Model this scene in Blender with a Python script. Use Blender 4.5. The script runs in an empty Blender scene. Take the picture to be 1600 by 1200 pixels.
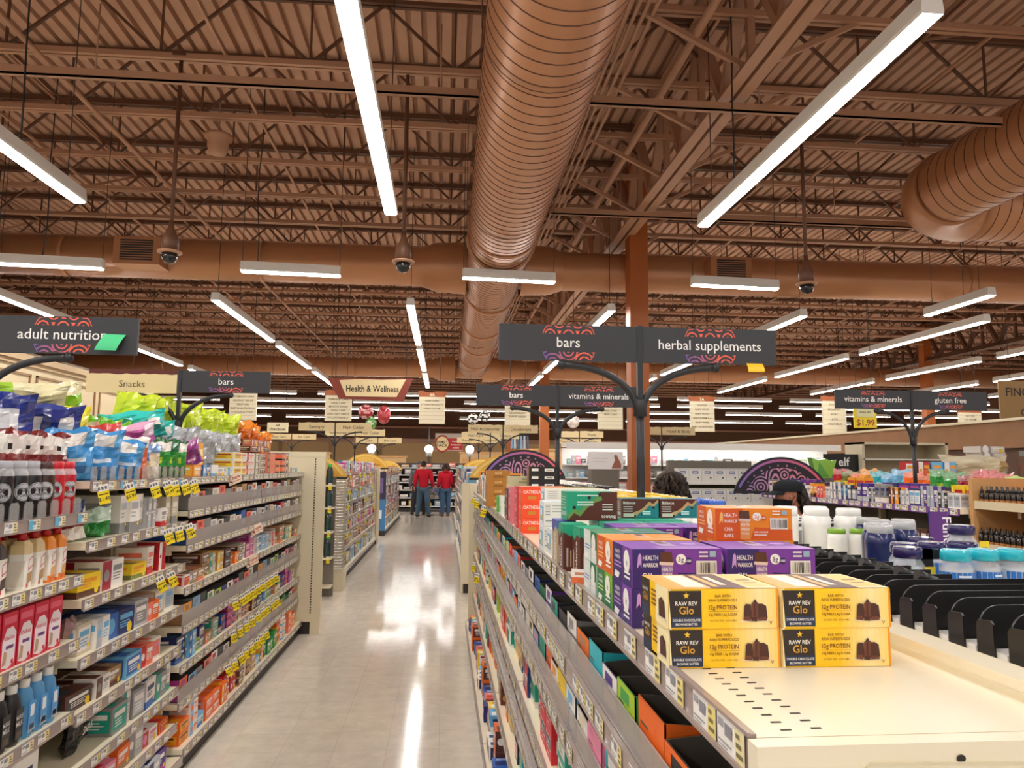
import bpy, math, random
from mathutils import Vector, Matrix
SC = bpy.context.scene
COL = bpy.context.collection
PI = math.pi

# ---------------------------------------------------------------- camera
cam = bpy.data.cameras.new('camera'); cam_o = bpy.data.objects.new('camera', cam); COL.objects.link(cam_o)
cam.sensor_width = 36.0; cam.lens = 36.0 * 1155.0 / 1600.0; cam.clip_start = 0.05; cam.clip_end = 200
CAM_R = Matrix(((0.99583395, -0.01792501, -0.08940606), (-0.09083933, -0.10969277, -0.9898059), (0.00793508, 0.9938039, -0.11086408)))
cam_o.matrix_world = Matrix.Translation((0, 0, 1.65)) @ CAM_R.to_4x4()
SC.camera = cam_o

# ---------------------------------------------------------------- world, exposure
W = bpy.data.worlds.new('world'); SC.world = W; W.use_nodes = True
W.node_tree.nodes['Background'].inputs[0].default_value = (1.0, 0.96, 0.92, 1)
W.node_tree.nodes['Background'].inputs[1].default_value = 0.5  # added ambient fill, entering where the store is open behind the camera
SC.view_settings.view_transform = 'Standard'; SC.view_settings.look = 'None'
SC.view_settings.gamma = 1.0; SC.view_settings.use_curve_mapping = False
SC.view_settings.exposure = 0.55
LAMP_POWER = 30.0
SC.cycles.use_denoising = True
SC.cycles.max_bounces = 7; SC.cycles.diffuse_bounces = 4; SC.cycles.glossy_bounces = 3
SC.cycles.transparent_max_bounces = 12; SC.cycles.caustics_reflective = False; SC.cycles.caustics_refractive = False
SC.cycles.sample_clamp_indirect = 6.0

# ---------------------------------------------------------------- colours
def lin(h):
    def f(c):
        c /= 255.0
        return c / 12.92 if c <= 0.04045 else ((c + 0.055) / 1.055) ** 2.4
    return (f((h >> 16) & 255), f((h >> 8) & 255), f(h & 255))
HEX = dict(white=0xefeae4, cream=0xe9dcbb, red=0xc8202a, crimson=0x9c1430, orange=0xee6a18, amber=0xf2a01e, yellow=0xf4cf22, lime=0xa9c82b,
           green=0x2f9a44, dark_green=0x0f6b42, teal=0x1aa08c, turquoise=0x2bb6c4, light_blue=0x6cb4e0, blue=0x2563b4, navy=0x1b2a66, purple=0x6a35a0,
           violet=0x4a2a86, magenta=0xb23a92, pink=0xe887a8, brown=0x5a2f22, tan=0xc79a62, black=0x18181a, grey=0x8b8a8a, silver=0xb9bcc2, salmon=0xef7a62,
           dark_red=0x6e1620, olive=0x7e8440, kraft=0xa9825a, beige=0xcbbfa6, charcoal=0x34343a)
K = {k: lin(v) for k, v in HEX.items()}
def mix(a, b, t): return tuple(a[i] * (1 - t) + b[i] * t for i in range(3))

# ---------------------------------------------------------------- materials
def new_mat(name):
    m = bpy.data.materials.new(name); m.use_nodes = True
    return m, m.node_tree.nodes, m.node_tree.links, m.node_tree.nodes['Principled BSDF']
def mat(name, c, rough=0.5, metal=0.0, noise=0.0, scale=20.0, bump=0.0, coat=0.0, spec=0.5):
    m, n, l, b = new_mat(name)
    b.inputs['Roughness'].default_value = rough; b.inputs['Metallic'].default_value = metal
    b.inputs['Coat Weight'].default_value = coat; b.inputs['Specular IOR Level'].default_value = spec
    if noise or bump:
        tc = n.new('ShaderNodeTexCoord'); t = n.new('ShaderNodeTexNoise'); t.inputs['Scale'].default_value = scale; t.inputs['Detail'].default_value = 4
        l.new(tc.outputs['Object'], t.inputs['Vector'])
        if noise:
            r = n.new('ShaderNodeMix'); r.data_type = 'RGBA'
            r.inputs['A'].default_value = (*[x * (1 - noise) for x in c], 1); r.inputs['B'].default_value = (*[min(1, x * (1 + noise)) for x in c], 1)
            l.new(t.outputs['Fac'], r.inputs['Factor']); l.new(r.outputs['Result'], b.inputs['Base Color'])
        else: b.inputs['Base Color'].default_value = (*c, 1)
        if bump:
            bp = n.new('ShaderNodeBump'); bp.inputs['Strength'].default_value = bump; bp.inputs['Distance'].default_value = 0.004
            l.new(t.outputs['Fac'], bp.inputs['Height']); l.new(bp.outputs['Normal'], b.inputs['Normal'])
    else: b.inputs['Base Color'].default_value = (*c, 1)
    return m
def colour_mat(name, rough, coat=0.0, metal=0.0, bump=0.0, bscale=60, spec=0.5, trans=0.0):
    """reads the printed colour of each face"""
    m, n, l, b = new_mat(name)
    a = n.new('ShaderNodeAttribute'); a.attribute_name = 'Col'; l.new(a.outputs['Color'], b.inputs['Base Color'])
    b.inputs['Roughness'].default_value = rough; b.inputs['Coat Weight'].default_value = coat; b.inputs['Metallic'].default_value = metal
    b.inputs['Specular IOR Level'].default_value = spec; b.inputs['Transmission Weight'].default_value = trans
    if bump:
        tc = n.new('ShaderNodeTexCoord'); t = n.new('ShaderNodeTexNoise'); t.inputs['Scale'].default_value = bscale; t.inputs['Detail'].default_value = 2
        bp = n.new('ShaderNodeBump'); bp.inputs['Strength'].default_value = bump; bp.inputs['Distance'].default_value = 0.006
        l.new(tc.outputs['Object'], t.inputs['Vector']); l.new(t.outputs['Fac'], bp.inputs['Height']); l.new(bp.outputs['Normal'], b.inputs['Normal'])
    return m
PRINT = colour_mat('printed_carton', 0.42)
GLOSS = colour_mat('glossy_plastic', 0.22, coat=0.3)
FILM = colour_mat('snack_film', 0.22, bump=0.75, bscale=24, coat=0.3)
PAINT = colour_mat('painted_metal', 0.45)
SIGN = colour_mat('sign_board', 0.55)
CLOTH = colour_mat('cloth', 0.9, bump=0.3, bscale=45, spec=0.2)
def emit_mat(name, c, s):
    m, n, l, b = new_mat(name); b.inputs['Base Color'].default_value = (0.9, 0.9, 0.9, 1)
    b.inputs['Emission Color'].default_value = (*c, 1); b.inputs['Emission Strength'].default_value = s
    return m
LAMP = emit_mat('lamp_diffuser', (1.0, 0.975, 0.935), LAMP_POWER)
GLOBE = emit_mat('globe_glow', (1.0, 0.96, 0.9), 4.0)
def clear_mat(name, tint, alpha, rough=0.12):
    m, n, l, b = new_mat(name); o = n['Material Output']
    t = n.new('ShaderNodeBsdfTransparent'); g = n.new('ShaderNodeMixShader'); b.inputs['Base Color'].default_value = (*tint, 1); b.inputs['Roughness'].default_value = rough
    g.inputs[0].default_value = alpha; l.new(t.outputs[0], g.inputs[1]); l.new(b.outputs[0], g.inputs[2]); l.new(g.outputs[0], o.inputs['Surface'])
    return m
ACRYL = clear_mat('clear_acrylic', (0.46, 0.41, 0.38), 0.60, 0.14)
TABS = clear_mat('smoky_tab', (0.5, 0.49, 0.48), 0.38, 0.1)
CLEAR = clear_mat('clear_plastic', (0.8, 0.84, 0.9), 0.35, 0.06)
DECK = mat('brown_roof_deck', lin(0xc69c82), 0.6, noise=0.12, scale=3)
STEEL = mat('brown_painted_steel', lin(0x64402b), 0.5, noise=0.1, scale=5)
STEELL = mat('light_brown_steel', lin(0xb08468), 0.45, noise=0.08, scale=5)
def duct_mat():
    m, n, l, b = new_mat('brown_spiral_duct')
    b.inputs['Base Color'].default_value = (*lin(0xb47e58), 1); b.inputs['Roughness'].default_value = 0.33; b.inputs['Metallic'].default_value = 0.25
    return m
DUCT = duct_mat()
SEAM = mat('duct_seam', lin(0x5c3524), .5)
WALLB = mat('dark_brown_wall', lin(0x5e3a22), 0.7, noise=0.1, scale=2)
TANW = mat('tan_wall', lin(0xc9a878), 0.7, noise=0.06, scale=2)
CREAM = mat('cream_metal', lin(0xdcd0b2), 0.38, noise=0.03, scale=8)
LEDGE = mat('ivory_shelf_metal', lin(0xece2c8), 0.3, noise=0.03, scale=10, coat=0.15)
GREYB = mat('grey_brown_backing', lin(0x6f675e), 0.6, noise=0.06, scale=12)
RAIL = mat('taupe_price_channel', lin(0x9b8a84), 0.3, noise=0.05, scale=40, coat=0.4)
BLACKM = mat('black_metal', lin(0x26262a), 0.45)
BLACKP = mat('black_plastic', lin(0x1c1b1c), 0.38, noise=0.08, scale=30)
DARKS = mat('dark_kick', lin(0x2a211d), 0.6)
COLUMN = mat('rust_orange_column', lin(0xa85a22), 0.5, noise=0.06, scale=4)
WOODV = mat('reddish_wood_valance', lin(0x8c6038), 0.5, noise=0.22, scale=3)
LIGHTWOOD = mat('light_maple', lin(0xc99862), 0.5, noise=0.15, scale=6)
WHITEM = mat('white_metal', lin(0xe8e6e2), 0.4)
def floor_mat():
    m, n, l, b = new_mat('glossy_cream_tile')
    tc = n.new('ShaderNodeTexCoord'); br = n.new('ShaderNodeTexBrick')
    br.offset = 0.0; br.inputs['Scale'].default_value = 1.0; br.inputs['Mortar Size'].default_value = 0.0018; br.inputs['Brick Width'].default_value = 0.305; br.inputs['Row Height'].default_value = 0.305
    br.inputs['Color1'].default_value = (*lin(0xe4dacb), 1); br.inputs['Color2'].default_value = (*lin(0xded3c3), 1); br.inputs['Mortar'].default_value = (*lin(0xcec2b1), 1)
    l.new(tc.outputs['Object'], br.inputs['Vector'])
    ns = n.new('ShaderNodeTexNoise'); ns.inputs['Scale'].default_value = 9; ns.inputs['Detail'].default_value = 8; ns.inputs['Roughness'].default_value = 0.7
    l.new(tc.outputs['Object'], ns.inputs['Vector'])
    rp = n.new('ShaderNodeMapRange'); rp.inputs['From Min'].default_value = 0.3; rp.inputs['From Max'].default_value = 0.7; rp.inputs['To Min'].default_value = 0.86; rp.inputs['To Max'].default_value = 1.07
    l.new(ns.outputs['Fac'], rp.inputs['Value'])
    mx = n.new('ShaderNodeVectorMath'); mx.operation = 'MULTIPLY'; l.new(br.outputs['Color'], mx.inputs[0]); l.new(rp.outputs['Result'], mx.inputs[1])
    l.new(mx.outputs[0], b.inputs['Base Color']); b.inputs['Roughness'].default_value = 0.10; b.inputs['Specular IOR Level'].default_value = 0.45
    bp = n.new('ShaderNodeBump'); bp.inputs['Strength'].default_value = 0.05; bp.inputs['Distance'].default_value = 0.006
    n2 = n.new('ShaderNodeTexNoise'); n2.inputs['Scale'].default_value = 4.0; l.new(tc.outputs['Object'], n2.inputs['Vector'])
    l.new(n2.outputs['Fac'], bp.inputs['Height']); l.new(bp.outputs['Normal'], b.inputs['Normal'])
    return m
FLOOR = floor_mat()

# ---------------------------------------------------------------- mesh builder
TEXT_CACHE = {}
def text_mesh(s0, bold=.014):
    s = (s0, bold)
    if s not in TEXT_CACHE:
        c = bpy.data.curves.new('lettering', 'FONT'); c.body = s0; c.resolution_u = 2; c.size = 1.0; c.offset = bold
        o = bpy.data.objects.new('lettering', c); COL.objects.link(o)
        me = bpy.data.meshes.new_from_object(o)
        vs = [(v.co.x, v.co.y) for v in me.vertices]; fs = [tuple(p.vertices) for p in me.polygons]
        bpy.data.objects.remove(o); bpy.data.curves.remove(c); bpy.data.meshes.remove(me)
        x0 = min(v[0] for v in vs); x1 = max(v[0] for v in vs)
        vs = [(v[0] - x0, v[1]) for v in vs]
        TEXT_CACHE[s] = (vs, fs, x1 - x0)
    return TEXT_CACHE[s]
class MB:
    def __init__(s): s.v = []; s.f = []; s.c = []; s.mi = []; s.sm = []; s.col = (.8, .8, .8); s.m = 0; s.smooth = False
    def face(s, idx, col=None):
        s.f.append(tuple(idx)); s.c.append(col or s.col); s.mi.append(s.m); s.sm.append(s.smooth)
    def add(s, pts):
        b = len(s.v); s.v.extend(tuple(p) for p in pts); return b
    def poly(s, pts, col=None):
        b = s.add(pts); s.face(range(b, b + len(pts)), col)
    def box(s, x0, x1, y0, y1, z0, z1, col=None, skip=''):
        b = s.add([(x0, y0, z0), (x1, y0, z0), (x1, y1, z0), (x0, y1, z0), (x0, y0, z1), (x1, y0, z1), (x1, y1, z1), (x0, y1, z1)])
        for k, q in zip('DUFRBL', ((3, 2, 1, 0), (4, 5, 6, 7), (0, 1, 5, 4), (1, 2, 6, 5), (2, 3, 7, 6), (3, 0, 4, 7))):
            if k not in skip: s.face([b + i for i in q], col)
    def beam(s, p, q, w, h, col=None):
        p = Vector(p); q = Vector(q); d = (q - p).normalized(); up = Vector((0, 0, 1)) if abs(d.z) < .95 else Vector((0, 1, 0))
        a = d.cross(up).normalized(); u = a.cross(d)
        c = [(-w / 2, -h / 2), (w / 2, -h / 2), (w / 2, h / 2), (-w / 2, h / 2)]
        b = s.add([p + a * x + u * y for x, y in c] + [q + a * x + u * y for x, y in c])
        for f in ((0, 1, 5, 4), (1, 2, 6, 5), (2, 3, 7, 6), (3, 0, 4, 7), (3, 2, 1, 0), (4, 5, 6, 7)): s.face([b + i for i in f], col)
    def tube(s, path, r, n=6, col=None, caps=True):
        path = [Vector(p) for p in path]; rings = []; sm = s.smooth; s.smooth = True
        rr = r if isinstance(r, (list, tuple)) else [r] * len(path)
        a = None
        for i, p in enumerate(path):
            d = (path[min(i + 1, len(path) - 1)] - path[max(i - 1, 0)]).normalized()
            if a is None:
                up = Vector((0, 0, 1)) if abs(d.z) < .9 else Vector((1, 0, 0)); a = d.cross(up).normalized()
            else: a = (a - d * a.dot(d)).normalized()
            u = d.cross(a)
            rings.append(s.add([p + (a * math.cos(2 * PI * k / n) + u * math.sin(2 * PI * k / n)) * rr[i] for k in range(n)]))
        for i in range(len(path) - 1):
            for k in range(n):
                s.face([rings[i] + k, rings[i] + (k + 1) % n, rings[i + 1] + (k + 1) % n, rings[i + 1] + k], col)
        s.smooth = sm
        if caps:
            s.face([rings[0] + k for k in range(n)][::-1], col); s.face([rings[-1] + k for k in range(n)], col)
    def lathe(s, prof, n=16, c=(0, 0, 0), sy=1.0, col=None):
        """prof: (radius, z[, colour of the band above])"""
        sm = s.smooth; s.smooth = True; rings = []
        for p in prof: rings.append(s.add([(c[0] + p[0] * math.cos(2 * PI * k / n), c[1] + p[0] * sy * math.sin(2 * PI * k / n), c[2] + p[1]) for k in range(n)]))
        for i in range(len(prof) - 1):
            cc = prof[i][2] if len(prof[i]) > 2 else col
            for k in range(n): s.face([rings[i] + k, rings[i] + (k + 1) % n, rings[i + 1] + (k + 1) % n, rings[i + 1] + k], cc)
        s.smooth = False
        if prof[-1][0] > 1e-4: s.face([rings[-1] + k for k in range(n)], prof[-1][2] if len(prof[-1]) > 2 else col)
        if prof[0][0] > 1e-4: s.face([rings[0] + k for k in range(n)][::-1], col)
        s.smooth = sm
    def sphere(s, c, r, n=12, m=8, col=None, sz=1.0):
        s.lathe([(max(1e-5, r * math.sin(PI * i / m)), -r * sz * math.cos(PI * i / m)) for i in range(m + 1)], n, c, col=col)
    def text(s, t, o, ux, uy, size, col, align='C', squeeze=None, bold=.014):
        """o: anchor on the baseline; ux, uy: unit vectors along and up the writing"""
        if not t: return
        vs, fs, w = text_mesh(t, bold); o = Vector(o); ux = Vector(ux); uy = Vector(uy); k = size
        kx = size if not squeeze else min(size, squeeze / max(w, 1e-6))
        off = {'C': -w / 2, 'L': 0, 'R': -w}[align]
        b = s.add([o + ux * ((x + off) * kx) + uy * (y * k) for x, y in vs])
        for f in fs: s.face([b + i for i in f], col)
    def mesh(s, name):
        me = bpy.data.meshes.new(name); me.from_pydata(s.v, [], s.f)
        me.polygons.foreach_set('material_index', s.mi); me.polygons.foreach_set('use_smooth', s.sm)
        a = me.color_attributes.new('Col', 'FLOAT_COLOR', 'CORNER'); d = []
        for p, c in zip(s.f, s.c): d.extend((c[0], c[1], c[2], 1.0) * len(p))
        a.data.foreach_set('color', d); me.update()
        return me
    def build(s, name, mats, parent=None, loc=(0, 0, 0), rz=0.0):
        me = s.mesh(name)
        for m in (mats if isinstance(mats, (list, tuple)) else [mats]): me.materials.append(m)
        return put(name, me, parent, loc, rz)
def put(name, me, parent=None, loc=(0, 0, 0), rz=0.0):
    o = bpy.data.objects.new(name, me); COL.objects.link(o); o.location = loc; o.rotation_euler = (0, 0, rz)
    if parent is not None: o.parent = parent
    return o
def tag(o, label=None, cat=None, group=None, kind=None):
    if label: o['label'] = label
    if cat: o['category'] = cat
    if group: o['group'] = group
    if kind: o['kind'] = kind
    return o
def empty(name, label, cat, loc=(0, 0, 0), rz=0.0, group=None):
    o = bpy.data.objects.new(name, None); COL.objects.link(o); o.location = loc; o.rotation_euler = (0, 0, rz)
    return tag(o, label, cat, group)
def dup(o, loc, rz=None, parent=None):
    c = o.copy(); COL.objects.link(c); c.location = loc
    if rz is not None: c.rotation_euler = (0, 0, rz)
    c.parent = parent
    for ch in list(o.children):
        dup(ch, ch.location, None, c)
    return c
ORD = ['first', 'second', 'third', 'fourth', 'fifth', 'sixth', 'seventh', 'eighth', 'ninth', 'tenth', 'eleventh', 'twelfth', 'thirteenth', 'fourteenth', 'fifteenth',
       'sixteenth', 'seventeenth', 'eighteenth', 'nineteenth', 'twentieth'] + ['twenty-' + x for x in ('first', 'second', 'third', 'fourth', 'fifth', 'sixth', 'seventh', 'eighth', 'ninth')] + ['thirtieth'] + \
      ['thirty-' + x for x in ('first', 'second', 'third', 'fourth', 'fifth', 'sixth', 'seventh', 'eighth', 'ninth')]
def structure(name, mb, m, **k): return tag(mb.build(name, m, **k), kind='structure')

# ================================================================ THE BUILDING
m = MB(); m.poly([(-14, -6, 0), (27, -6, 0), (27, 46, 0), (-14, 46, 0)]); structure('floor', m, FLOOR)
# corrugated roof deck, ribs along Y
m = MB(); DZ = 6.78; x = -14.0; P = 0.178
while x < 27:
    a, b2, c2, d2 = x, x + .112, x + .122, x + .168
    e = x + P
    for (xa, za), (xb, zb) in (((a, DZ), (b2, DZ)), ((b2, DZ), (c2, DZ + .08)), ((c2, DZ + .08), (d2, DZ + .08)), ((d2, DZ + .08), (e, DZ))):
        m.poly([(xa, -6, za), (xa, 46, za), (xb, 46, zb), (xb, -6, zb)])
    x = e
structure('ceiling', m, DECK)
m = MB(); m.poly([(-14, 46, 0), (27, 46, 0), (27, 46, 3.1), (-14, 46, 3.1)][::-1]); structure('wall_back', m, TANW)
m = MB(); m.poly([(-14, 46, 3.1), (27, 46, 3.1), (27, 46, 6.8), (-14, 46, 6.8)][::-1]); structure('wall_back_upper', m, WALLB)
m = MB(); m.poly([(-14, -6, 0), (-14, 46, 0), (-14, 46, 6.8), (-14, -6, 6.8)][::-1]); structure('wall_west', m, WALLB)
m = MB(); m.poly([(27, -6, 0), (27, 46, 0), (27, 46, 6.8), (27, -6, 6.8)]); structure('wall_east', m, WALLB)
m = MB(); m.box(-14, 27, 45.9, 46, 3.05, 3.3); m.box(-14, 27, 45.88, 46, 3.95, 4.05); structure('trim_1', m, STEELL)
m = MB()
for k in range(14): m.box(-13 + k * 3, -12.8 + k * 3, 45.9, 46, 0, 3.05)
structure('trim_2', m, mat('wall_batten', lin(0xa88458), .6))

# open-web joists along X, one object each
def joist_mesh():
    m = MB()
    for z, h in ((6.72, .07), (5.95, .06)):
        m.m = 1 if z < 6.2 else 0  # bottom chord paler than webs and top chord: light on it painted in
        m.box(-14, 27, -.055, -.012, z - h / 2, z + h / 2); m.box(-14, 27, .012, .055, z - h / 2, z + h / 2)
    m.m = 0; x = -14.0; up = True
    while x < 26.5:
        z0, z1 = (5.97, 6.7) if up else (6.7, 5.97)
        m.beam((x, 0, z0), (x + .78, 0, z1), .03, .03)
        if up: m.beam((x, 0, 5.97), (x, 0, 6.7), .022, .022)
        x += .78; up = not up
    return m
jm = joist_mesh().mesh('ceiling_joist'); jm.materials.append(STEEL); jm.materials.append(STEELL)
for k in range(-5, 28):
    tag(put('ceiling_joist_beam', jm, loc=(0, 7.74 + 1.34 * k, 0)), kind='structure')
# bridging rods and conduits that run along Y
def along(name, x, z, y0, y1, r, mt, label, cat, group=None):
    m = MB(); m.tube([(x, y0, z), (x, y1, z)], r, 6); return tag(m.build(name, mt), label, cat, group)
for i, x in enumerate((-11.5, -8.6, -5.6, -2.4, 5.4, 8.4, 11.6, 15.0)):
    m = MB(); m.beam((x, -6, 5.99), (x, 46, 5.99), .03, .03); m.beam((x + .12, -6, 6.68), (x + .12, 46, 6.68), .03, .03)
    for k in range(-4, 28):
        yy = 7.74 + 1.34 * k
        if k % 2: m.beam((x, yy, 5.99), (x + .12, yy + 1.34, 6.68), .03, .03)
    structure('bridging_beam', m, STEELL)
names4 = ['pipe beside the round duct', 'second pipe from the round duct', 'third pipe from the round duct', 'fourth pipe from the round duct']
for i in range(4):
    along('conduit_pipe', 1.62 + i * .085, 5.88, -5, 34, .022 if i else .035, STEELL, 'thin brown conduit, ' + names4[i] + ', under the joists', 'conduit', 'conduits beside the duct')
along('sprinkler_pipe', 2.30, 5.72, -5, 40, .045, STEELL, 'straight brown sprinkler pipe hung close to the big girder', 'pipe')
along('sprinkler_pipe', -4.2, 5.8, -5, 40, .03, STEELL, 'straight brown sprinkler pipe above the snack shelves', 'pipe')
# girder on the column line
for gx in (2.83, 16.5):
    m = MB()
    for x0, x1 in ((gx - .14, gx - .02), (gx + .02, gx + .14)):
        m.box(x0, x1, -6, 46, 5.34, 5.37); m.box(x0, x1, -6, 46, 6.6, 6.63)
    m.box(gx - .03, gx - .02, -6, 46, 5.37, 5.5); m.box(gx + .02, gx + .03, -6, 46, 5.37, 5.5)
    m.box(gx - .03, gx - .02, -6, 46, 6.46, 6.6); m.box(gx + .02, gx + .03, -6, 46, 6.46, 6.6)
    for k in range(-10, 30):
        y = 7.74 + 1.34 * k
        if -6 < y < 44:
            m.beam((gx, y, 6.55), (gx, y + .67, 5.42), .12, .08); m.beam((gx, y + .67, 5.42), (gx, y + 1.34, 6.55), .12, .08); m.beam((gx, y, 5.42), (gx, y, 6.55), .07, .07)
            if gx < 5:
                m.beam((gx + .05, y, 5.42), (gx + 1.1, y, 5.95), .05, .05); m.beam((gx - .05, y, 5.42), (gx - 1.1, y, 5.95), .05, .05)
    structure('girder_beam', m, STEELL if gx < 5 else STEEL)
for i, (cx, cy) in enumerate(((3.03, 11.4), (3.22, 23.9), (3.2, 36.5), (16.5, 11.4), (16.5, 23.9))):
    m = MB(); w = .147
    m.box(cx - w, cx + w, cy - w, cy - w + .03, 0, 6.6); m.box(cx - w, cx + w, cy + w - .03, cy + w, 0, 6.6); m.box(cx - .012, cx + .012, cy - w + .03, cy + w - .03, 0, 6.6)
    m.box(cx - w, cx - w + .02, cy - w + .03, cy + w - .03, 0, 6.6); m.box(cx + w - .02, cx + w, cy - w + .03, cy + w - .03, 0, 6.6)
    structure('column', m, COLUMN)
# struts hung below the joists
for (x0, x1, y, z) in ((-13.9, 5.7, 6.85, 5.2), (1.45, 12, 10.05, 5.2)):
    m = MB(); m.box(x0, x1, y - .03, y + .03, z, z + .02); m.box(x0, x1, y - .03, y - .02, z, z + .09); m.box(x0, x1, y + .02, y + .03, z, z + .09)
    for k in range(int((x1 - x0) / 3.2)): m.tube([(x0 + 1 + k * 3.2, y, z), (x0 + 1 + k * 3.2, y, 5.95)], .008, 4)
    tag(m.build('support_strut', STEELL), 'long brown channel strut hung below the joists ' + ('near the big round duct' if y < 8 else 'crossing in front of the column'), 'strut')

# ---------------------------------------------------------------- ducts
def spiral(mb, path_fn, s0, s1, R, pitch, seam=True):
    """a round duct with raised seams: path_fn(s) -> point, called along s0..s1"""
    pts = []; s = s0
    while s < s1: pts.append(path_fn(s)); s += pitch
    pts.append(path_fn(s1)); mb.tube(pts, R, 40); s = s0 + pitch; mb.m = 1
    while seam and s < s1 - .05:
        mb.tube([path_fn(s + q) for q in (-.006, -.0045, .0045, .006)], [R - .002, R + .004, R + .004, R - .002], 40, caps=False); s += pitch
    mb.m = 0
main = empty('air_duct', 'big brown spiral round duct running down the store above the aisle', 'duct', (0.68, 0, 4.73))
f = lambda s: (0.0075 * s - .03, s, 0)
m = MB(); spiral(m, f, -4, 9.1, .455, .145); m.build('duct_body', [DUCT, SEAM], main)
m = MB(); spiral(m, f, 9.1, 22.2, .445, .145); m.tube([f(22.2), f(22.35), f(22.48), f(22.55)], [.445, .40, .28, .05], 40); m.build('duct_body', [DUCT, SEAM], main)
for y in (9.1, 9.75, 12.6, 15.2, 17.5, 20):
    m = MB(); m.tube([f(y - .035), f(y - .03), f(y + .03), f(y + .035)], [.45, .475, .475, .45], 40, caps=False); m.build('joint_collar', DUCT, main)
for k, y in enumerate((2.2, 4.9, 8.3, 12.2, 16.3, 20.4)):
    m = MB(); m.tube([(-.47, y, 0), (-.47, y, 1.2)], .005, 4); m.tube([(.47, y, 0), (.47, y, 1.2)], .005, 4)
    m.tube([(.47 * math.cos(a * PI / 12), y, .47 * math.sin(a * PI / 12)) for a in range(12, 25)], .004, 4); m.build('hanger_strap', STEEL, main)
el = empty('air_duct', 'wide brown round duct that ends in a bent elbow near the wood valance', 'duct', (6.24, 0, 5.16))
def pe(s):
    if s < 8.35: return (0, s, 0)
    t = (s - 8.35) / .62
    if t < PI / 2: return (.62 - .62 * math.cos(t), 8.35 + .62 * math.sin(t), 0)
    return (.62 + (t - PI / 2) * .62, 8.97, 0)
m = MB(); spiral(m, pe, -4, 8.35, .455, .16); m.build('duct_body', [DUCT, SEAM], el)
m = MB(); spiral(m, pe, 8.35, 8.35 + .62 * PI / 2, .475, .09, False); m.build('elbow', [DUCT, SEAM], el)
m = MB(); spiral(m, pe, 8.35 + .62 * PI / 2, 17.5, .455, .16); m.build('duct_body', [DUCT, SEAM], el)
for i, (y, z, R) in enumerate(((12.0, 4.91, .32), (24.5, 4.86, .31))):
    d = empty('air_duct', ('first' if i == 0 else 'second, more distant') + ' brown duct crossing the store from wall to wall under the joists', 'duct', (0, y, z))
    f = lambda s: (s, 0, 0)
    m = MB(); m.tube([(-13.98, 0, 0), (26.98, 0, 0)], R, 28); m.build('duct_body', [DUCT, SEAM], d)
    for x in range(-12, 27, 3):
        m = MB(); m.tube([(x, 0, 0), (x + .05, 0, 0)], R + .012, 28, caps=False); m.build('joint_collar', DUCT, d)
    for sgn in (-1, 1):
        m = MB(); m.tube([(.75 + sgn * .45, 0, .0), (.75 + sgn * .95, 0, .0), (.75 + sgn * 1.15, 0, 0)], [.43, .40, R + .01], 28, caps=False)
        m.build('taper_collar', DUCT, d)
    for x in ((-4.7, 4.6) if i == 0 else ()):
        m = MB(); m.box(x - .34, x + .34, -.62, -.2, -.26, .16); v = m.build('vent_box', DUCT, d)
        m = MB()
        for k in range(9): m.box(x - .24, x + .24, -.628, -.618, -.2 + k * .037, -.18 + k * .037)
        m.build('grille', BLACKM, v)

# ---------------------------------------------------------------- strip lamps
LAMPS = []
def lamp(x0, y0, x1, y1, z=4.15, label='', n=1, rods=(-.8, .8)):
    d = Vector((x1 - x0, y1 - y0, 0)); ln = d.length; e = empty('strip_lamp', label, 'lamp', ((x0 + x1) / 2, (y0 + y1) / 2, z), math.atan2(d.y, d.x))
    h = ln / 2
    m = MB(); prof = [(-.062, .0), (-.068, .02), (-.055, .125), (.055, .125), (.068, .02), (.062, 0)]
    b = m.add([(-h, y, zz) for y, zz in prof] + [(h, y, zz) for y, zz in prof])
    for k in range(5): m.face([b + k, b + k + 1, b + k + 7, b + k + 6])
    m.face([b + k for k in range(6)][::-1]); m.face([b + 6 + k for k in range(6)])
    m.build('housing', WHITEM, e)
    for q in range(n):
        xa, xb = -h + .01 + (n_ := 2 * h / n) * q, -h - .01 + n_ * (q + 1)
        m = MB(); prof = [(-.055, .004), (-.045, -.014), (.045, -.014), (.055, .004)]
        b = m.add([(xa, y, zz) for y, zz in prof] + [(xb, y, zz) for y, zz in prof])
        for k in range(3): m.face([b + k, b + k + 4, b + k + 5, b + k + 1])
        m.face([b, b + 1, b + 2, b + 3]); m.face([b + 4, b + 5, b + 6, b + 7][::-1])
        m.build('diffuser', LAMP, e)
    for sx in rods:
        m = MB(); m.tube([(sx * h, 0, .125), (sx * h, 0, 6.79 - z)], .005, 4); m.build('hanger_rod', BLACKM, e)
    LAMPS.append(e); return e
rows = {-10.0: 'line behind the pharmacy front', -6.78: 'line over the pharmacy front', -3.55: 'line above the snack shelves', -0.575: 'line over the main aisle', 2.64: 'line past the big duct', 5.86: 'line by the elbow duct', 9.08: 'line over the wood valance', 12.3: 'line beyond the valance', 15.5: 'second line beyond the valance', 18.7: 'third line beyond the valance'}
for x, ph in rows.items():
    for i, (ya, yb) in enumerate(((-4.6, -1.0), (-.4, 3.2), (3.6, 7.25), (11.5, 15.3), (15.9, 19.5), (20.2, 23.8))):
        if x == 5.86 and i < 3: continue
        xx = x if x != 9.08 or i > 2 else 9.35
        if (x in (-10.0, 15.5, 18.7)) and i < 2: continue
        lamp(xx, ya, xx, yb, n=3, rods=(-.93, .86), label='white strip lamp of the %s, %s' % (ph, ['rearmost run', 'first run', 'run before the crosswise lamps', 'run after the crosswise lamps', 'middle distant run', 'last distant run'][i]))
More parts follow.
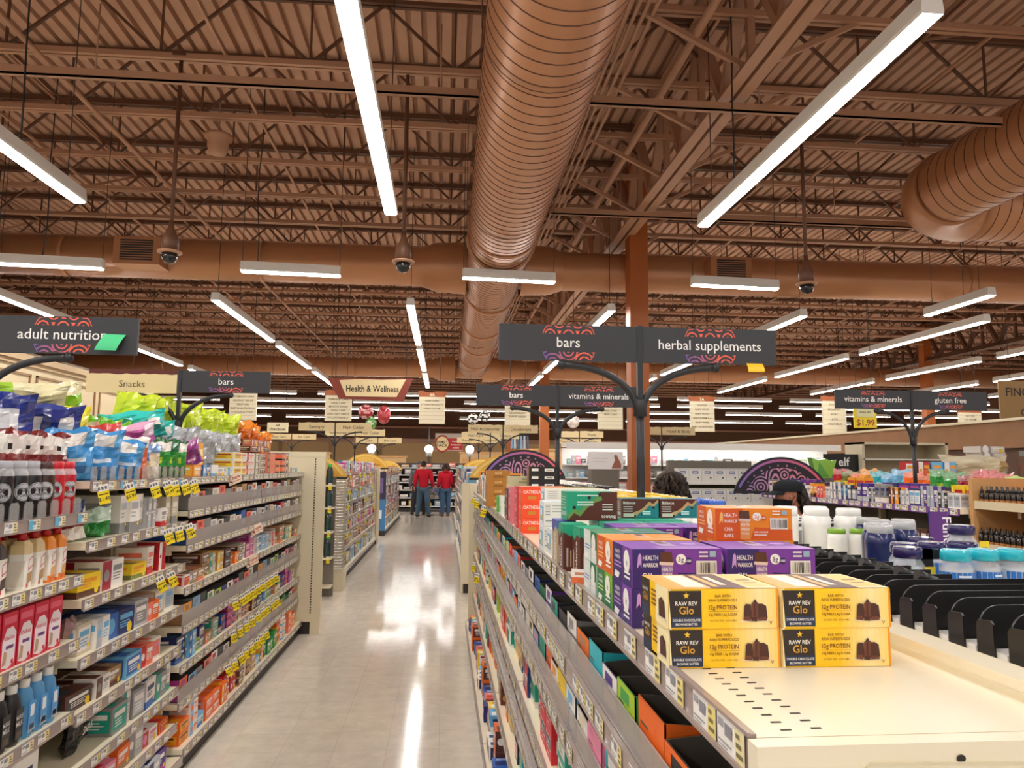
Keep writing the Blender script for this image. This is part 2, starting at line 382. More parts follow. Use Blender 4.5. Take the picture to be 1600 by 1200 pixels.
lamp(7.8, 9.75, 7.8, 11.2, n=1, rods=(-.2, .8), label='white strip lamp hung alone just under the elbow duct')
for i, x in enumerate((-5.07, -2.05, .83, 3.98, 10.6)):
    lamp(x - .63, 9.68, x + .63, 9.78, rods=(-.98, .98), label='short white strip lamp set crosswise in front of the cross duct, %s of five' % ORD[i])
for j, (y, z) in enumerate(((26.6, 4.15), (29.4, 4.12), (33.0, 4.1), (38.0, 4.05))):
    for i in range(9):
        x = -13.2 + 4.35 * i + (j % 2) * .9
        lamp(x, y, x + 3.6, y, z, n=3, label='distant crosswise strip lamp, %s lamp of the %s far line' % (ORD[i], ORD[j]))

# ---------------------------------------------------------------- hanging cameras
for i, (x, y, zb) in enumerate(((-2.87, 7.75, 3.75), (-.475, 7.79, 3.74), (4.14, 8.03, 3.70))):
    e = empty('dome_camera', 'brown dome security camera on a long pole ' + ['above the snack shelves', 'over the main aisle', 'past the column beside the crossing lamp'][i], 'camera', (x, y, zb))
    m = MB(); m.tube([(0, 0, .3), (0, 0, 2.25)], .022, 8); m.box(-.07, .07, -.07, .07, 2.2, 2.23); m.build('pole', STEEL, e)
    m = MB(); m.lathe([(.02, .42), (.03, .34), (.085, .22), (.085, .08)][::-1], 14); m.build('housing', STEEL, e)
    m = MB(); m.lathe([(.085, .06), (.12, .07), (.12, .085), (.085, .09)], 16); m.build('collar', STEELL, e)
    m = MB(); m.col = lin(0x141416); m.lathe([(.002, -.045), (.05, -.03), (.075, .01), (.08, .06)], 14); m.build('dome', GLOSS, e); 
# ceiling speaker lamp, cords
m = MB(); m.lathe([(.01, -.2), (.09, -.19), (.13, -.1), (.13, 0), (.17, .02), (.17, .06), (.02, .07)], 16); m.tube([(0, 0, .06), (0, 0, .6)], .012, 5)
tag(m.build('ceiling_speaker', STEELL, loc=(-2.9, 9.2, 5.7)), 'round brown ceiling speaker hung among the bare joists', 'speaker')
for i, (x, y, z0, z1) in enumerate(((-3.55, 6.2, 4.23, 6.78), (-5.15, 9.72, 4.23, 6.78), (-2.5, 9.72, 4.23, 6.78), (2.64, 6.4, 4.23, 6.78))):
    m = MB(); rg = random.Random(i); m.tube([(x + rg.uniform(-.02, .02), y, z0 + (z1 - z0) * t / 6) for t in range(7)], .008, 5)
    tag(m.build('power_cord', BLACKM), 'thin black cord dropping from the joists, ' + ['above the first strip lamp of the snack row', 'to the first crosswise lamp', 'to the second crosswise lamp', 'beside the lamp past the big duct'][i], 'cord')
# ---------------------------------------------------------------- side fronts
ph = empty('pharmacy_front', 'long cream panelled pharmacy front with framed upper panels', 'shop front', (-7.75, 0, 0))
m = MB(); m.box(-.6, 0, 2, 20, 0, 3.5); m.build('wall_face', mat('pharmacy_cream', lin(0xc9b794), .6, noise=.04), ph)
m = MB(); m.box(-.7, .12, 2, 20.1, 3.5, 3.62); m.box(-.65, .06, 2, 20.05, 3.42, 3.5); m.build('cornice', mat('pharmacy_cornice', lin(0xa88e6a), .6), ph)
FR = mat('panel_frame_brown', lin(0x8a6a48), .6)
for k in range(13):
    y0 = 3 + k * 1.3; m = MB()
    for a, b2, c2, d2 in ((y0, y0 + 1.1, 3.25, 3.29), (y0, y0 + 1.1, 2.25, 2.29), (y0, y0 + .04, 2.25, 3.29), (y0 + 1.06, y0 + 1.1, 2.25, 3.29)): m.box(0, .03, a, b2, c2, d2)
    m.build('panel_frame', FR, ph)
m = MB(); m.text('pharmacy', (.035, 13.6, 2.62), (0, 1, 0), (0, 0, 1), .42, lin(0x6a4c32), 'L'); m.build('lettering', SIGN, ph)
m = MB(); m.box(0, .5, 2, 20, 1.75, 1.9); m.build('counter_hood', CREAM, ph)
# wood valance on the east side
va = empty('wood_valance', 'long reddish wood valance board above the far perimeter cases', 'valance', (8.8, 0, 0))
m = MB(); m.box(0, .5, 6.5, 31, 2.0, 2.42); m.build('board', WOODV, va)
m = MB(); m.box(.1, .5, 6.5, 31, 0, 2.0); m.build('case_wall', mat('case_brown', lin(0x5a3a28), .6), va)
m = MB(); m.box(-.06, .5, 6.5, 31, 2.42, 2.46); m.build('cap_strip', CREAM, va)

# ================================================================ SIGNS
CORAL = lin(0xe8654f); VIOL = lin(0x6a5aa8); SLATE = lin(0x333338); PARCH = lin(0xe0cb9c); INK = lin(0x3a2718)
def scallop(x, z, seeds, k, thr):
    d = min(math.hypot(x - a, z - b) for a, b in seeds)
    return math.sin(d * k) > thr
def emblem(mb, cx, cz, y, sg, r=.105, h0=.036, h1=.0665, cell=.0023):
    seeds = [(-.07, .03), (0, .028), (.07, .03), (-.035, .075), (.035, .075), (-.06, -.075), (.06, -.07), (0, -.03), (-.02, -.09)]
    n = int(r / cell)
    for i in range(-n, n):
        for j in range(int(h0 / cell), int(h1 / cell)):
            x = i * cell; z = sg * j * cell
            if x * x + z * z > r * r: continue
            if not scallop(x + .001, z, seeds, 420, .45) and x * x + z * z < (r - .003) ** 2: continue
            t = min(1, max(0, (x / r + 1) * .5)) if sg < 0 else 1
            c = mix(VIOL, CORAL, min(1, t * 1.5)); zz = z if sg > 0 else z - cell
            mb.poly([(cx + x, y, cz + zz), (cx + x + cell, y, cz + zz), (cx + x + cell, y, cz + zz + cell), (cx + x, y, cz + zz + cell)], c)
EMB = []
for sg in (1, -1):
    em = MB(); emblem(em, 0, 0, 0, sg); EMB.append(em.mesh('emblem')); EMB[-1].materials.append(SIGN)
def arms(e, w, z0, z1, r, mt):
    for sx in (-1, 1):
        m = MB(); path = [(sx * (.012 + w * (1 - math.cos(t * PI / 20))), 0, z0 + (z1 - z0) * math.sin(t * PI / 20)) for t in range(11)]
        m.tube(path, r, 8); m.sphere(path[-1], r * 1.35, 8, 6); m.build('bracket_arm', mt, e)
def aisle_sign(x, y, zb, texts, labels, pw=.535, zp=2.045, h=.136, rot=0.0, size=.054):
    e = empty('aisle_sign', labels, 'sign', (x, y, 0), rot)
    m = MB(); m.tube([(0, 0, zb), (0, 0, 1.9)], .0155, 10); m.tube([(0, 0, 1.84), (0, 0, 1.9), (0, 0, 1.91)], [.026, .022, .012], 10); m.box(-.01, .01, -.012, .012, 1.9, zp + h + .004); m.build('pole', BLACKM, e)
    arms(e, .285, 1.865, zp - .014, .0135, BLACKM)
    for k, t in enumerate(texts):
        if not t: continue
        sx = -1 if k == 0 else 1; m = MB()
        x0, x1 = (-pw, -.012) if k == 0 else (.012, pw)
        m.box(x0, x1, -.008, .008, zp, zp + h, SLATE); p = m.build('panel', SIGN, e)
        mc = (x0 + x1) / 2; m = MB(); m.text(t, (mc, -.0092, zp + h / 2 - size * .30), (1, 0, 0), (0, 0, 1), size, lin(0xf4f1ee), 'C', squeeze=pw * .75, bold=.004)
        m.build('lettering', SIGN, p)
        for q in EMB: put('emblem', q, p, (mc, -.0090, zp + h / 2))
    return e
aisle_sign(.73, 2.72, 1.43, ('bars', 'herbal supplements'), 'black two-panel aisle sign reading bars and herbal supplements on a black pole')
aisle_sign(-1.665, 2.8, 1.6, ('', 'adult nutrition'), 'black aisle sign reading adult nutrition with a green note stuck on it')
aisle_sign(.735, 4.8, 1.43, ('bars', 'vitamins & minerals'), 'black aisle sign reading bars and vitamins & minerals farther down the aisle')
aisle_sign(3.66, 5.5, 1.4, ('vitamins & minerals', 'gluten free'), 'black aisle sign reading vitamins & minerals and gluten free', pw=.63, zp=2.12, h=.15, size=.062)
sn = aisle_sign(-1.58, 4.55, 1.6, ('', 'bars'), 'black bars sign sharing its pole with the cream snack sign', pw=.525, zp=2.075, h=.13)
# snack board on the same pole
e = empty('snack_sign', 'cream board reading snacks with a torn dark red top edge', 'sign', (-1.58, 4.55, 0))
def torn(mb, x0, x1, y0, y1, z0, z1, col, seed, amp=.008, n=16):
    rg = random.Random(seed); zs = [z1 + rg.uniform(-amp, amp) for _ in range(n + 1)]
    for k in range(n):
        a, b2 = x0 + (x1 - x0) * k / n, x0 + (x1 - x0) * (k + 1) / n; za, zb = zs[k], zs[k + 1]
        mb.poly([(a, y0, z0), (b2, y0, z0), (b2, y0, zb), (a, y0, za)], col); mb.poly([(b2, y1, z0), (a, y1, z0), (a, y1, za), (b2, y1, zb)], col)
        mb.poly([(a, y0, za), (b2, y0, zb), (b2, y1, zb), (a, y1, za)], col)
    mb.poly([(x0, y0, z0), (x0, y0, zs[0]), (x0, y1, zs[0]), (x0, y1, z0)][::-1], col); mb.poly([(x1, y0, z0), (x1, y1, z0), (x1, y1, zs[-1]), (x1, y0, zs[-1])], col)
    mb.poly([(x0, y0, z0), (x0, y1, z0), (x1, y1, z0), (x1, y0, z0)], col)
m = MB(); torn(m, -.53, -.014, -.012, -.004, 2.065, 2.178, PARCH, 3, .004)
m.build('panel', SIGN, e)
m = MB(); torn(m, -.52, -.016, -.004, .006, 2.075, 2.205, lin(0x5a1c14), 5, .002); m.build('backing', SIGN, e)
m = MB(); m.text('Snacks', (-.27, -.0135, 2.10), (1, 0, 0), (0, 0, 1), .056, INK, 'C', bold=.0); m.build('lettering', SIGN, e)
# sticky notes
def note(x, y, z, w, h, col, rx, label, tilt):
    m = MB(); n = 6
    for k in range(n):
        a, b2 = k / n, (k + 1) / n
        pt = lambda u, t: ((u - .5) * w + tilt * t * h, -.035 * math.sin(t * 1.6) * .8, -t * h)
        m.poly([pt(0, b2), pt(1, b2), pt(1, a), pt(0, a)], col)
    o = m.build('sticky_note', SIGN, loc=(x, y, z), rz=rx); sm = o.modifiers.new('thickness', 'SOLIDIFY'); sm.thickness = .0006
    tag(o, label, 'note')
note(-1.205, 2.785, 2.118, .072, .063, lin(0x49c888), .1, 'green sticky note hanging from the adult nutrition sign', -.35)
note(1.175, 2.708, 2.049, .064, .036, lin(0xf2c21c), 0, 'yellow sticky note under the herbal supplements panel', -.1)

# cream two-wing signs farther down the runs
def wing_sign(x, y, zb, texts, label, pw=.57, zp=2.19, h=.13):
    e = empty('wing_sign', label, 'sign', (x, y, 0)); k = pw / .57
    m = MB(); m.tube([(0, 0, zb), (0, 0, zp + h)], .014, 6); m.build('pole', BLACKM, e)
    arms(e, .40 * k, zp - .25, zp - .015, .012, BLACKM)
    for i, t in enumerate(texts):
        if t is None: continue
        x0, x1 = (-pw, -.01) if i == 0 else (.01, pw); m = MB(); torn(m, x0, x1, -.008, .008, zp, zp + h, PARCH, int(y * 10) + i, .007, 8); p = m.build('panel', SIGN, e)
        if t:
            m = MB(); m.text(t, ((x0 + x1) / 2, -.0095, zp + h * .28), (1, 0, 0), (0, 0, 1), .075, INK, 'C', squeeze=pw * .8, bold=.004); m.build('lettering', SIGN, p)
wing_sign(-1.74, 12, 1.65, ('Sanitary', 'Hair Color'), 'cream two-wing sign reading sanitary and hair color')
wing_sign(-1.72, 14.5, 1.65, ('Incontinence', 'Hair Color'), 'second cream hair color sign, just behind the sanitary sign', zp=2.21)
wing_sign(-1.62, 18.3, 1.6, ('Hair Care', 'Skin Care'), 'cream hair care and skin care sign above the third run')
wing_sign(-3.62, 18, 1.6, ('Foot Care', 'Eye Care'), 'cream two-wing sign beside the hanging checkout sign', zp=2.25)
wing_sign(.945, 12, 1.6, ('Hair Accessories', 'Deodorant'), 'cream two-wing sign reading hair accessories and deodorant')
wing_sign(.90, 14.6, 1.6, ('Hair Care', 'Cotton'), 'cream sign half hidden behind the deodorant wing', zp=2.19)
wing_sign(.83, 18, 1.6, ('Shampoo', 'Conditioner'), 'small cream two-wing sign beside the soccer balloons', pw=.53, zp=2.21)
wing_sign(3.58, 12, 1.6, ('Shave', 'Hand & Body'), 'cream two-wing sign reading shave and hand & body')
wing_sign(3.30, 18, 1.6, ('Travel Needs', 'Foot Care'), 'small cream two-wing sign just past the fire alarm column', pw=.54, zp=2.21)
wing_sign(2.75, 15, 1.6, ('', 'Shave'), 'cream shave sign on the column side of the clear balloon', pw=.5, zp=2.25)
# hanging list signs
def list_sign(x, y, z0, z1, lines, label, head='', w=.59):
    e = empty('list_sign', label, 'sign', (x, y, 0)); m = MB(); h = z1 - z0
    m.box(-w / 2, w / 2, -.02, .02, z0, z1, lin(0xe9dfc2))
    for k in range(7): m.box(-w / 2 + .01, w / 2 - .01, -.022, -.02, z0 + h * (k + .1) / 7, z0 + h * (k + .1) / 7 + .006, lin(0xc0ae8a))
    b = m.build('board', SIGN, e)
    for k, t in enumerate(lines):
        if t: m = MB(); m.text(t, (0, -.024, z1 - .11 - k * h / 7), (1, 0, 0), (0, 0, 1), .062, lin(0x7a6a4c), 'C', squeeze=w * .86); m.build('lettering', SIGN, b)
    m = MB(); torn(m, -w * .54, w * .54, -.018, .018, z1, z1 + .12, lin(0xa4592f), int(x * 9), .015, 6)
    if head: m.text(head, (0, -.0195, z1 + .015), (1, 0, 0), (0, 0, 1), .10, lin(0xf1e4c8), 'C')
    m.build('header', SIGN, e)
    m = MB(); m.tube([(-w * .3, 0, z1 + .1), (-w * .3, 0, 5.95)], .006, 4); m.build('hanger_rod', BLACKM, e); m = MB(); m.tube([(w * .3, 0, z1 + .1), (w * .3, 0, 5.95)], .006, 4); m.build('hanger_rod', BLACKM, e)
list_sign(-2.41, 17, 2.64, 3.22, ['FEMININE CARE', 'ORAL CARE', 'MOUTH WASH', 'ORAL CARE', 'SANITARY NEEDS', 'INCONTINENCE'], 'hanging cream list board behind the health and wellness board', '3B')
list_sign(-.30, 17, 2.60, 3.22, ['HAIR CARE', 'STYLING PRODUCTS', 'HAIR COLOR'], 'hanging cream list board numbered four, over the aisle with the shoppers', '4A')
list_sign(-4.51, 17, 2.63, 3.25, ['STOMACH CARE', 'ALLERGY RELIEF', 'FIRST AID', 'DIET & NUTRITION', 'COUGH & COLD'], 'hanging cream list board under the black bars sign by the snacks', '')
list_sign(-6.75, 17, 2.84, 3.4, ['', 'TRAVEL SIZES', 'PAIN RELIEF'], 'hanging cream list board low behind the snack sign and chip bags', '')
list_sign(1.67, 17, 2.56, 3.13, ['BAR SOAP', 'CONDITIONER', 'DEODORANT', 'SHAVE NEEDS'], 'hanging cream list board just past the soccer balloons', '')
list_sign(3.85, 17, 2.53, 3.14, ['COSMETICS', 'NAIL CARE', 'SKIN CARE'], 'hanging cream list board beside the clear balloon and rust column', '')
list_sign(6.06, 17, 2.50, 3.22, ['DIAPERS', 'BABY FOOD', 'BABY FOOD', 'BABY FORMULA', 'BABY WIPES', 'BABY ACCESSORIES'], 'hanging cream list board of baby goods numbered seven', '7A')
list_sign(9.33, 17, 2.46, 3.28, ['FROZEN', 'BREAKFAST', 'FRUIT', 'JUICE', 'VEGETABLES'], 'hanging cream list board of frozen goods beside the yellow price sign', '')
list_sign(12.8, 17, 2.47, 3.05, ['FROZEN', 'ICE CREAM', 'CAKES'], 'hanging cream list board tucked behind the gluten free panel', '')
# health & wellness board
e = empty('department_sign', 'red-brown and cream hanging board reading health & wellness', 'sign', (-1.5, 15, 0))
m = MB(); pts = [(-.86, 3.38), (.84, 3.40), (.66, 2.94), (-.62, 2.97)]
for y0, sgn in ((-.03, 1), (.03, -1)): m.poly([(x, y0, z) for x, z in pts][::-sgn], lin(0x7e2f1c))
for k in range(4): (xa, za), (xb, zb) = pts[k], pts[(k + 1) % 4]; m.poly([(xa, -.03, za), (xb, -.03, zb), (xb, .03, zb), (xa, .03, za)], lin(0x6a2616))
m.build('backing', SIGN, e)
m = MB(); pts = [(-.62, 3.34), (-.2, 3.37), (.2, 3.36), (.7, 3.38), (.52, 3.02), (-.48, 3.02)]; m.poly([(x, -.045, z) for x, z in pts][::-1], PARCH)
for k in range(6): (xa, za), (xb, zb) = pts[k], pts[(k + 1) % 6]; m.poly([(xa, -.045, za), (xb, -.045, zb), (xb, -.031, zb), (xa, -.031, za)], PARCH)
p = m.build('panel', SIGN, e); m = MB(); m.text('Health & Wellness', (.04, -.047, 3.115), (1, 0, 0), (0, 0, 1), .185, lin(0x1c120c), 'C', squeeze=1.04); m.build('lettering', SIGN, p)
m = MB(); m.tube([(-.7, 0, 3.38), (-.7, 0, 5.95)], .006, 4); m.build('hanger_rod', BLACKM, e); m = MB(); m.tube([(.7, 0, 3.38), (.7, 0, 5.9)], .006, 4); m.build('hanger_rod', BLACKM, e)
def board(name, label, cat, x, y, z, w, h, col, texts=(), hang=True, extra=None):
    e = empty(name, label, cat, (x, y, 0)); m = MB(); m.box(-w / 2, w / 2, -.015, .015, z, z + h, col)
    for (t, dx, dz, s, c) in texts: m.text(t, (dx, -.0165, z + dz), (1, 0, 0), (0, 0, 1), s, c, 'C', squeeze=w * .92)
    if extra: extra(m, z)
    m.build('board', SIGN, e)
    if hang:
        m = MB(); m.tube([(-w * .35, 0, z + h), (-w * .35, 0, 5.95)], .005, 4); m.build('hanger_rod', BLACKM, e); m = MB(); m.tube([(w * .35, 0, z + h), (w * .35, 0, 5.9)], .005, 4); m.build('hanger_rod', BLACKM, e)
    return e
def fam(m, z):
    m.lathe([(.44, 0), (.44, .01)], 28, (0, 0, 0), col=K['red'])
board('checkout_sign', 'cream hanging sign reading self checkout behind the snack shelves', 'sign', -5.05, 23, 2.62, .62, .30, lin(0xe6d9b4), (('self', 0, .19, .09, INK), ('checkout', 0, .06, .13, INK)))
e = board('promotion_sign', 'red and grey family pack banner on the far wall', 'banner', .22, 36, 2.38, 1.35, .84, lin(0xb5a89c), (('meat at', .36, .42, .11, lin(0xf0d8c8)), ('family pack', .36, .28, .10, lin(0xf0d8c8)), ('pricing', .36, .14, .10, lin(0xf0d8c8))))
m = MB(); m.box(-.66, .66, -.02, -.016, 2.42, 2.98, lin(0xb02020)); n = 28
m.poly([(-.33 + .36 * math.cos(2 * PI * k / n), -.024, 2.72 + .42 * math.sin(2 * PI * k / n)) for k in range(n)], lin(0xa01818)); m.poly([(-.33 + .30 * math.cos(2 * PI * k / n), -.026, 2.72 + .34 * math.sin(2 * PI * k / n)) for k in range(n)], lin(0xe6cf9c))
m.text('FAMILY', (-.33, -.03, 2.74), (1, 0, 0), (0, 0, 1), .17, lin(0x201010), 'C'); m.text('PACK', (-.33, -.03, 2.56), (1, 0, 0), (0, 0, 1), .22, lin(0x201010), 'C')
m.text('meat at', (.33, -.03, 2.80), (1, 0, 0), (0, 0, 1), .12, lin(0xf4e0d4), 'C'); m.text('family pack', (.33, -.03, 2.64), (1, 0, 0), (0, 0, 1), .11, lin(0xf4e0d4), 'C'); m.text('pricing', (.33, -.03, 2.50), (1, 0, 0), (0, 0, 1), .11, lin(0xf4e0d4), 'C')
m.build('printed_panel', SIGN, e)
e = board('price_sign', 'yellow hanging price sign reading 1.99 below the vitamins panel', 'sign', 7.85, 13.2, 2.42, .44, .52, lin(0xe8cf2e), (('$1.99', 0, .045, .16, K['crimson']),))
m = MB(); m.box(-.17, .17, -.02, -.016, 2.62, 2.88, lin(0xd8d5a8)); m.text('2 for 5', (0, -.022, 2.8), (1, 0, 0), (0, 0, 1), .06, INK); m.text('bread each', (0, -.022, 2.70), (1, 0, 0), (0, 0, 1), .05, INK); m.build('printed_panel', SIGN, e)
board('lake_sign', 'large dark tan department sign cut off at the edge, reading fingerlakes', 'sign', 11.2, 13, 2.55, 1.6, .78, lin(0x8a6a3c), (('FINGERLAKES', 0, .50, .22, lin(0x140c06)), ('CELLARS', 0, .12, .2, lin(0x2a1a0c))))

# ================================================================ PRODUCTS: builders
FACES = {'F': (lambda w, d, h: ((-w / 2, -d / 2, 0), (1, 0, 0), (0, 0, 1), w, h, (0, -1, 0))), 'L': (lambda w, d, h: ((-w / 2, d / 2, 0), (0, -1, 0), (0, 0, 1), d, h, (-1, 0, 0))),
         'R': (lambda w, d, h: ((w / 2, -d / 2, 0), (0, 1, 0), (0, 0, 1), d, h, (1, 0, 0))), 'T': (lambda w, d, h: ((-w / 2, -d / 2, h), (1, 0, 0), (0, 1, 0), w, d, (0, 0, 1)))}
class Art:
    """printing on one face of a carton, in fractions of the face"""
    def __init__(s, mb, face, w, d, h):
        o, u, v, s.W, s.H, n = FACES[face](w, d, h); s.mb = mb; s.o = Vector(o); s.u = Vector(u); s.v = Vector(v); s.n = Vector(n); s.k = 0
    def p(s, a, b, lift): return s.o + s.u * (a * s.W) + s.v * (b * s.H) + s.n * lift
    def rect(s, a, b, c, d, col): s.k += 1; l = .0003 + s.k * .00006; s.mb.poly([s.p(a, b, l), s.p(c, b, l), s.p(c, d, l), s.p(a, d, l)], col)
    def poly(s, pts, col): s.k += 1; l = .0003 + s.k * .00006; s.mb.poly([s.p(a, b, l) for a, b in pts], col)
    def disc(s, a, b, r, col, n=14, ry=None):
        q = r * s.W / s.H if ry is None else ry
        s.poly([(a + r * math.cos(2 * PI * k / n), b + q * math.sin(2 * PI * k / n)) for k in range(n)], col)
    def text(s, t, a, b, size, col, align='C', squeeze=None, rot=0):
        s.k += 1; l = .0003 + s.k * .00006; u, v = (s.u, s.v) if rot == 0 else ((s.v, -s.u) if rot == 90 else (-s.u, -s.v))
        s.mb.text(t, s.p(a, b, l), u, v, size * s.H, col, align, squeeze * s.W if squeeze else None)
    def lines(s, a, b, c, n, step, th, col, rg=None):
        for k in range(n): s.rect(a, b - k * step, c - (rg.uniform(0, .3) * (c - a) if rg else 0), b - k * step + th, col)
    def bars(s, a, b, c, d, rg):
        s.rect(a, b, c, d, K['white']); x = a + .08 * (c - a)
        while x < c - .08 * (c - a):
            wd = rg.choice((.015, .03, .045)) * (c - a); s.rect(x, b + .12 * (d - b), x + wd, d - .12 * (d - b), K['black']); x += wd + rg.choice((.02, .035, .05)) * (c - a)
def generic_carton(w, d, h, base, acc, light, seed, front, faces='LRFT'):
    rg = random.Random(seed); m = MB(); m.box(-w / 2, w / 2, -d / 2, d / 2, 0, h, base); st = rg.randrange(4)
    for fc in faces:
        a = Art(m, fc, w, d, h)
        if fc == 'T':
            a.rect(.08, .1, .92, .55, acc); a.lines(.15, .8, .7, 2, .1, .05, light, rg); continue
        big = fc == front
        if st == 0: a.rect(0, 0, 1, .28, acc); a.rect(.1, .62, .82, .80, light); a.lines(.1, .5, .65, 2, .09, .05, light, rg)
        elif st == 1: a.rect(0, .0, .42, 1, acc); a.rect(.5, .60, .93, .8, light); a.lines(.5, .48, .9, 3, .1, .045, light, rg); a.disc(.2, .5, .13, light)
        elif st == 2: a.poly([(0, 0), (1, 0), (1, .55), (0, .2)], acc); a.rect(.12, .66, .88, .86, light); a.disc(.72, .32, .14, mix(acc, (0, 0, 0), .5)); a.lines(.1, .12, .5, 2, -.09, .04, light, rg)
        else: a.rect(.06, .12, .94, .88, acc); a.rect(.14, .58, .86, .76, light); a.lines(.2, .45, .8, 3, .1, .04, light, rg)
        if big and rg.random() < .4: a.disc(.83, .22, .09, K['yellow'])
    return m
def open_tray(w, d, h, base, inner, light, seed, front):
    """an open counter carton: low front lip on the `front` side, raised side walls, grey inside"""
    rg = random.Random(seed); m = MB(); t = .003; sg = -1 if front == 'L' else 1
    m.box(-w / 2, w / 2, -d / 2, d / 2, 0, t, inner)
    lo = h * rg.uniform(.86, 1.12); fx = sg * w / 2; bx = -fx
    x0, x1 = sorted((fx, fx - sg * t * .5)); m.box(x0, x1, -d / 2, d / 2, 0, lo, base); x0, x1 = sorted((fx - sg * t * .5, fx - sg * t)); m.box(x0, x1, -d / 2, d / 2, 0, lo - .001, inner)
    x0, x1 = sorted((bx, bx + sg * t)); m.box(x0, x1, -d / 2, d / 2, 0, h, inner)
    for sy in (-1, 1):
        y0, y1 = sorted((sy * d / 2, sy * (d / 2 - t)))
        b = m.add([(fx, y0, 0), (bx, y0, 0), (bx, y0, h), (fx - sg * w * .35, y0, h), (fx, y0, lo), (fx, y1, 0), (bx, y1, 0), (bx, y1, h), (fx - sg * w * .35, y1, h), (fx, y1, lo)])
        ca, cb = (base, inner) if sy < 0 else (inner, base); m.face([b, b + 1, b + 2, b + 3, b + 4], ca); m.face([b + 9, b + 8, b + 7, b + 6, b + 5], cb)
        for i, j in ((1, 2), (2, 3), (3, 4)): m.face([b + i, b + j, b + j + 5, b + i + 5], inner)
    a = Art(m, front, w, d, lo); a.rect(.0, .58, 1, 1, light) if rg.random() < .75 else None; a.rect(.08, .2, .92, .5, light); a.rect(.2, .68, .7, .9, base); a.rect(.1, .62, .4, .66, inner)
    n = rg.choice((2, 3, 4))
    return m
def bag_mesh(w, t, h, cols, seed, mark=None):
    """pillow bag standing on z = 0, broad sides facing +-X, cols = [(v_from, colour)...] bottom to top, mark = (colour, v0, v1, u0, u1)"""
    rg = random.Random(seed); nu, nv = 9, 13; m = MB(); idx = {}
    ph = [rg.uniform(0, 6) for _ in range(6)]
    def pt(side, i, j):
        u = i / nu; v = j / nv; au = 1 - abs(2 * u - 1) ** 2.2; av = 1 - abs(2 * v - 1) ** 3.5
        th = t / 2 * (max(0, au) ** .6) * (max(0, av) ** .7)
        edge = 0 if i in (0, nu) or j in (0, nv) else 1
        cr = edge * t * .15 * (math.sin(9 * v + 7 * u + ph[0]) + math.sin(15 * u - 8 * v + ph[1]) * .8 + rg.uniform(-.6, .6))
        lean = .06 * w * math.sin(3 * v + ph[2]); sq = 1 - .10 * av
        return (side * (th + cr * .8), (u - .5) * w * sq + lean * .3 + edge * rg.uniform(-.008, .008) * w, v * h + edge * rg.uniform(-.014, .014) * h + (.035 * h * math.sin(i * 1.3 + ph[3]) + rg.uniform(-.018, .018) * h if j == nv else .02 * h * math.sin(i * 1.7 + ph[4]) if j == nv - 1 else 0))
    for side in (1, -1):
        for j in range(nv + 1):
            for i in range(nu + 1):
                if side < 0 and (i in (0, nu) or j in (0, nv)): idx[side, i, j] = idx[1, i, j]
                else: idx[side, i, j] = m.add([pt(side, i, j)])
    for side in (1, -1):
        for j in range(nv):
            for i in range(nu):
                v = (j + .5) / nv; u = (i + .5) / nu; c = cols[0][1]
                for v0, cc in cols:
                    if v >= v0: c = cc
                for mk in (mark or ()):
                    if mk[1] < v < mk[2] and mk[3] < u < mk[4]: c = mk[0]
                q = [idx[side, i, j], idx[side, i + 1, j], idx[side, i + 1, j + 1], idx[side, i, j + 1]]
                m.face(q if side > 0 else q[::-1], c)
    return m
def bottle_mesh(r, h, bands, n=14, neck=.55, shoulder=.72, sq=1.0):
    """bands = colours of body low, label, body high"""
    m = MB(); lo, lab, hi = bands
    m.lathe([(r * .9, 0, lo), (r, h * .04, lo), (r, h * .16, lab), (r, h * shoulder * .9, hi), (r * .97, h * shoulder, hi), (r * neck * 1.12, h * .84, hi), (r * neck, h * .87, hi), (r * neck, h * .88, hi)], n, sy=sq)
    return m
def cap_mesh(r, z0, z1, col, n=14, ridge=True):
    m = MB(); m.lathe([(r, z0, col), (r, z0 + (z1 - z0) * .82, col), (r * .92, z1, col)], n); return m
# registry: every shelf product gets a label that counts it along its own shelf
PROD = []
def product(o, colour, kind, cat, place, key, group, extra=''):
    PROD.append((o, colour, kind, cat, place, key, group, extra)); return o
def finish_products():
    by = {}
    for r in PROD: by.setdefault((r[1], r[2], r[4], r[7]), []).append(r)
    for (colour, kind, place, extra), rows in by.items():
        rows.sort(key=lambda r: r[5])
        for k, (o, c, kd, cat, pl, key, grp, ex) in enumerate(rows):
            a = ('%s %s %s' % (ex, colour, kind)).strip()
            lab = '%s %s' % (a, pl) if len(rows) == 1 else '%s %s from near end %s' % (ORD[min(k, len(ORD) - 1)], a, pl)
            tag(o, lab, cat, grp)

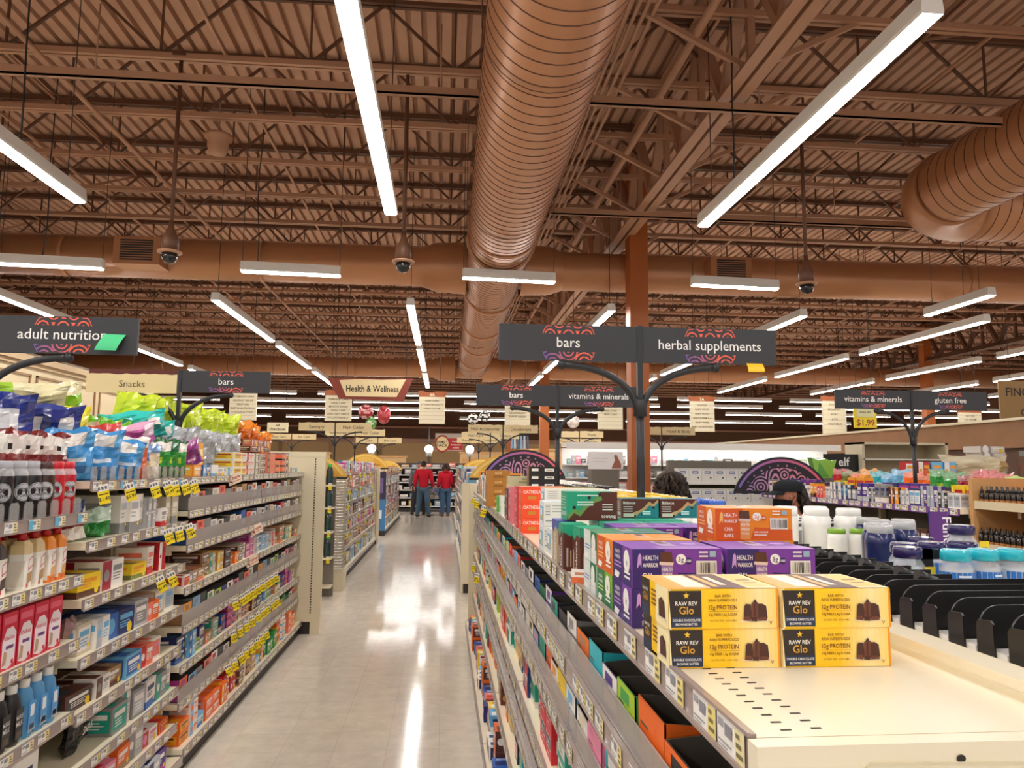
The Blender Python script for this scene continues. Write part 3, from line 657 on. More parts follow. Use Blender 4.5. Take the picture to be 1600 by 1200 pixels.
# ================================================================ GONDOLAS
def label_mesh(sx, var):
    """a printed shelf label: white with grey print, yellow price end"""
    m = MB(); w = .074; X = 0.0015 * sx
    def r(a, z0, c, z1, col, k):
        a, c = sorted((a * sx, c * sx)); x = X + sx * k * .0004
        q = [(x, a, z0), (x, c, z0), (x, c, z1), (x, a, z1)]; m.poly(q if sx > 0 else q[::-1], col)
    r(-w / 2, -.0175, w / 2, .0165, lin((0xf4f1ec, 0xf4f1ec, 0xf0ece6)[var]), 0)
    r(.012, -.0175, w / 2, .0145, lin((0xecd98a, 0xe8dca8, 0xe6dcae)[var]), 1)
    for k in range(3): r(.016, -.012 + k * .009, .034 - .004 * k, -.0075 + k * .009, lin(0x7a6f4c), 2)
    r(-.033, .004, -.018, .012, lin(0xa0a0a4), 2); r(-.014, -.002, .006, .011, lin(0x8a8a90), 2); r(-.033, -.011, .004, -.009, lin(0xa0a0a2), 2); r(-.033, -.015, -.006, -.0135, lin(0xa8a8aa), 2)
    if var == 2: r(-.036, -.0175, -.012, .014, lin(0x58aed2), 3)
    me = m.mesh('price_label'); me.materials.append(SIGN); return me
LABEL = {(sx, v): label_mesh(sx, v) for sx in (1, -1) for v in range(3)}
PEG = None
def unit(sx, lip, spine, y0, y1, levels, label, base_lip=None, back=1.78, seed=1, gap=.13, name='shelving_unit', group=None, vals=None, backmat=None, rail=None, labels=True):
    """one bay of a gondola: sx = the way its front faces along X"""
    rg = random.Random(seed); e = empty(name, label, 'shelving', (spine, y0, 0), group=group); L = y1 - y0; F = lip - spine; bl = (base_lip or lip) - spine
    bx = lambda a, b2: sorted((a, b2))
    m = MB(); a, b2 = bx(0, sx * .02); m.box(a, b2, 0, L, 0.1, back); m.build('back_panel', backmat or GREYB, e)
    m = MB(); a, b2 = bx(0, bl - sx * .03); m.box(a, b2, 0, L, 0, .09); m.build('kick_plate', DARKS, e)
    m = MB(); a, b2 = bx(sx * .02, sx * .06)
    for yy in (0.0, L - .02): m.box(a, b2, yy, yy + .02, .1, back)
    m.build('upright', CREAM, e)
    for (z, ty) in levels:
        f = F if z > .2 else bl
        m = MB(); a, b2 = bx(sx * .02, f - sx * .004); m.box(a, b2, .004, L - .004, z - .028, z); 
        for yy in (.02, L - .03): m.beam((sx * .03, yy, z - .05), (f * .8, yy, z - .03), .012, .045)
        sh = m.build('shelf', LEDGE, e)
        m = MB(); a, b2 = bx(f - sx * .006, f); m.box(a, b2, .002, L - .002, z - .036, z + .004); m.box(*bx(f, f + sx * .004), .002, L - .002, z - .040, z - .034); m.box(*bx(f, f + sx * .003), .002, L - .002, z + .001, z + .005)
        m.build('price_channel', rail or RAIL, sh)
        if ty == 'tray':
            m = MB(); a, b2 = bx(f - sx * .010, f - sx * .007); m.box(a, b2, .006, L - .006, z + .004, z + (.075 if sx > 0 else .058)); m.build('clear_fence', ACRYL, sh)
        if ty == 'tabs':
            k = int(L / .085)
            for i in range(k):
                m = MB(); X = f - sx * .012; yy = .04 + i * .085; pts = [(yy - .028, z), (yy + .028, z), (yy + .028, z + .05), (yy + .018, z + .062), (yy - .018, z + .062), (yy - .028, z + .05)]
                for X2, sg in ((X, 1), (X + sx * .003, -1)): m.poly([(X2, q, w2) for q, w2 in pts][::sg])
                m.build('pusher_front', TABS, sh)
        if labels:
            yy = .05
            while yy < L - .04:
                o = put('price_label', LABEL[sx, rg.choice((0, 0, 1, 1, 2) if ty == 'tabs' else (0, 0, 1))], sh, (f, yy, z - .016)); yy += max(.078, gap * rg.uniform(.62, 1.35))
    return e
SPL = -1.85; LIPL = -1.40
unit(1, LIPL, SPL, .66, 1.885, ((1.455, 'plain'), (1.215, 'plain'), (.97, 'plain'), (.70, 'plain'), (.40, 'plain'), (.13, 'plain')), 'cream bay of the snack gondola just outside the picture, beside the shake bottles', -1.36, 1.62, 1, labels=False)
unit(1, LIPL, SPL, 1.89, 3.11, ((1.455, 'tabs'), (1.215, 'plain'), (.97, 'plain'), (.70, 'plain'), (.40, 'plain'), (.13, 'plain')), 'cream shelving bay holding shake bottles, near end of the snack gondola', -1.36, 1.62, 2)
unit(1, LIPL, SPL, 3.115, 4.28, ((1.575, 'tabs'), (1.335, 'plain'), (1.11, 'plain'), (.885, 'plain'), (.674, 'plain'), (.46, 'plain'), (.27, 'plain'), (.10, 'plain')), 'cream shelving bay under the chip bags, next to the shake bottles', -1.36, 1.7, 3)
LZ3 = ((1.575, 'plain'), (1.39, 'tray'), (1.20, 'tray'), (.97, 'plain'), (.765, 'tray'), (.555, 'plain'), (.36, 'tray'), (.13, 'plain'))
unit(1, LIPL, SPL, 4.285, 5.94, LZ3, 'cream bar shelving bay with clear fences, after the chip bags', -1.36, 1.76, 4, .1)
unit(1, LIPL, SPL, 5.945, 7.60, LZ3, 'cream bar shelving bay with clear fences, touching the beige end panel', -1.36, 1.76, 5, .1)
SPR = .70; LIPR = .30
LZR = ((1.39, 'plain'), (1.19, 'tray'), (1.02, 'tray'), (.80, 'plain'), (.65, 'tray'), (.40, 'plain'), (.13, 'plain'))
ys = (.72, 1.82, 3.04, 4.26, 5.48, 6.7, 7.5)
nm = ('nearest the bare ivory shelf corner', 'second from the bare shelf corner', 'third from the bare shelf corner', 'fourth from the bare shelf corner', 'fifth from the bare shelf corner', 'short one at the slotted end panel')
for i in range(6):
    unit(-1, LIPR, SPR, ys[i] + .003, ys[i + 1] - .002, LZR, 'cream bay of the bars gondola, ' + ['the bay ending in the bare ivory shelf corner', 'second bay from the bare shelf corner', 'third bay from the bare shelf corner', 'fourth bay from the bare shelf corner', 'fifth bay from the bare shelf corner', 'short bay at the slotted end panel'][i], .235, 1.36, 10 + i, .105)
# nearest bay: shelf end with its bracket plate and slots, and the ledge along the spine
e = empty('ivory_shelf', 'bare ivory perforated top shelf edge plate facing the viewer, at the gondola end', 'shelf', (0, 0, 0))
m = MB(); m.box(.296, .70, .700, .722, 1.345, 1.391); m.box(.70, 1.20, .700, .722, 1.345, 1.399); m.build('edge_plate', LEDGE, e)
m = MB()
for (x, z, r) in ((.385, 1.362, .0055), (.497, 1.376, .0038), (.62, 1.362, .0055)):
    m.poly([(x + r * 1.25 * math.cos(2 * PI * k / 14), .6992, z + r * math.sin(2 * PI * k / 14)) for k in range(14)][::-1])
m.build('bolt_hole', DARKS, e)
m = MB(); m.beam((.36, .70, 1.3485), (.405, .70, 1.3735), .003, .003); m.beam((.405, .70, 1.3735), (.42, .70, 1.3735), .003, .003); m.beam((.42, .70, 1.3735), (.735, .70, 1.366), .003, .003); m.build('pressed_rib', CREAM, e)
m = MB()
for r, x in enumerate((.345, .378)):
    for k in range(14):
        yy = .745 + k * .0225 + r * .003; m.box(x - .0055, x + .0055, yy - .0016, yy + .0016, 1.3902, 1.3906)
m.build('perforation', DARKS, e)
e = empty('divider_ledge', 'long ivory ledge strip along the spine behind the yellow boxes', 'ledge', (0, 0, 0))
m = MB(); m.box(.664, .712, .722, 7.5, 1.34, 1.410); m.build('ledge', LEDGE, e)
m = MB(); m.box(.656, .664, .722, 7.5, 1.36, 1.398); m.build('step', CREAM, e)
# end panels
def end_panel(x0, x1, y, h, slot, label, kick):
    e = empty('end_panel', label, 'panel', (0, y, 0)); m = MB(); m.box(x0, x1, 0, .07, .12, h); m.box(x0 + .01, x1 - .01, -.004, 0, h - .05, h - .02); m.build('panel', CREAM, e)
    m = MB(); m.box(kick[0], kick[1], .01, .06, 0, .12); m.build('kick_plate', DARKS, e)
    m = MB(); z = .2
    while z < h - .06: m.box(slot - .006, slot + .006, -.002, .0, z, z + .015); z += .0254
    m.build('slot', DARKS, e)
    m = MB(); m.box(kick[1] - .005, x1, 0, .07, 0, .12) if slot > kick[1] - .2 and x0 < -1 else m.box(x0, x0 + .03, 0, .07, 0, .12); m.build('leg', CREAM, e)
end_panel(-1.86, -1.19, 7.61, 1.78, -1.285, 'tall beige slotted end panel closing the snack gondola', (-1.85, -1.28))
end_panel(.262, .76, 7.55, 1.475, .345, 'beige slotted end panel closing the bars gondola', (.29, .75))

# sale tags and new tags
def tag_mesh(seed):
    rg = random.Random(seed); m = MB(); w, h = .044, .080
    def r(a, b2, c, d, col, k): m.poly([(a, -k * .0003, b2), (c, -k * .0003, b2), (c, -k * .0003, d), (a, -k * .0003, d)], col)
    r(-w / 2, -h, w / 2, 0, lin(0xf6dc16), 0); r(-w / 2, -.027, w / 2, 0, lin(0xf2efe8), 1)
    for k in range(3): r(-.019 + k * .0135, -.021, -.010 + k * .0135, -.008, lin(0x6a6a70), 2)
    m.text(rg.choice(('2/$4', '$1.49', '2/$3', '$5.99')), (0, -.0008, -.066), (1, 0, 0), (0, 0, 1), .022, lin(0x2a2410), 'C', squeeze=.042); r(-.018, -.042, .018, -.037, lin(0x5a4a10), 2)
    me = m.mesh('sale_tag'); me.materials.append(SIGN); return me
TAGS = [tag_mesh(k) for k in range(4)]
def tags(ys, z, place, lip=LIPL, sx=1, seed=0, yaw=.75):
    rg = random.Random(seed)
    for k, y in enumerate(ys):
        o = put('sale_tag', TAGS[rg.randrange(4)], None, (lip + sx * .012, y, z - .012), sx * (yaw + rg.uniform(-.12, .12))); o.rotation_euler = (0, -.3 * sx + rg.uniform(-.12, .12), o.rotation_euler[2])
        tag(o, '%s yellow sale tag from near end, %s' % (ORD[k], place), 'price tag', 'yellow sale tags')
tags((3.18, 3.43, 3.715, 3.877, 3.99, 4.13, 4.27), 1.575, 'shelf directly below the chip bags', seed=1)
tags((3.93, 4.09, 4.24), 1.335, 'second shelf below the chip bags', seed=2)
tags((3.86, 4.01), 1.11, 'third shelf below the chip bags', seed=3)
tags([5.25 + .15 * k for k in range(9)], .765, 'third fenced snack shelf', seed=4)
tags([5.25 + .16 * k for k in range(9)], .555, 'low unfenced snack shelf', seed=5)
tags([5.15 + .15 * k for k in range(8)], .36, 'lowest fenced snack shelf', seed=6)
tags((5.2, 6.3, 6.9), 1.39, 'top edge of the bars gondola', LIPR, -1, 8, .5)
tags((6.1, 6.8), .80, 'low on the bars gondola by its end panel', LIPR, -1, 9, .5)
for (y, z, where) in ((5.1, 1.575, 'top bar shelf by chip bags'), (5.75, 1.19, 'second fenced bar shelf'), (5.65, .97, 'plain shelf below the fences')):
    m = MB(); m.poly([(-.05, 0, -.035), (.05, 0, -.035), (.05, 0, .035), (-.05, 0, .035)], lin(0xf2dcc4)); m.poly([(-.05, -.0004, 0), (-.02, -.0004, -.03), (-.02, -.0004, .03)], lin(0xb04a3a))
    m.text('new', (.015, -.0006, -.004), (1, 0, 0), (0, 0, 1), .036, lin(0xb03a2a), 'C'); m.box(-.016, .045, -.0006, -.0004, -.02, -.014, lin(0xc98a6a))
    o = m.build('new_tag', SIGN, None, (LIPL + .015, y, z - .02), .8); o.rotation_euler = (0, -.35, .8); tag(o, 'tilted cream and red new tag clipped on the ' + where, 'price tag', 'new item tags')

# ================================================================ GENERIC SHELF GOODS
CM = {}
def carton_obj(sx, d, w, h, base, acc, light, seed, tray=False):
    key = (sx, d, w, h, base, acc, light, seed, tray)
    if key not in CM:
        fr = 'R' if sx > 0 else 'L'
        mb = open_tray(d, w, h, K[base], lin(0x5c5750), K[light], seed, fr) if tray else generic_carton(d, w, h, K[base], K[acc], K[light], seed, fr, fr + 'FT')
        CM[key] = mb.mesh('bar_tray' if tray else 'bar_carton'); CM[key].materials.append(PRINT)
    return CM[key]
STUFF = {}
def stuff(kind, label, me, loc, rz=0):
    mb, lab = STUFF.setdefault(kind, (MB(), label)); b = len(mb.v); c, s2 = math.cos(rz), math.sin(rz)
    mb.v.extend((loc[0] + v.co.x * c - v.co.y * s2, loc[1] + v.co.x * s2 + v.co.y * c, loc[2] + v.co.z) for v in me.vertices); cols = me.color_attributes['Col'].data
    for p in me.polygons: mb.face([b + i for i in p.vertices], tuple(cols[p.loop_start].color[:3]))
def fill(sx, lip, z, y0, y1, seq, place, seed, tray=False, jitter=.012, gap=.008, kind=None, empty_p=0.0, scale=1.0, rest=None):
    """lines cartons up along a shelf: seq rows = (base, accent, light, width, depth, height, wide, high)"""
    rg = random.Random(seed); y = y0; i = 0
    while y < y1 - .05:
        base, acc, light, w, d, h, nw, nh = seq[i % len(seq)]; i += 1
        w *= scale; h *= scale
        if tray and sx > 0: h = round(h * 1.25, 4)
        if rg.random() < empty_p: y += w * .8
        me = carton_obj(sx, d, w, h, base, acc, light, rg.randrange(3) + i % 3 * 10, tray)
        for a in range(nw):
            if y + w > y1: return
            back = rg.uniform(-.004, .002) if tray else rg.uniform(.004, .03)
            for b2 in range((nh - (1 if nh > 1 and rg.random() < .28 else 0)) if not tray else 1):
                x = lip - sx * (.016 + back + d / 2) + rg.uniform(-.002, .002)
                if rest and y > rest[0]:
                    stuff(rest[1], rest[2], me, (x, y + w / 2, z + b2 * (h + .0006) + .0004)); continue
                o = put('bar_tray' if tray else (kind or 'bar_carton'), me, None, (x, y + w / 2 + rg.uniform(-.002, .002), z + b2 * (h + .0006) + .0004), rg.uniform(-.09, .07) if b2 == 0 and nh == 1 and not tray else rg.uniform(-.015, .015) if not tray else 0)
                ex = '' if nh == 1 or tray else ('bottom', 'upper', 'topmost', 'fourth-tier')[b2]
                product(o, base.replace('_', ' '), ('open bar tray' if tray else (kind or 'bar carton')).replace('_', ' '), 'tray' if tray else 'box', place, y, place, ex)
            y += w + rg.uniform(.3, 1.5) * gap
S = lambda b, a, l, w=.15, d=.14, h=.055, nw=1, nh=2: (b, a, l, w, d, h, nw, nh)
T = lambda b, l, w=.13, d=.3, h=.09: (b, b, l, w, d, h, 1, 1)
LB = 'on the %s'
# bar bays beside the beige end panel
fill(1, LIPL, 1.575, 4.86, 7.52, [S('white', 'tan', 'grey', .19, .16, .052, 1, 2), S('white', 'turquoise', 'silver', .13, .16, .052, 1, 2), S('white', 'yellow', 'crimson', .20, .16, .052, 1, 3), S('white', 'yellow', 'magenta', .12, .16, .052, 1, 3),
     S('white', 'crimson', 'salmon', .13, .16, .052, 2, 3), S('white', 'olive', 'grey', .12, .16, .052, 1, 3), S('beige', 'brown', 'white', .12, .16, .052, 2, 3), S('salmon', 'charcoal', 'tan', .17, .18, .055, 2, 3), S('salmon', 'black', 'amber', .18, .18, .055, 2, 3), S('grey', 'navy', 'white', .17, .18, .06, 1, 3)], LB % 'top bar shelf by chip bags', 31)
tr1 = [T('grey', 'silver'), T('brown', 'salmon'), T('charcoal', 'white'), T('beige', 'white'), T('red', 'salmon'), T('grey', 'white'), T('dark_red', 'tan'), T('silver', 'white'), T('tan', 'olive'), T('charcoal', 'silver'), T('orange', 'white')]
fill(1, LIPL, 1.39, 4.33, 7.52, tr1, LB % 'upper fenced snack shelf', 32, True)
fill(1, LIPL, 1.20, 4.33, 7.52, [T('blue', 'white'), T('red', 'salmon'), T('grey', 'white'), T('silver', 'white'), T('brown', 'white'), T('charcoal', 'silver'), T('beige', 'white'), T('kraft', 'white')], LB % 'second fenced snack shelf', 33, True)
fill(1, LIPL, .97, 4.33, 7.52, [S('white', 'red', 'salmon', .10, .2, .06, 1, 2), S('kraft', 'grey', 'white', .12, .18, .07, 1, 1), S('kraft', 'salmon', 'white', .13, .2, .07, 1, 2), S('kraft', 'brown', 'white', .14, .2, .07, 1, 2), S('beige', 'teal', 'white', .11, .2, .06, 1, 2), S('tan', 'yellow', 'white', .13, .2, .06, 1, 2), S('brown', 'black', 'silver', .13, .2, .06, 1, 2), S('kraft', 'salmon', 'white', .1, .2, .07, 1, 1), S('orange', 'amber', 'white', .09, .2, .075, 1, 2),
     S('beige', 'charcoal', 'white', .12, .2, .055, 1, 2), S('white', 'black', 'grey', .1, .2, .055, 1, 2), S('magenta', 'pink', 'white', .12, .2, .05, 1, 3), S('pink', 'magenta', 'white', .1, .2, .05, 1, 3), S('white', 'silver', 'grey', .12, .2, .06, 1, 2), S('white', 'light_blue', 'blue', .11, .2, .06, 1, 2), S('silver', 'light_blue', 'white', .12, .2, .06, 2, 2)], LB % 'unfenced middle snack shelf', 34, empty_p=.12)
fill(1, LIPL, .765, 4.33, 7.52, [T('kraft', 'amber'), T('grey', 'light_blue'), T('charcoal', 'white'), T('green', 'white'), T('charcoal', 'lime'), T('navy', 'white'), T('brown', 'white'), T('dark_red', 'pink'), T('charcoal', 'salmon'), T('crimson', 'salmon'), T('grey', 'white'), T('black', 'silver')], LB % 'third fenced snack shelf', 35, True)
fill(1, LIPL, .555, 4.33, 7.52, [S('navy', 'blue', 'white', .15, .22, .07, 1, 2), S('light_blue', 'blue', 'white', .11, .2, .07, 1, 2), S('lime', 'green', 'white', .10, .2, .07, 1, 2), S('violet', 'grey', 'white', .10, .2, .06, 1, 2), S('tan', 'salmon', 'white', .11, .2, .06, 1, 2), S('beige', 'teal', 'white', .1, .2, .06, 1, 2), S('black', 'brown', 'white', .11, .2, .05, 1, 1), S('blue', 'navy', 'salmon', .1, .2, .05, 1, 2), S('magenta', 'crimson', 'pink', .12, .2, .05, 1, 3), S('magenta', 'violet', 'pink', .1, .2, .05, 1, 3), S('white', 'tan', 'brown', .12, .2, .05, 1, 2), S('salmon', 'brown', 'white', .12, .2, .055, 1, 2), S('kraft', 'tan', 'white', .12, .2, .06, 1, 2), S('brown', 'tan', 'white', .12, .2, .06, 1, 2), S('charcoal', 'grey', 'white', .12, .2, .06, 1, 2)], LB % 'low unfenced snack shelf', 36)
fill(1, LIPL, .36, 4.33, 7.52, [T('magenta', 'orange'), T('brown', 'light_blue'), T('grey', 'white'), T('dark_red', 'salmon'), T('red', 'white'), T('charcoal', 'salmon'), T('grey', 'white'), T('brown', 'tan'), T('dark_green', 'green'), T('charcoal', 'turquoise'), T('dark_green', 'white')], LB % 'lowest fenced snack shelf', 37, True)
fill(1, -1.36, .13, 4.33, 7.52, [S('orange', 'amber', 'brown', .14, .2, .06, 1, 3), S('white', 'light_blue', 'orange', .12, .2, .06, 1, 3), S('light_blue', 'blue', 'white', .12, .2, .07, 1, 2), S('orange', 'salmon', 'white', .14, .2, .06, 2, 3), S('orange', 'amber', 'white', .12, .2, .06, 1, 2), S('red', 'crimson', 'white', .13, .2, .07, 2, 3), S('brown', 'kraft', 'white', .12, .2, .05, 1, 3), S('beige', 'tan', 'white', .13, .2, .06, 1, 2), S('kraft', 'brown', 'tan', .12, .2, .05, 1, 3), S('tan', 'kraft', 'white', .12, .2, .05, 1, 2), S('light_blue', 'silver', 'white', .12, .2, .06, 1, 1), S('amber', 'brown', 'white', .12, .2, .06, 1, 2), S('dark_green', 'green', 'white', .09, .2, .11, 3, 1), S('green', 'dark_green', 'white', .07, .2, .13, 2, 1)], LB % 'snack gondola deck', 38)
# bay under the chip bags
fill(1, LIPL, 1.335, 3.5, 4.24, [S('white', 'grey', 'silver', .085, .2, .17, 3, 1), S('silver', 'grey', 'white', .07, .2, .15, 2, 1), S('white', 'red', 'grey', .09, .16, .09, 1, 1), S('beige', 'grey', 'white', .08, .2, .14, 2, 1)], LB % 'second shelf below chip bags', 41, kind='pastry_carton')
fill(1, LIPL, 1.11, 3.17, 4.24, [S('yellow', 'brown', 'amber', .17, .2, .09, 1, 1), S('white', 'crimson', 'grey', .20, .2, .12, 1, 1), S('yellow', 'olive', 'amber', .15, .12, .07, 1, 1), S('white', 'red', 'salmon', .09, .15, .13, 1, 1), S('red', 'white', 'crimson', .07, .2, .14, 1, 1), S('charcoal', 'white', 'grey', .14, .2, .12, 1, 1)], LB % 'third shelf below chip bags', 42, kind='cookie_carton', empty_p=.3)
fill(1, LIPL, .885, 3.17, 4.24, [S('beige', 'white', 'light_blue', .12, .12, .12, 1, 1), S('white', 'silver', 'light_blue', .13, .12, .12, 1, 1), S('navy', 'blue', 'light_blue', .26, .2, .11, 1, 1), S('silver', 'grey', 'white', .14, .2, .12, 1, 1), S('orange', 'salmon', 'white', .13, .2, .09, 1, 1)], LB % 'fourth shelf below chip bags', 43, kind='cookie_carton')
fill(1, LIPL, .674, 3.13, 4.24, [S('brown', 'charcoal', 'white', .20, .2, .07, 1, 1), S('white', 'brown', 'grey', .13, .16, .08, 1, 1), S('kraft', 'brown', 'white', .14, .2, .08, 1, 1), S('light_blue', 'blue', 'white', .18, .2, .10, 1, 1), S('salmon', 'red', 'white', .13, .2, .10, 1, 1), S('white', 'salmon', 'pink', .12, .2, .10, 1, 1)], LB % 'fifth shelf below chip bags', 44, kind='cookie_carton')
fill(1, LIPL, .46, 3.53, 4.24, [S('grey', 'teal', 'white', .15, .15, .12, 1, 1), S('white', 'teal', 'silver', .06, .15, .14, 1, 1), S('grey', 'silver', 'white', .12, .2, .13, 1, 1), S('white', 'blue', 'navy', .14, .2, .13, 1, 1)], LB % 'sixth shelf below chip bags', 45, kind='cookie_carton')
fill(1, LIPL, .27, 3.13, 4.24, [S('white', 'red', 'pink', .18, .2, .07, 1, 1), S('orange', 'red', 'amber', .12, .16, .06, 1, 1), S('pink', 'red', 'white', .16, .2, .08, 1, 1), S('orange', 'kraft', 'white', .14, .2, .1, 1, 1), S('silver', 'grey', 'white', .14, .2, .13, 1, 1)], LB % 'seventh shelf below chip bags', 46, kind='cookie_carton')
fill(1, -1.36, .10, 3.13, 4.24, [S('tan', 'orange', 'white', .14, .2, .09, 1, 1), S('silver', 'navy', 'white', .15, .2, .11, 1, 1), S('violet', 'magenta', 'white', .12, .2, .11, 1, 1), S('white', 'grey', 'red', .14, .2, .1, 1, 1)], LB % 'bottom deck below chip bags', 47, kind='cookie_carton')
fill(1, LIPL, .40, 1.95, 3.07, [S('white', 'crimson', 'navy', .2, .2, .24, 2, 1), S('beige', 'grey', 'light_blue', .17, .15, .22, 2, 1)], LB % 'lowest shake bay shelf', 48, kind='powder_carton')
# bars gondola, aisle side
RB = 'on the %s'
rt = [T('turquoise', 'white', .15), T('black', 'orange', .14), T('orange', 'amber', .14), T('green', 'lime', .12), T('violet', 'white', .12), T('turquoise', 'light_blue', .13), T('kraft', 'orange', .14), T('grey', 'white'), T('charcoal', 'white'), T('charcoal', 'teal'), T('purple', 'white'), T('dark_green', 'teal'), T('navy', 'blue'), T('black', 'white'), T('grey', 'white'), T('charcoal', 'white'), T('red', 'salmon'), T('light_blue', 'blue'), T('grey', 'pink'), T('orange', 'red'), T('beige', 'white'), T('dark_green', 'lime')]
fill(-1, LIPR, 1.19, .76, 7.4, rt, RB % 'upper fenced bars-side shelf', 51, True)
fill(-1, LIPR, 1.02, .8, 7.4, [T('white', 'silver'), T('grey', 'white'), T('blue', 'white'), T('orange', 'red'), T('white', 'turquoise'), T('pink', 'magenta'), T('cream', 'white'), T('light_blue', 'white'), T('yellow', 'amber'), T('amber', 'white'), T('orange', 'salmon'), T('teal', 'white'), T('pink', 'light_blue'), T('black', 'cream')], RB % 'second fenced bars-side shelf', 52, True)
fill(-1, LIPR, .80, 2.70, 7.4, [S('teal', 'white', 'green', .12, .14, .08, 1, 2), S('red', 'navy', 'white', .16, .14, .09, 2, 2), S('tan', 'navy', 'cream', .14, .14, .09, 1, 2), S('cream', 'yellow', 'tan', .09, .14, .1, 1, 1), S('yellow', 'amber', 'white', .08, .14, .07, 1, 2), S('cream', 'teal', 'white', .12, .14, .1, 1, 1), S('white', 'teal', 'charcoal', .14, .14, .08, 1, 2), S('orange', 'red', 'white', .14, .14, .09, 2, 2), S('cream', 'orange', 'white', .12, .14, .09, 1, 2), S('dark_green', 'tan', 'white', .12, .14, .08, 1, 2), S('teal', 'lime', 'white', .12, .14, .08, 2, 2)], RB % 'unfenced middle bars-side shelf', 53, rest=(2.9, 'remaining_bar_cartons', 'crowded bar cartons toward the dim end of the lower bars-side shelves'))
fill(-1, LIPR, .65, .8, 7.4, [T('amber', 'orange', .1), T('orange', 'black', .1), T('black', 'cream', .1), T('charcoal', 'white', .1), T('amber', 'cream', .1), T('violet', 'white', .1), T('navy', 'silver', .1), T('salmon', 'white', .1), T('tan', 'black', .1), T('white', 'navy', .1)], RB % 'third fenced bars-side shelf', 54, True)
fill(-1, LIPR, .40, 1.2, 7.4, [S('orange', 'red', 'brown', .15, .14, .08, 1, 1), S('dark_red', 'brown', 'tan', .1, .14, .07, 1, 2), S('kraft', 'tan', 'white', .14, .14, .06, 1, 1), S('teal', 'turquoise', 'white', .1, .14, .1, 1, 1), S('black', 'white', 'salmon', .12, .14, .08, 1, 2), S('orange', 'red', 'white', .16, .14, .09, 1, 2), S('cream', 'yellow', 'white', .12, .14, .09, 1, 2), S('tan', 'orange', 'white', .1, .14, .08, 1, 2)], RB % 'low unfenced bars-side shelf', 55, empty_p=.15, rest=(2.2, 'remaining_bar_cartons', 'crowded bar cartons toward the dim end of the lower bars-side shelves'))
fill(-1, .235, .13, 2.0, 7.4, [S('navy', 'violet', 'white', .12, .14, .09, 2, 1), S('salmon', 'red', 'white', .12, .14, .1, 1, 1), S('blue', 'navy', 'white', .11, .14, .08, 2, 1), S('orange', 'brown', 'white', .14, .14, .1, 1, 2), S('white', 'navy', 'black', .1, .14, .08, 2, 1), S('light_blue', 'white', 'navy', .12, .14, .08, 1, 2), S('yellow', 'white', 'red', .12, .14, .08, 1, 2)], RB % 'bars-side bottom deck', 56, rest=(2.5, 'remaining_bar_cartons', 'crowded bar cartons toward the dim end of the lower bars-side shelves'))

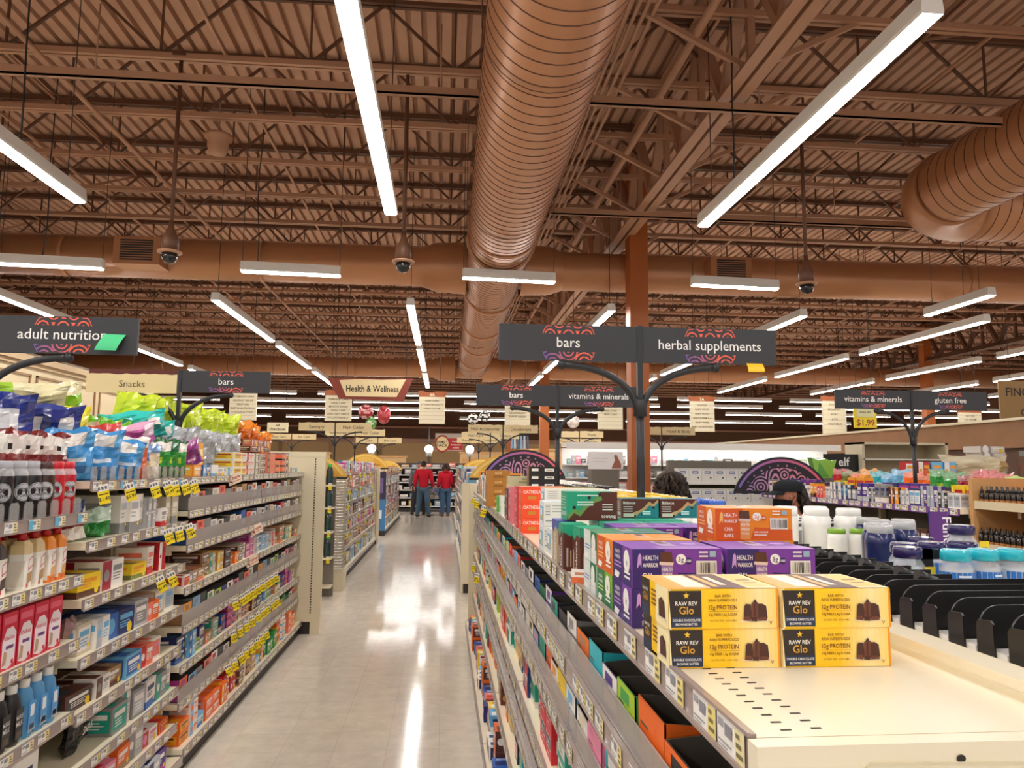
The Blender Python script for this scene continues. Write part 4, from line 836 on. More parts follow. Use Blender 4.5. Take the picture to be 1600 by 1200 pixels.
# ================================================================ TOP OF THE BARS GONDOLA
GOLD = lin(0xd8a03a); TS = ' on the bars gondola top'
def hero_yellow(seed):
    w, d, h = .149, .125, .0505; m = MB(); Y = lin(0xffcc14); Y2 = lin(0xfdeeb8); m.box(-w / 2, w / 2, -d / 2, d / 2, 0, h, Y)
    a = Art(m, 'F', w, d, h); n = 14; BR = lin(0x4a2418); BR2 = lin(0x6e3a28); BK = lin(0x2a1d16)
    for k in range(n):
        u0 = .30 + .70 * k / n; t = max(0, 1 - abs((u0 - .80) / .30)); a.rect(u0, 0, .30 + .70 * (k + 1) / n + .001, 1, mix(Y, Y2, t * .8)); 
    a.rect(.0, 0, .02, 1, Y2); a.rect(.98, 0, 1, 1, lin(0xee9a1c)); a.k = 20
    a.poly([(.02, 0.04), (.295, 0.04), (.295, .96), (.0, .96)], BK); a.poly([(.022, .04), (.295, .04), (.295, .30), (.018, .30)], lin(0x1c2c4c))
    a.poly([(.158 + .03 * math.cos(PI / 2 + k * PI / 5) * (1 if k % 2 == 0 else .42), .84 + .086 * math.sin(PI / 2 + k * PI / 5) * (1 if k % 2 == 0 else .42)) for k in range(10)], lin(0xf0c030))
    a.text('RAW REV', .158, .59, .15, lin(0xf4efe6), squeeze=.20); a.text('Glo', .158, .375, .27, GOLD, squeeze=.19)
    a.text('DOUBLE CHOCOLATE', .158, .19, .085, lin(0xf4efe6), squeeze=.25); a.text('BROWNIE BATTER', .158, .085, .085, lin(0xf4efe6), squeeze=.2)
    tb = lin(0x7a4310)
    a.text('BAR WITH', .49, .79, .095, tb, squeeze=.14); a.text('RAW SUPERFOODS', .49, .68, .095, tb, squeeze=.26); a.text('12g PROTEIN', .49, .48, .16, tb, squeeze=.26); a.rect(.36, .43, .63, .437, tb)
    a.text('14g FIBER | 6g SUGAR', .49, .32, .09, tb, squeeze=.26); a.text('GLUTEN FREE - NON GMO', .49, .18, .06, lin(0xa87828), squeeze=.26); a.text('V', .925, .09, .12, tb)
    a.poly([(.64, .21), (.92, .21), (.90, .17), (.66, .17)], lin(0xe8dcc8))
    for pts, c in (([(.675, .24), (.685, .56), (.70, .62), (.745, .60), (.75, .22)], BR), ([(.745, .22), (.75, .62), (.775, .67), (.81, .65), (.815, .22)], BR2), ([(.81, .22), (.81, .62), (.85, .62), (.885, .56), (.895, .24)], BR), ([(.76, .64), (.785, .74), (.80, .66)], BK), ([(.67, .20), (.68, .30), (.73, .30), (.74, .18)], BR2), ([(.74, .18), (.75, .28), (.80, .28), (.80, .17)], BR), ([(.80, .18), (.82, .28), (.88, .28), (.89, .19)], BR2), ([(.77, .30), (.775, .62), (.785, .62), (.783, .3)], BR)): a.poly(pts, c)
    a = Art(m, 'L', w, d, h); a.rect(.55, 0, 1, 1, Y2); a.k = 4; a.rect(0, 0, .33, 1, BK); a.rect(0, 0, .33, .3, lin(0x1c2c4c)); a.text('Glo', .165, .4, .3, GOLD, squeeze=.2); a.text('RAW REV', .165, .66, .13, lin(0xf4efe6), squeeze=.24)
    a.lines(.4, .75, .58, 4, .12, .05, tb); a.poly([(.68, .2), (.68, .62), (.78, .72), (.88, .6), (.9, .18)], BR); a.poly([(.6, .16), (.96, .16), (.94, .2), (.62, .2)], lin(0xe8dcc8))
    a = Art(m, 'T', w, d, h)
    for k in range(8): a.rect(k / 8, 0, (k + 1) / 8 + .002, 1, mix(lin(0xf0a94a), lin(0xf7e3b4), k / 8))
    a.rect(.18, .1, .38, .9, lin(0xf6ecd6)); a.rect(.4, 0, .72, 1, lin(0x5a3224)); a.rect(.44, .1, .5, .9, lin(0xe0b060)); a.rect(.54, .2, .60, .8, lin(0xf0e6d6)); a.rect(.76, .1, .97, .9, lin(0xf3c873)); a.rect(.8, .3, .93, .36, tb); a.rect(.8, .5, .93, .56, tb)
    me = m.mesh('yellow_bar_carton'); me.materials.append(PRINT); return me
hy = hero_yellow(0)
for (x, y, z, r, lab) in ((.3715, 1.036, 1.3904, .0, 'bottom yellow brownie bar carton of the stack beside the price channel'), (.369, 1.033, 1.4412, .012, 'top yellow brownie bar carton of the stack beside the price channel'),
                          (.5225, 1.032, 1.3904, 0, 'bottom yellow brownie bar carton of the stack beside the black dividers'), (.524, 1.030, 1.4412, -.008, 'top yellow brownie bar carton of the stack beside the black dividers')):
    tag(put('bar_carton', hy, None, (x, y, z), r), lab, 'box', 'yellow brownie bar cartons')
def hero_chia(base, band, hi, rg_seed):
    """chia bar carton: base colour, darker band, highlight panel"""
    rg = random.Random(rg_seed); w, d, h = .151, .132, .0630; m = MB(); m.box(-w / 2, w / 2, -d / 2, d / 2, 0, h, base); Wt = lin(0xf6f2ee)
    for fc in 'FB'[:1]:
        a = Art(m, fc, w, d, h); a.rect(0, 0, .36, 1, band); a.poly([(.45, 0), (1, 0), (1, .34), (.51, .40)], band); a.k = 3
        a.poly([(.05, .5), (.065, .84), (.085, .90), (.10, .82), (.10, .52), (.085, .62)], hi)
        a.text('HEALTH', .115, .72, .17, Wt, 'L', squeeze=.17); a.text('WARRIOR', .115, .54, .15, Wt, 'L', squeeze=.17); a.text('CHIA', .115, .28, .16, Wt, 'L', squeeze=.11); a.text('BARS', .115, .08, .16, Wt, 'L', squeeze=.12)
        a.poly([(.32, .02), (.32, .66), (.45, .66), (.45, .02)], mix(band, hi, .5)); a.poly([(.31, .62), (.31, .92), (.44, .92), (.45, .62)], lin(0x5a3222)); a.poly([(.30, .60), (.30, .68), (.46, .66), (.45, .58)], lin(0xe0c8c0))
        a.text('HEALTH', .385, .44, .13, Wt, squeeze=.11); a.text('WARRIOR', .385, .29, .13, Wt, squeeze=.11); a.text('CHIA BAR', .385, .17, .08, Wt, squeeze=.10)
        a.disc(.54, .74, .057, Wt); a.text('3g', .54, .68, .17, band); a.disc(.627, .70, .036, band); a.text('100', .627, .665, .10, Wt, squeeze=.05)
        a.text('DARK CHOCOLATE', .50, .22, .075, Wt, 'L', squeeze=.18); a.rect(.5, .14, .66, .17, Wt); a.bars(.71, .34, .94, .70, rg); a.rect(.86, .80, .93, .95, lin(0x9ab8c8)); a.lines(.74, .9, .84, 2, .1, .04, Wt)
    a = Art(m, 'L', w, d, h); a.rect(0, 0, .52, 1, band); a.rect(0.55, 0.0, .95, .45, band); a.k = 3; a.text('HEALTH', .26, .74, .14, Wt, squeeze=.36); a.text('WARRIOR', .26, .60, .13, Wt, squeeze=.36); a.lines(.08, .48, .45, 2, .1, .04, hi); a.poly([(.08, .08), (.3, .06), (.38, .22), (.14, .26)], Wt)
    a.disc(.74, .62, .15, Wt); a.text('3g', .74, .55, .17, band, squeeze=.2); a.lines(.62, .3, .9, 2, .12, .06, Wt)
    a = Art(m, 'T', w, d, h); a.rect(.3, 0, 1, .3, mix(base, hi, .4)); a.poly([(.42, .35), (.42, .95), (.6, .95), (.6, .35)], mix(base, Wt, .35)); a.poly([(.46, .6), (.46, .9), (.56, .9), (.56, .6)], lin(0x6a3222)); a.disc(.8, .6, .09, mix(base, hi, .7))
    me = m.mesh('chia_bar_carton'); me.materials.append(PRINT); return me
CHP = hero_chia(lin(0x7a3aa4), lin(0x31206e), lin(0xc89adc), 1); CHO = hero_chia(lin(0xf08a1a), lin(0xdc5a10), lin(0xf8c070), 2)
CHG = hero_chia(lin(0x86b82a), lin(0x1f7a48), lin(0xd4ec9a), 3); CHW = hero_chia(lin(0x0f7a4a), lin(0xdfe6e2), lin(0x7a86c4), 4)
def chia(me, x, y, z, lab, rz=0, grp='chia bar cartons'): return tag(put('bar_carton', me, None, (x, y, z), rz), lab, 'box', grp)
q = .0634; Z = 1.3904
chia(CHP, .383, 1.277, Z, 'lower purple chia bar carton by the channel behind the yellow cartons'); chia(CHP, .384, 1.277, Z + q, 'upper purple chia bar carton by the price channel, just behind the yellow cartons', .01)
chia(CHP, .546, 1.277, Z, 'lower purple chia bar carton on the divider side behind the yellow cartons'); chia(CHP, .545, 1.275, Z + q, 'upper purple chia bar carton on the divider side behind the yellow cartons', -.008)
chia(CHG, .384, 1.422, Z, 'lime green chia bar carton under the orange one beside the price channel'); chia(CHO, .384, 1.420, Z + q, 'orange chia bar carton on a lime green one beside the price channel', .008)
for k in range(3): chia(CHO, .610, 1.48 + .002 * k, Z + .0606 * k, '%s orange chia bar carton of the three-high stack by the black dividers' % ('bottom', 'middle', 'top')[k], (-.04, -.045, -.075)[k]).scale = (1, 1, .955)
chia(CHW, .384, 1.562, Z, 'lower green and white chia bar carton beside the brown upright boxes'); chia(CHW, .385, 1.562, Z + q, 'upper green and white chia bar carton beside the brown upright boxes', .01)
for k in range(2):
    for j in range(2): chia(CHP, .46 + .156 * k, 1.705, Z + q * j, '%s purple chia bar carton behind the orange ones, %s' % (('bottom', 'upper')[j], ('near the brown upright boxes', 'near the black dividers')[k]))
# balance bar cartons
def hero_balance(w, d, h, main, other, flip, upright):
    m = MB(); m.box(-w / 2, w / 2, -d / 2, d / 2, 0, h, main if not flip else other); Wt = lin(0xf4f0ea); kr = lin(0xc8a070); TOPC = other
    a = Art(m, 'F', w, d, h)
    f = (lambda u, v: (1 - u, 1 - v)) if flip else (lambda u, v: (u, v))
    a.rect(0, 0, 1, 1, main); a.poly([f(*p) for p in ((.36, .0), (.48, .32), (.62, .42), (.75, .70), (.88, .62), (1, .86), (1, 0))], other); a.poly([f(*p) for p in ((.30, .28), (.48, .40), (.60, .56), (.74, .86), (.86, .74), (.98, .98), (1, .86), (.88, .60), (.75, .66), (.62, .40), (.48, .28), (.36, .0))], kr if not flip else lin(0x6c9a50))
    for px, py in ((.36, .10), (.56, .20), (.86, .55)): a.disc(*f(px, py), .035, lin(0x2a1a14))
    if flip: a.text('Balance', .96, .17, .17, Wt, rot=180, align='L', squeeze=.40); a.lines(.70, .36, .9, 3, -.09, .035, Wt); a.lines(.2, .62, .52, 2, .1, .05, lin(0xd9f0e4)); a.lines(.2, .86, .62, 1, .1, .04, lin(0xd9f0e4))
    else: a.text('Balance', .05, .72, .22, Wt, 'L', squeeze=.46); a.lines(.05, .56, .3, 3, .11, .045, Wt); a.rect(.05, .06, .34, .24, lin(0xd8cfc0)); a.lines(.56, .3, .78, 2, .11, .06, lin(0xc9eef0))
    a = Art(m, 'L', w, d, h)
    if upright:
        a.rect(0, 0, 1, 1, main); a0 = a; a = Art(m, 'F', w, d, h); a.k = 12; a.rect(0, 0, 1, 1, main); a.text('Balance', .78, .07, .27, Wt, 'L', rot=90, squeeze=.58 * h / w); a.poly([(0, .84), (.3, .74), (.6, .9), (1, .82), (1, 1), (0, 1)], other); a.rect(.12, .1, .2, .5, mix(main, Wt, .5)); a.rect(.28, .1, .34, .45, kr); a = a0; a.text('Balance', .62, .08, .36 * d / h * .9, Wt, 'L', rot=90, squeeze=.62 * h / d); a.poly([(0, .8), (.3, .7), (.6, .86), (1, .78), (1, 1), (0, 1)], other); a.rect(.1, .1, .16, .5, Wt); a.rect(.2, .1, .25, .45, kr)
    else: a.rect(.1, .15, .9, .3, mix(other, Wt, .4)); a.lines(.2, .8, .8, 5, .1, .03, mix(other, Wt, .6))
    a = Art(m, 'T', w, d, h); a.rect(0, 0, 1, 1, TOPC)
    me = m.mesh('snack_bar_carton'); me.materials.append(PRINT); return me
BBR = lin(0x5c2a1e); BTE = lin(0x1a7f8a); BGR = lin(0x1fa27c)
B1 = hero_balance(.107, .10, .053, BBR, BTE, False, False); B2 = hero_balance(.137, .09, .075, BBR, BGR, True, False); B3 = hero_balance(.06, .09, .115, BBR, BGR, False, True); B4 = hero_balance(.11, .12, .117, lin(0x5a5aa8), BGR, False, True); B6 = hero_balance(.05, .10, .115, lin(0xb8a488), lin(0x4a5ab0), False, True); B5 = hero_balance(.115, .12, .117, BGR, lin(0x35b494), False, False)
bal = lambda me, x, y, z, lab, rz=0: tag(put('bar_carton', me, None, (x, y, z), rz), lab, 'box', 'brown and teal bar cartons')
bal(B3, .352, 1.80, Z, 'brown upright bar carton next to the green and white cartons, writing running upward', .03); bal(B3, .333, 1.915, Z, 'second brown upright bar carton behind its twin at the channel', -.02)
bal(B6, .332, 2.05, Z, 'upright beige and violet bar carton behind the brown upright pair')
for k, x in enumerate((.47, .590)): bal(B5, x, 1.90, Z, 'green-topped carton hidden under the two teal and brown cartons, %s' % ('aisle side', 'divider side')[k])
for k, x in enumerate((.47, .590)): bal(B5, x, 2.04, Z, 'green-topped carton behind the purple cartons, %s' % ('aisle side', 'divider side')[k])
bal(B2, .396, 2.02, 1.5085, 'green and brown bar carton lying upside down with inverted writing', .02); bal(B1, .553, 2.12, 1.5085, 'brown and teal bar carton lying beside the upside down one', -.01); bal(B1, .664, 2.12, 1.5085, 'brown and teal bar carton next to the black sign pole')
# long white cartons with nutrition panels
def hero_white(w, d, h, edge, seed, front=True):
    m = MB(); m.box(-w / 2, w / 2, -d / 2, d / 2, 0, h, lin(0xf0ede4)); a = Art(m, 'F', w, d, h); g = lin(0x9a9a94)
    a.rect(.04, .42, .26, .9, lin(0xe2e0da)); a.lines(.06, .8, .22, 4, .11, .03, g); a.lines(.30, .82, .9, 3, .12, .025, g, random.Random(seed)); a.lines(.06, .2, .3, 1, .1, .05, g)
    a = Art(m, 'T', w, d, h); a.rect(0, 0, 1, 1, edge); a = Art(m, 'L', w, d, h); a.rect(0, .0, 1, 1, lin(0xdfe6ea)); a.rect(.1, .2, .9, .8, lin(0x7db4d8)); a.rect(.2, .4, .6, .7, lin(0xf4f4f0)); a.rect(.5, .25, .85, .45, lin(0xd8c060))
    me = m.mesh('white_bar_carton'); me.materials.append(PRINT); return me
H1 = hero_white(.19, .10, .062, lin(0xe9d86a), 1); H2 = hero_white(.085, .10, .075, lin(0xd8e4ea), 2)
wh = lambda me, x, y, z, lab: tag(put('bar_carton', me, None, (x, y, z)), lab, 'box', 'white nutrition bar cartons')
for k in range(3): wh(H1, .425 + (.01 if k == 2 else .03), 2.55 + .002 * k, Z + .0625 * k + .006 * 0, '%s long white carton with yellow top and nutrition panel' % ('bottom', 'middle', 'top')[k])
wh(H2, .352, 2.36, Z, 'small white and blue carton, lowest in front of the long white ones'); wh(H2, .354, 2.36, Z + .076, 'small white and blue carton stacked in front of the long white ones'); wh(H2, .36, 2.24, Z, 'small white and blue carton standing alone behind the violet upright carton')
# orange-red, pink and dark stacks farther on
def word_carton(w, d, h, base, acc, word, light, seed):
    m = generic_carton(w, d, h, base, acc, light, seed, 'F', 'T'); a = Art(m, 'F', w, d, h); a.text(word, .5, .58, .30, light, squeeze=.86); a.rect(.3, .2, .7, .42, acc); a = Art(m, 'L', w, d, h); a.text(word, .5, .58, .26, light, squeeze=.8); a.rect(.2, .14, .8, .44, acc)
    me = m.mesh('bar_carton'); me.materials.append(PRINT); return me
OA = word_carton(.082, .12, .0595, lin(0xee4a1e), lin(0xc8862a), 'OATMEGA', lin(0xfbeadc), 5); RB1 = word_carton(.10, .12, .058, lin(0xc83a44), lin(0xe88a8a), 'BARS', lin(0xf8e4e0), 6); PK = word_carton(.08, .12, .055, lin(0xd87a84), lin(0xb83444), 'BARS', lin(0xffffff), 7)
BK1 = word_carton(.16, .10, .043, lin(0x1b1a1c), lin(0xf0f0ee), '', lin(0xf0f0ee), 8) if False else None
def black_carton():
    m = MB(); w, d, h = .16, .10, .043; m.box(-w / 2, w / 2, -d / 2, d / 2, 0, h, lin(0x1d1b1d)); a = Art(m, 'F', w, d, h); a.rect(.1, .4, .34, .74, lin(0xf0eee8)); a.rect(.56, .36, .9, .74, lin(0xf0eee8)); a.rect(.62, .48, .85, .6, lin(0x77706a))
    a = Art(m, 'L', w, d, h); a.rect(0, 0, 1, 1, lin(0x8a5a3a)); me = m.mesh('black_bar_carton'); me.materials.append(PRINT); return me
BKM = black_carton()
st = lambda me, x, y, z, lab, grp: tag(put('bar_carton', me, None, (x, y, z)), lab, 'box', grp)
for k in range(3): st(OA, .347, 2.98, Z + .06 * k, '%s carton of the orange-red oat bar stack' % ('bottom', 'middle', 'top')[k], 'orange-red oat bar cartons')
for k in range(3): st(RB1, .362, 3.22, Z + .0585 * k, '%s red carton of the stack behind the orange-red oat bars' % ('bottom', 'middle', 'top')[k], 'red bar cartons')
for k in range(3): st(RB1, .47, 3.22, Z + .0585 * k, '%s red carton of the inner stack behind the long white cartons' % ('bottom', 'middle', 'top')[k], 'red bar cartons')
for k in range(3): st(PK, .345, 3.46, Z + .0555 * k, '%s pink carton of the stack after the red ones' % ('bottom', 'middle', 'top')[k], 'pink bar cartons')
DK = word_carton(.09, .12, .05, lin(0x5a2a2a), lin(0xc89a8a), 'BAR', lin(0xe8d8c8), 11); GN = word_carton(.07, .1, .09, lin(0x5aa03a), lin(0xd8e8b0), 'GO', lin(0xffffff), 12); WT = word_carton(.07, .1, .10, lin(0xe6ebe4), lin(0x6ab06a), 'oat', lin(0x4a8a5a), 13); AM = word_carton(.15, .12, .058, lin(0xb0742a), lin(0x8a5a1e), 'OATS', lin(0xf0d8a0), 14); BG = word_carton(.2, .14, .05, lin(0xd2c8a0), lin(0xa8a070), 'GRAIN', lin(0x6a6040), 15)
for k in range(3): st(DK, .355, 3.68, Z + .0505 * k, '%s maroon carton of the stack past the pink ones' % ('bottom', 'middle', 'top')[k], 'maroon bar cartons')
for k in range(3): st(DK, .365, 3.86, Z + .0505 * k, '%s maroon carton of the second stack past the pink ones' % ('bottom', 'middle', 'top')[k], 'maroon bar cartons')
st(WT, .345, 4.1, Z, 'white carton with green print beside the maroon stacks', 'white and green cartons'); st(GN, .34, 4.3, Z, 'bright green carton with pale print behind the white and green one', 'green cartons')
for k in range(4): st(AM, .35, 4.86, Z + .0585 * k, '%s carton of the tall golden oat stack' % ('bottom', 'second', 'third', 'top')[k], 'golden oat cartons')
for k in range(4): st(BG, .48, 4.45, Z + .0505 * k, '%s carton of the pale grain stack behind the red ones' % ('bottom', 'second', 'third', 'top')[k], 'pale grain cartons')
for k in range(6): st(BKM, .56, 4.25, Z + .0434 * k, '%s black carton of the stack by the half-round topper' % ('bottom', 'second', 'third', 'fourth', 'fifth', 'top')[k], 'black bar cartons')
fill(-1, LIPR, 1.39, 5.0, 7.4, [S('amber', 'brown', 'white', .13, .2, .07, 1, 3), S('green', 'lime', 'white', .1, .2, .08, 1, 2), S('white', 'blue', 'grey', .12, .2, .07, 1, 2), S('crimson', 'white', 'pink', .12, .2, .07, 1, 2), S('white', 'light_blue', 'navy', .1, .2, .09, 1, 2)], 'past the golden oat stack', 61)
m = MB(); m.box(-.02, .02, 0, .0006, -.016, .016, lin(0xf0e6de)); m.box(-.02, .02, -.0003, 0, -.016, -.002, lin(0xe06a3a)); m.box(-.012, .01, -.0003, 0, .003, .009, lin(0xd08a70)); o = m.build('shelf_flag', SIGN, None, (.305, 1.66, 1.408), -.5); tag(o, 'small orange and white flag standing on the channel by the green cartons', 'price tag')

# ---------------------------------------------------------------- supplement side: shelf, dividers, jars
e = empty('shelving_unit', 'supplement side of the bars gondola with black divider trays', 'shelving', (0, 0, 0))
m = MB(); m.box(.712, 1.22, .722, 7.5, 1.375, 1.40); m.build('shelf', LEDGE, e)
m = MB(); m.box(1.22, 1.235, .60, 7.5, 1.35, 1.42); m.build('price_channel', RAIL, e)
for z in (.13, .45, .75, 1.05):
    m = MB(); m.box(.76, 1.24, .6, 7.5, z - .025, z); m.build('shelf', LEDGE, e)
m = MB(); m.box(.76, 1.2, .62, 7.5, 0, .09); m.build('kick_plate', DARKS, e)
def divider(L):
    r = empty('shelf_divider', 'black plastic shelf divider', 'divider'); h = .064
    pts = [(0, .004), (L, .004), (L, h)] + [(.03 - .03 * math.sin(t * PI / 12), h - .03 + .03 * math.cos(t * PI / 12)) for t in range(7)]
    m = MB()
    for y0, sg in ((-.0016, 1), (.0016, -1)): m.poly([(x, y0, z) for x, z in pts][::sg])
    for k in range(len(pts)): (xa, za), (xb, zb) = pts[k], pts[(k + 1) % len(pts)]; m.poly([(xa, -.0016, za), (xa, .0016, za), (xb, .0016, zb), (xb, -.0016, zb)])
    m.build('divider_wall', BLACKP, r)
    pts = [(-.032, 0), (0, 0), (0, .040), (-.004, .046), (-.028, .048), (-.032, .044)]; m = MB(); X = -.004
    for x0, sg in ((X, 1), (X + .003, -1)): m.poly([(x0, y, z) for y, z in pts][::-sg])
    for k in range(len(pts)): (ya, za), (yb, zb) = pts[k], pts[(k + 1) % len(pts)]; m.poly([(X, ya, za), (X, yb, zb), (X + .003, yb, zb), (X + .003, ya, za)])
    m.build('back_plate', BLACKP, r)
    m = MB(); m.box(0, L, -.05, -.012, .0, .008); m.build('pusher_track', WHITEM, r)
    m = MB(); m.box(L - .06, L - .045, -.058, -.004, .01, .055); m.tube([(L - .052, -.03, .055), (L - .085, -.03, .068)], .010, 6); m.build('pusher', BLACKP, r)
    return r
dv = divider(.36); dw = divider(.17); yy = .874
for k in range(18):
    o = dv if k == 0 else dw if k == 7 else dup(dv if k < 7 else dw, (0, 0, 0)); o.location = (.740, yy, 1.4002); o['label'] = '%s black tray divider from the near end of the supplement shelf' % ORD[k]; o['group'] = 'black shelf dividers'; yy += .0575 + .0005 * (k % 3)
tag((lambda mm: (mm.box(-.036, .036, -.036, .036, 0, .0295), mm.build('riser_block', BLACKP, None, (1.19, 1.63, 1.4002)))[1])(MB()), 'black riser block lifting one navy-lidded jar above the rest', 'stand')
# small black flag plates and the purple function card
m = MB(); m.box(-.016, .016, -.004, .004, 0, .09); m.box(-.016, .03, -.004, .004, .07, .09); tag(m.build('divider_stop', BLACKP, None, (.972, 1.445, 1.4002)), 'black upright stop plate between navy and teal lidded jars', 'divider')
m = MB(); m.poly([(-.035, 0, 0), (.035, 0, 0), (.035, 0, .115), (.028, 0, .125), (-.028, 0, .125), (-.035, 0, .115)], lin(0x5e2d80)); m.poly([(-.035, .003, 0), (.035, .003, 0), (.035, .003, .125), (-.035, .003, .125)][::-1], lin(0x2e3a8c))
m.text('Funct', (.012, -.001, .108), (0, 0, -1), (1, 0, 0), .044, lin(0xf4f0f6), 'L'); m.box(-.035, .035, 0, .003, -.02, 0, lin(0x5e2d80))
tag(m.build('aisle_card', SIGN, None, (1.52, 2.18, 1.397), .1), 'tilted purple card with white writing turned on its side above the jars', 'sign'); 
def jar(body_r, h, lidc, labc, name='gummy_jar'):
    r = empty(name, 'x', 'jar'); m = MB(); m.lathe([(body_r * .92, 0), (body_r, h * .05), (body_r, h * .62), (body_r * .78, h * .74), (body_r * .74, h * .78)], 20); m.build('glass', CLEAR, r)
    m = MB(); m.lathe([(body_r * .86, .003, lin(0x6a88b0)), (body_r * .9, h * .4, lin(0xb4bec8)), (body_r * .88, h * .6, lin(0xc8ccd2)), (.001, h * .62, lin(0xc8ccd2))], 14); m.build('gummies', PRINT, r)
    m = MB(); n = 20
    for k in range(n):
        c = labc if (k % n) < 15 else lin(0xe6e8ea); a0, a1 = 2 * PI * k / n + 2.6, 2 * PI * (k + 1) / n + 2.6; R = body_r * 1.006
        m.poly([(R * math.cos(a0), R * math.sin(a0), h * .08), (R * math.cos(a1), R * math.sin(a1), h * .08), (R * math.cos(a1), R * math.sin(a1), h * .56), (R * math.cos(a0), R * math.sin(a0), h * .56)], c)
    for k in range(4):
        a0, a1 = 4.2, 5.0; R = body_r * 1.012
        for t in range(4):
            b0, b1 = a0 + (a1 - a0) * t / 4, a0 + (a1 - a0) * (t + 1) / 4 - (.0 if t < 3 else .06 * k); z = h * (.46 - .09 * k); m.poly([(R * math.cos(b0), R * math.sin(b0), z), (R * math.cos(b1), R * math.sin(b1), z), (R * math.cos(b1), R * math.sin(b1), z + .004), (R * math.cos(b0), R * math.sin(b0), z + .004)], lin(0xdce8f4))
    m.build('label', PRINT, r)
    m = MB(); m.lathe([(body_r * .84, h * .77, lidc), (body_r * .90, h * .79, lidc), (body_r * .90, h * .95, lidc), (body_r * .82, h, lidc)], 22); m.build('lid', GLOSS, r)
    return r
J1 = jar(.031, .094, lin(0x26b8cc), lin(0x2a70c0)); J2 = jar(.031, .094, lin(0x2a2358), lin(0x2a70c0))
def place(src, used, loc, lab, grp, rz=0):
    o = src if not used else dup(src, loc); o.location = loc; o.rotation_euler = (0, 0, rz); o['label'] = lab; o['group'] = grp; return o
for k, (x, y) in enumerate(((1.008, 1.40), (1.072, 1.41), (1.137, 1.41))): place(J1, k, (x, y, 1.4002), 'teal-lidded gummy jar, %s of the row by the stop plate' % ORD[k], 'teal-lidded gummy jars', .5 * k)
for k, (x, y, z, lab) in enumerate(((.94, 1.45, 1.4002, 'navy-lidded gummy jar with a yellow tag, in front of its fellows'), (.985, 1.53, 1.4002, 'navy-lidded gummy jar second in the row beside the black stop plate'), (1.06, 1.55, 1.4002, 'navy-lidded gummy jar just behind the black stop plate'), (1.13, 1.55, 1.4002, 'navy-lidded gummy jar carrying the raised one'), (1.11, 1.66, 1.4002, 'navy-lidded gummy jar just behind the carrying one'), (1.19, 1.63, 1.430, 'navy-lidded gummy jar raised on top of another with yellow tag'))): place(J2, k, (x, y, z), lab, 'navy-lidded gummy jars', .4 * k)
for k, (x, y, z) in enumerate(((.966, 1.42, 1.42), (1.222, 1.60, 1.452))):
    m = MB(); m.box(-.0125, .0125, -.0005, .0005, 0, .038, lin(0xf0d62a)); m.box(-.008, .008, -.0008, -.0005, .010, .012, K['black']); m.box(-.008, .008, -.0008, -.0005, .018, .024, K['black']); tag(m.build('coupon_tag', SIGN, None, (x, y, z), .15), 'small yellow coupon tag on ' + ('the navy-lidded jar in front', 'the raised navy-lidded jar')[k], 'price tag')
def bottle(name, r, h, bands, capc, capr=.6, capz=.86, n=16, mt=GLOSS):
    e = empty(name, 'x', 'bottle'); bottle_mesh(r, h, bands, n, neck=capr * .9).build('body', mt, e); cap_mesh(r * capr, h * capz, h, capc, n).build('cap', GLOSS, e); return e
WHT = lin(0xefeeea); wb = bottle('supplement_bottle', .047, .136, (WHT, WHT, WHT), lin(0xf6f5f2), .74, .82, 20)
for k, (x, y, lab) in enumerate(((.99, 2.10, 'big white supplement bottle partly behind the orange carton stack'), (1.087, 2.10, 'big white supplement bottle just below the cap wearer'), (1.04, 2.20, 'big white supplement bottle behind the cap wearer one'), (1.184, 2.10, 'big white supplement bottle next to the navy and silver bottles'), (1.135, 2.20, 'big white supplement bottle last in the back of the group'))):
    place(wb, k, (x, y, 1.4002), lab, 'big white supplement bottles')
    m = MB(); R = .0474
    for (za, zb, c) in ((.035, .075, lin(0x8c8c90)), (.085, .095, lin(0x55555a)), (.1, .104, lin(0x55555a))):
        for t in range(3):
            a0, a1 = 5.15 + .12 * t, 5.15 + .12 * (t + 1); m.poly([(R * math.cos(a0), R * math.sin(a0), za), (R * math.cos(a1), R * math.sin(a1), za), (R * math.cos(a1), R * math.sin(a1), zb), (R * math.cos(a0), R * math.sin(a0), zb)], c)
    me = m.mesh('printed_label'); me.materials.append(SIGN); put('printed_label', me, wb if k == 0 else [o for o in bpy.data.objects if o.get('label') == lab][0])
gb = bottle('supplement_bottle', .026, .088, (WHT, WHT, WHT), lin(0x86b43a), .9, .84)
for k, (x, y) in enumerate(((1.075, 1.97), (1.135, 1.965))): place(gb, k, (x, y, 1.4002), '%s white bottle with lime green cap before the big white ones' % ORD[k], 'lime-capped bottles')
nb = bottle('supplement_bottle', .036, .115, (lin(0x1a2350), lin(0x1a2350), lin(0x222c60)), lin(0xb9bcc0), .84, .80)
for k, (x, y) in enumerate(((1.06, 1.74), (1.10, 1.82), (1.19, 1.85), (1.175, 1.935), (1.255, 1.95), (1.19, 2.01))): place(nb, k, (x, y, 1.4002), '%s navy bottle with flat silver cap behind the navy-lidded jars' % ORD[k], 'silver-capped navy bottles', .3 * k)
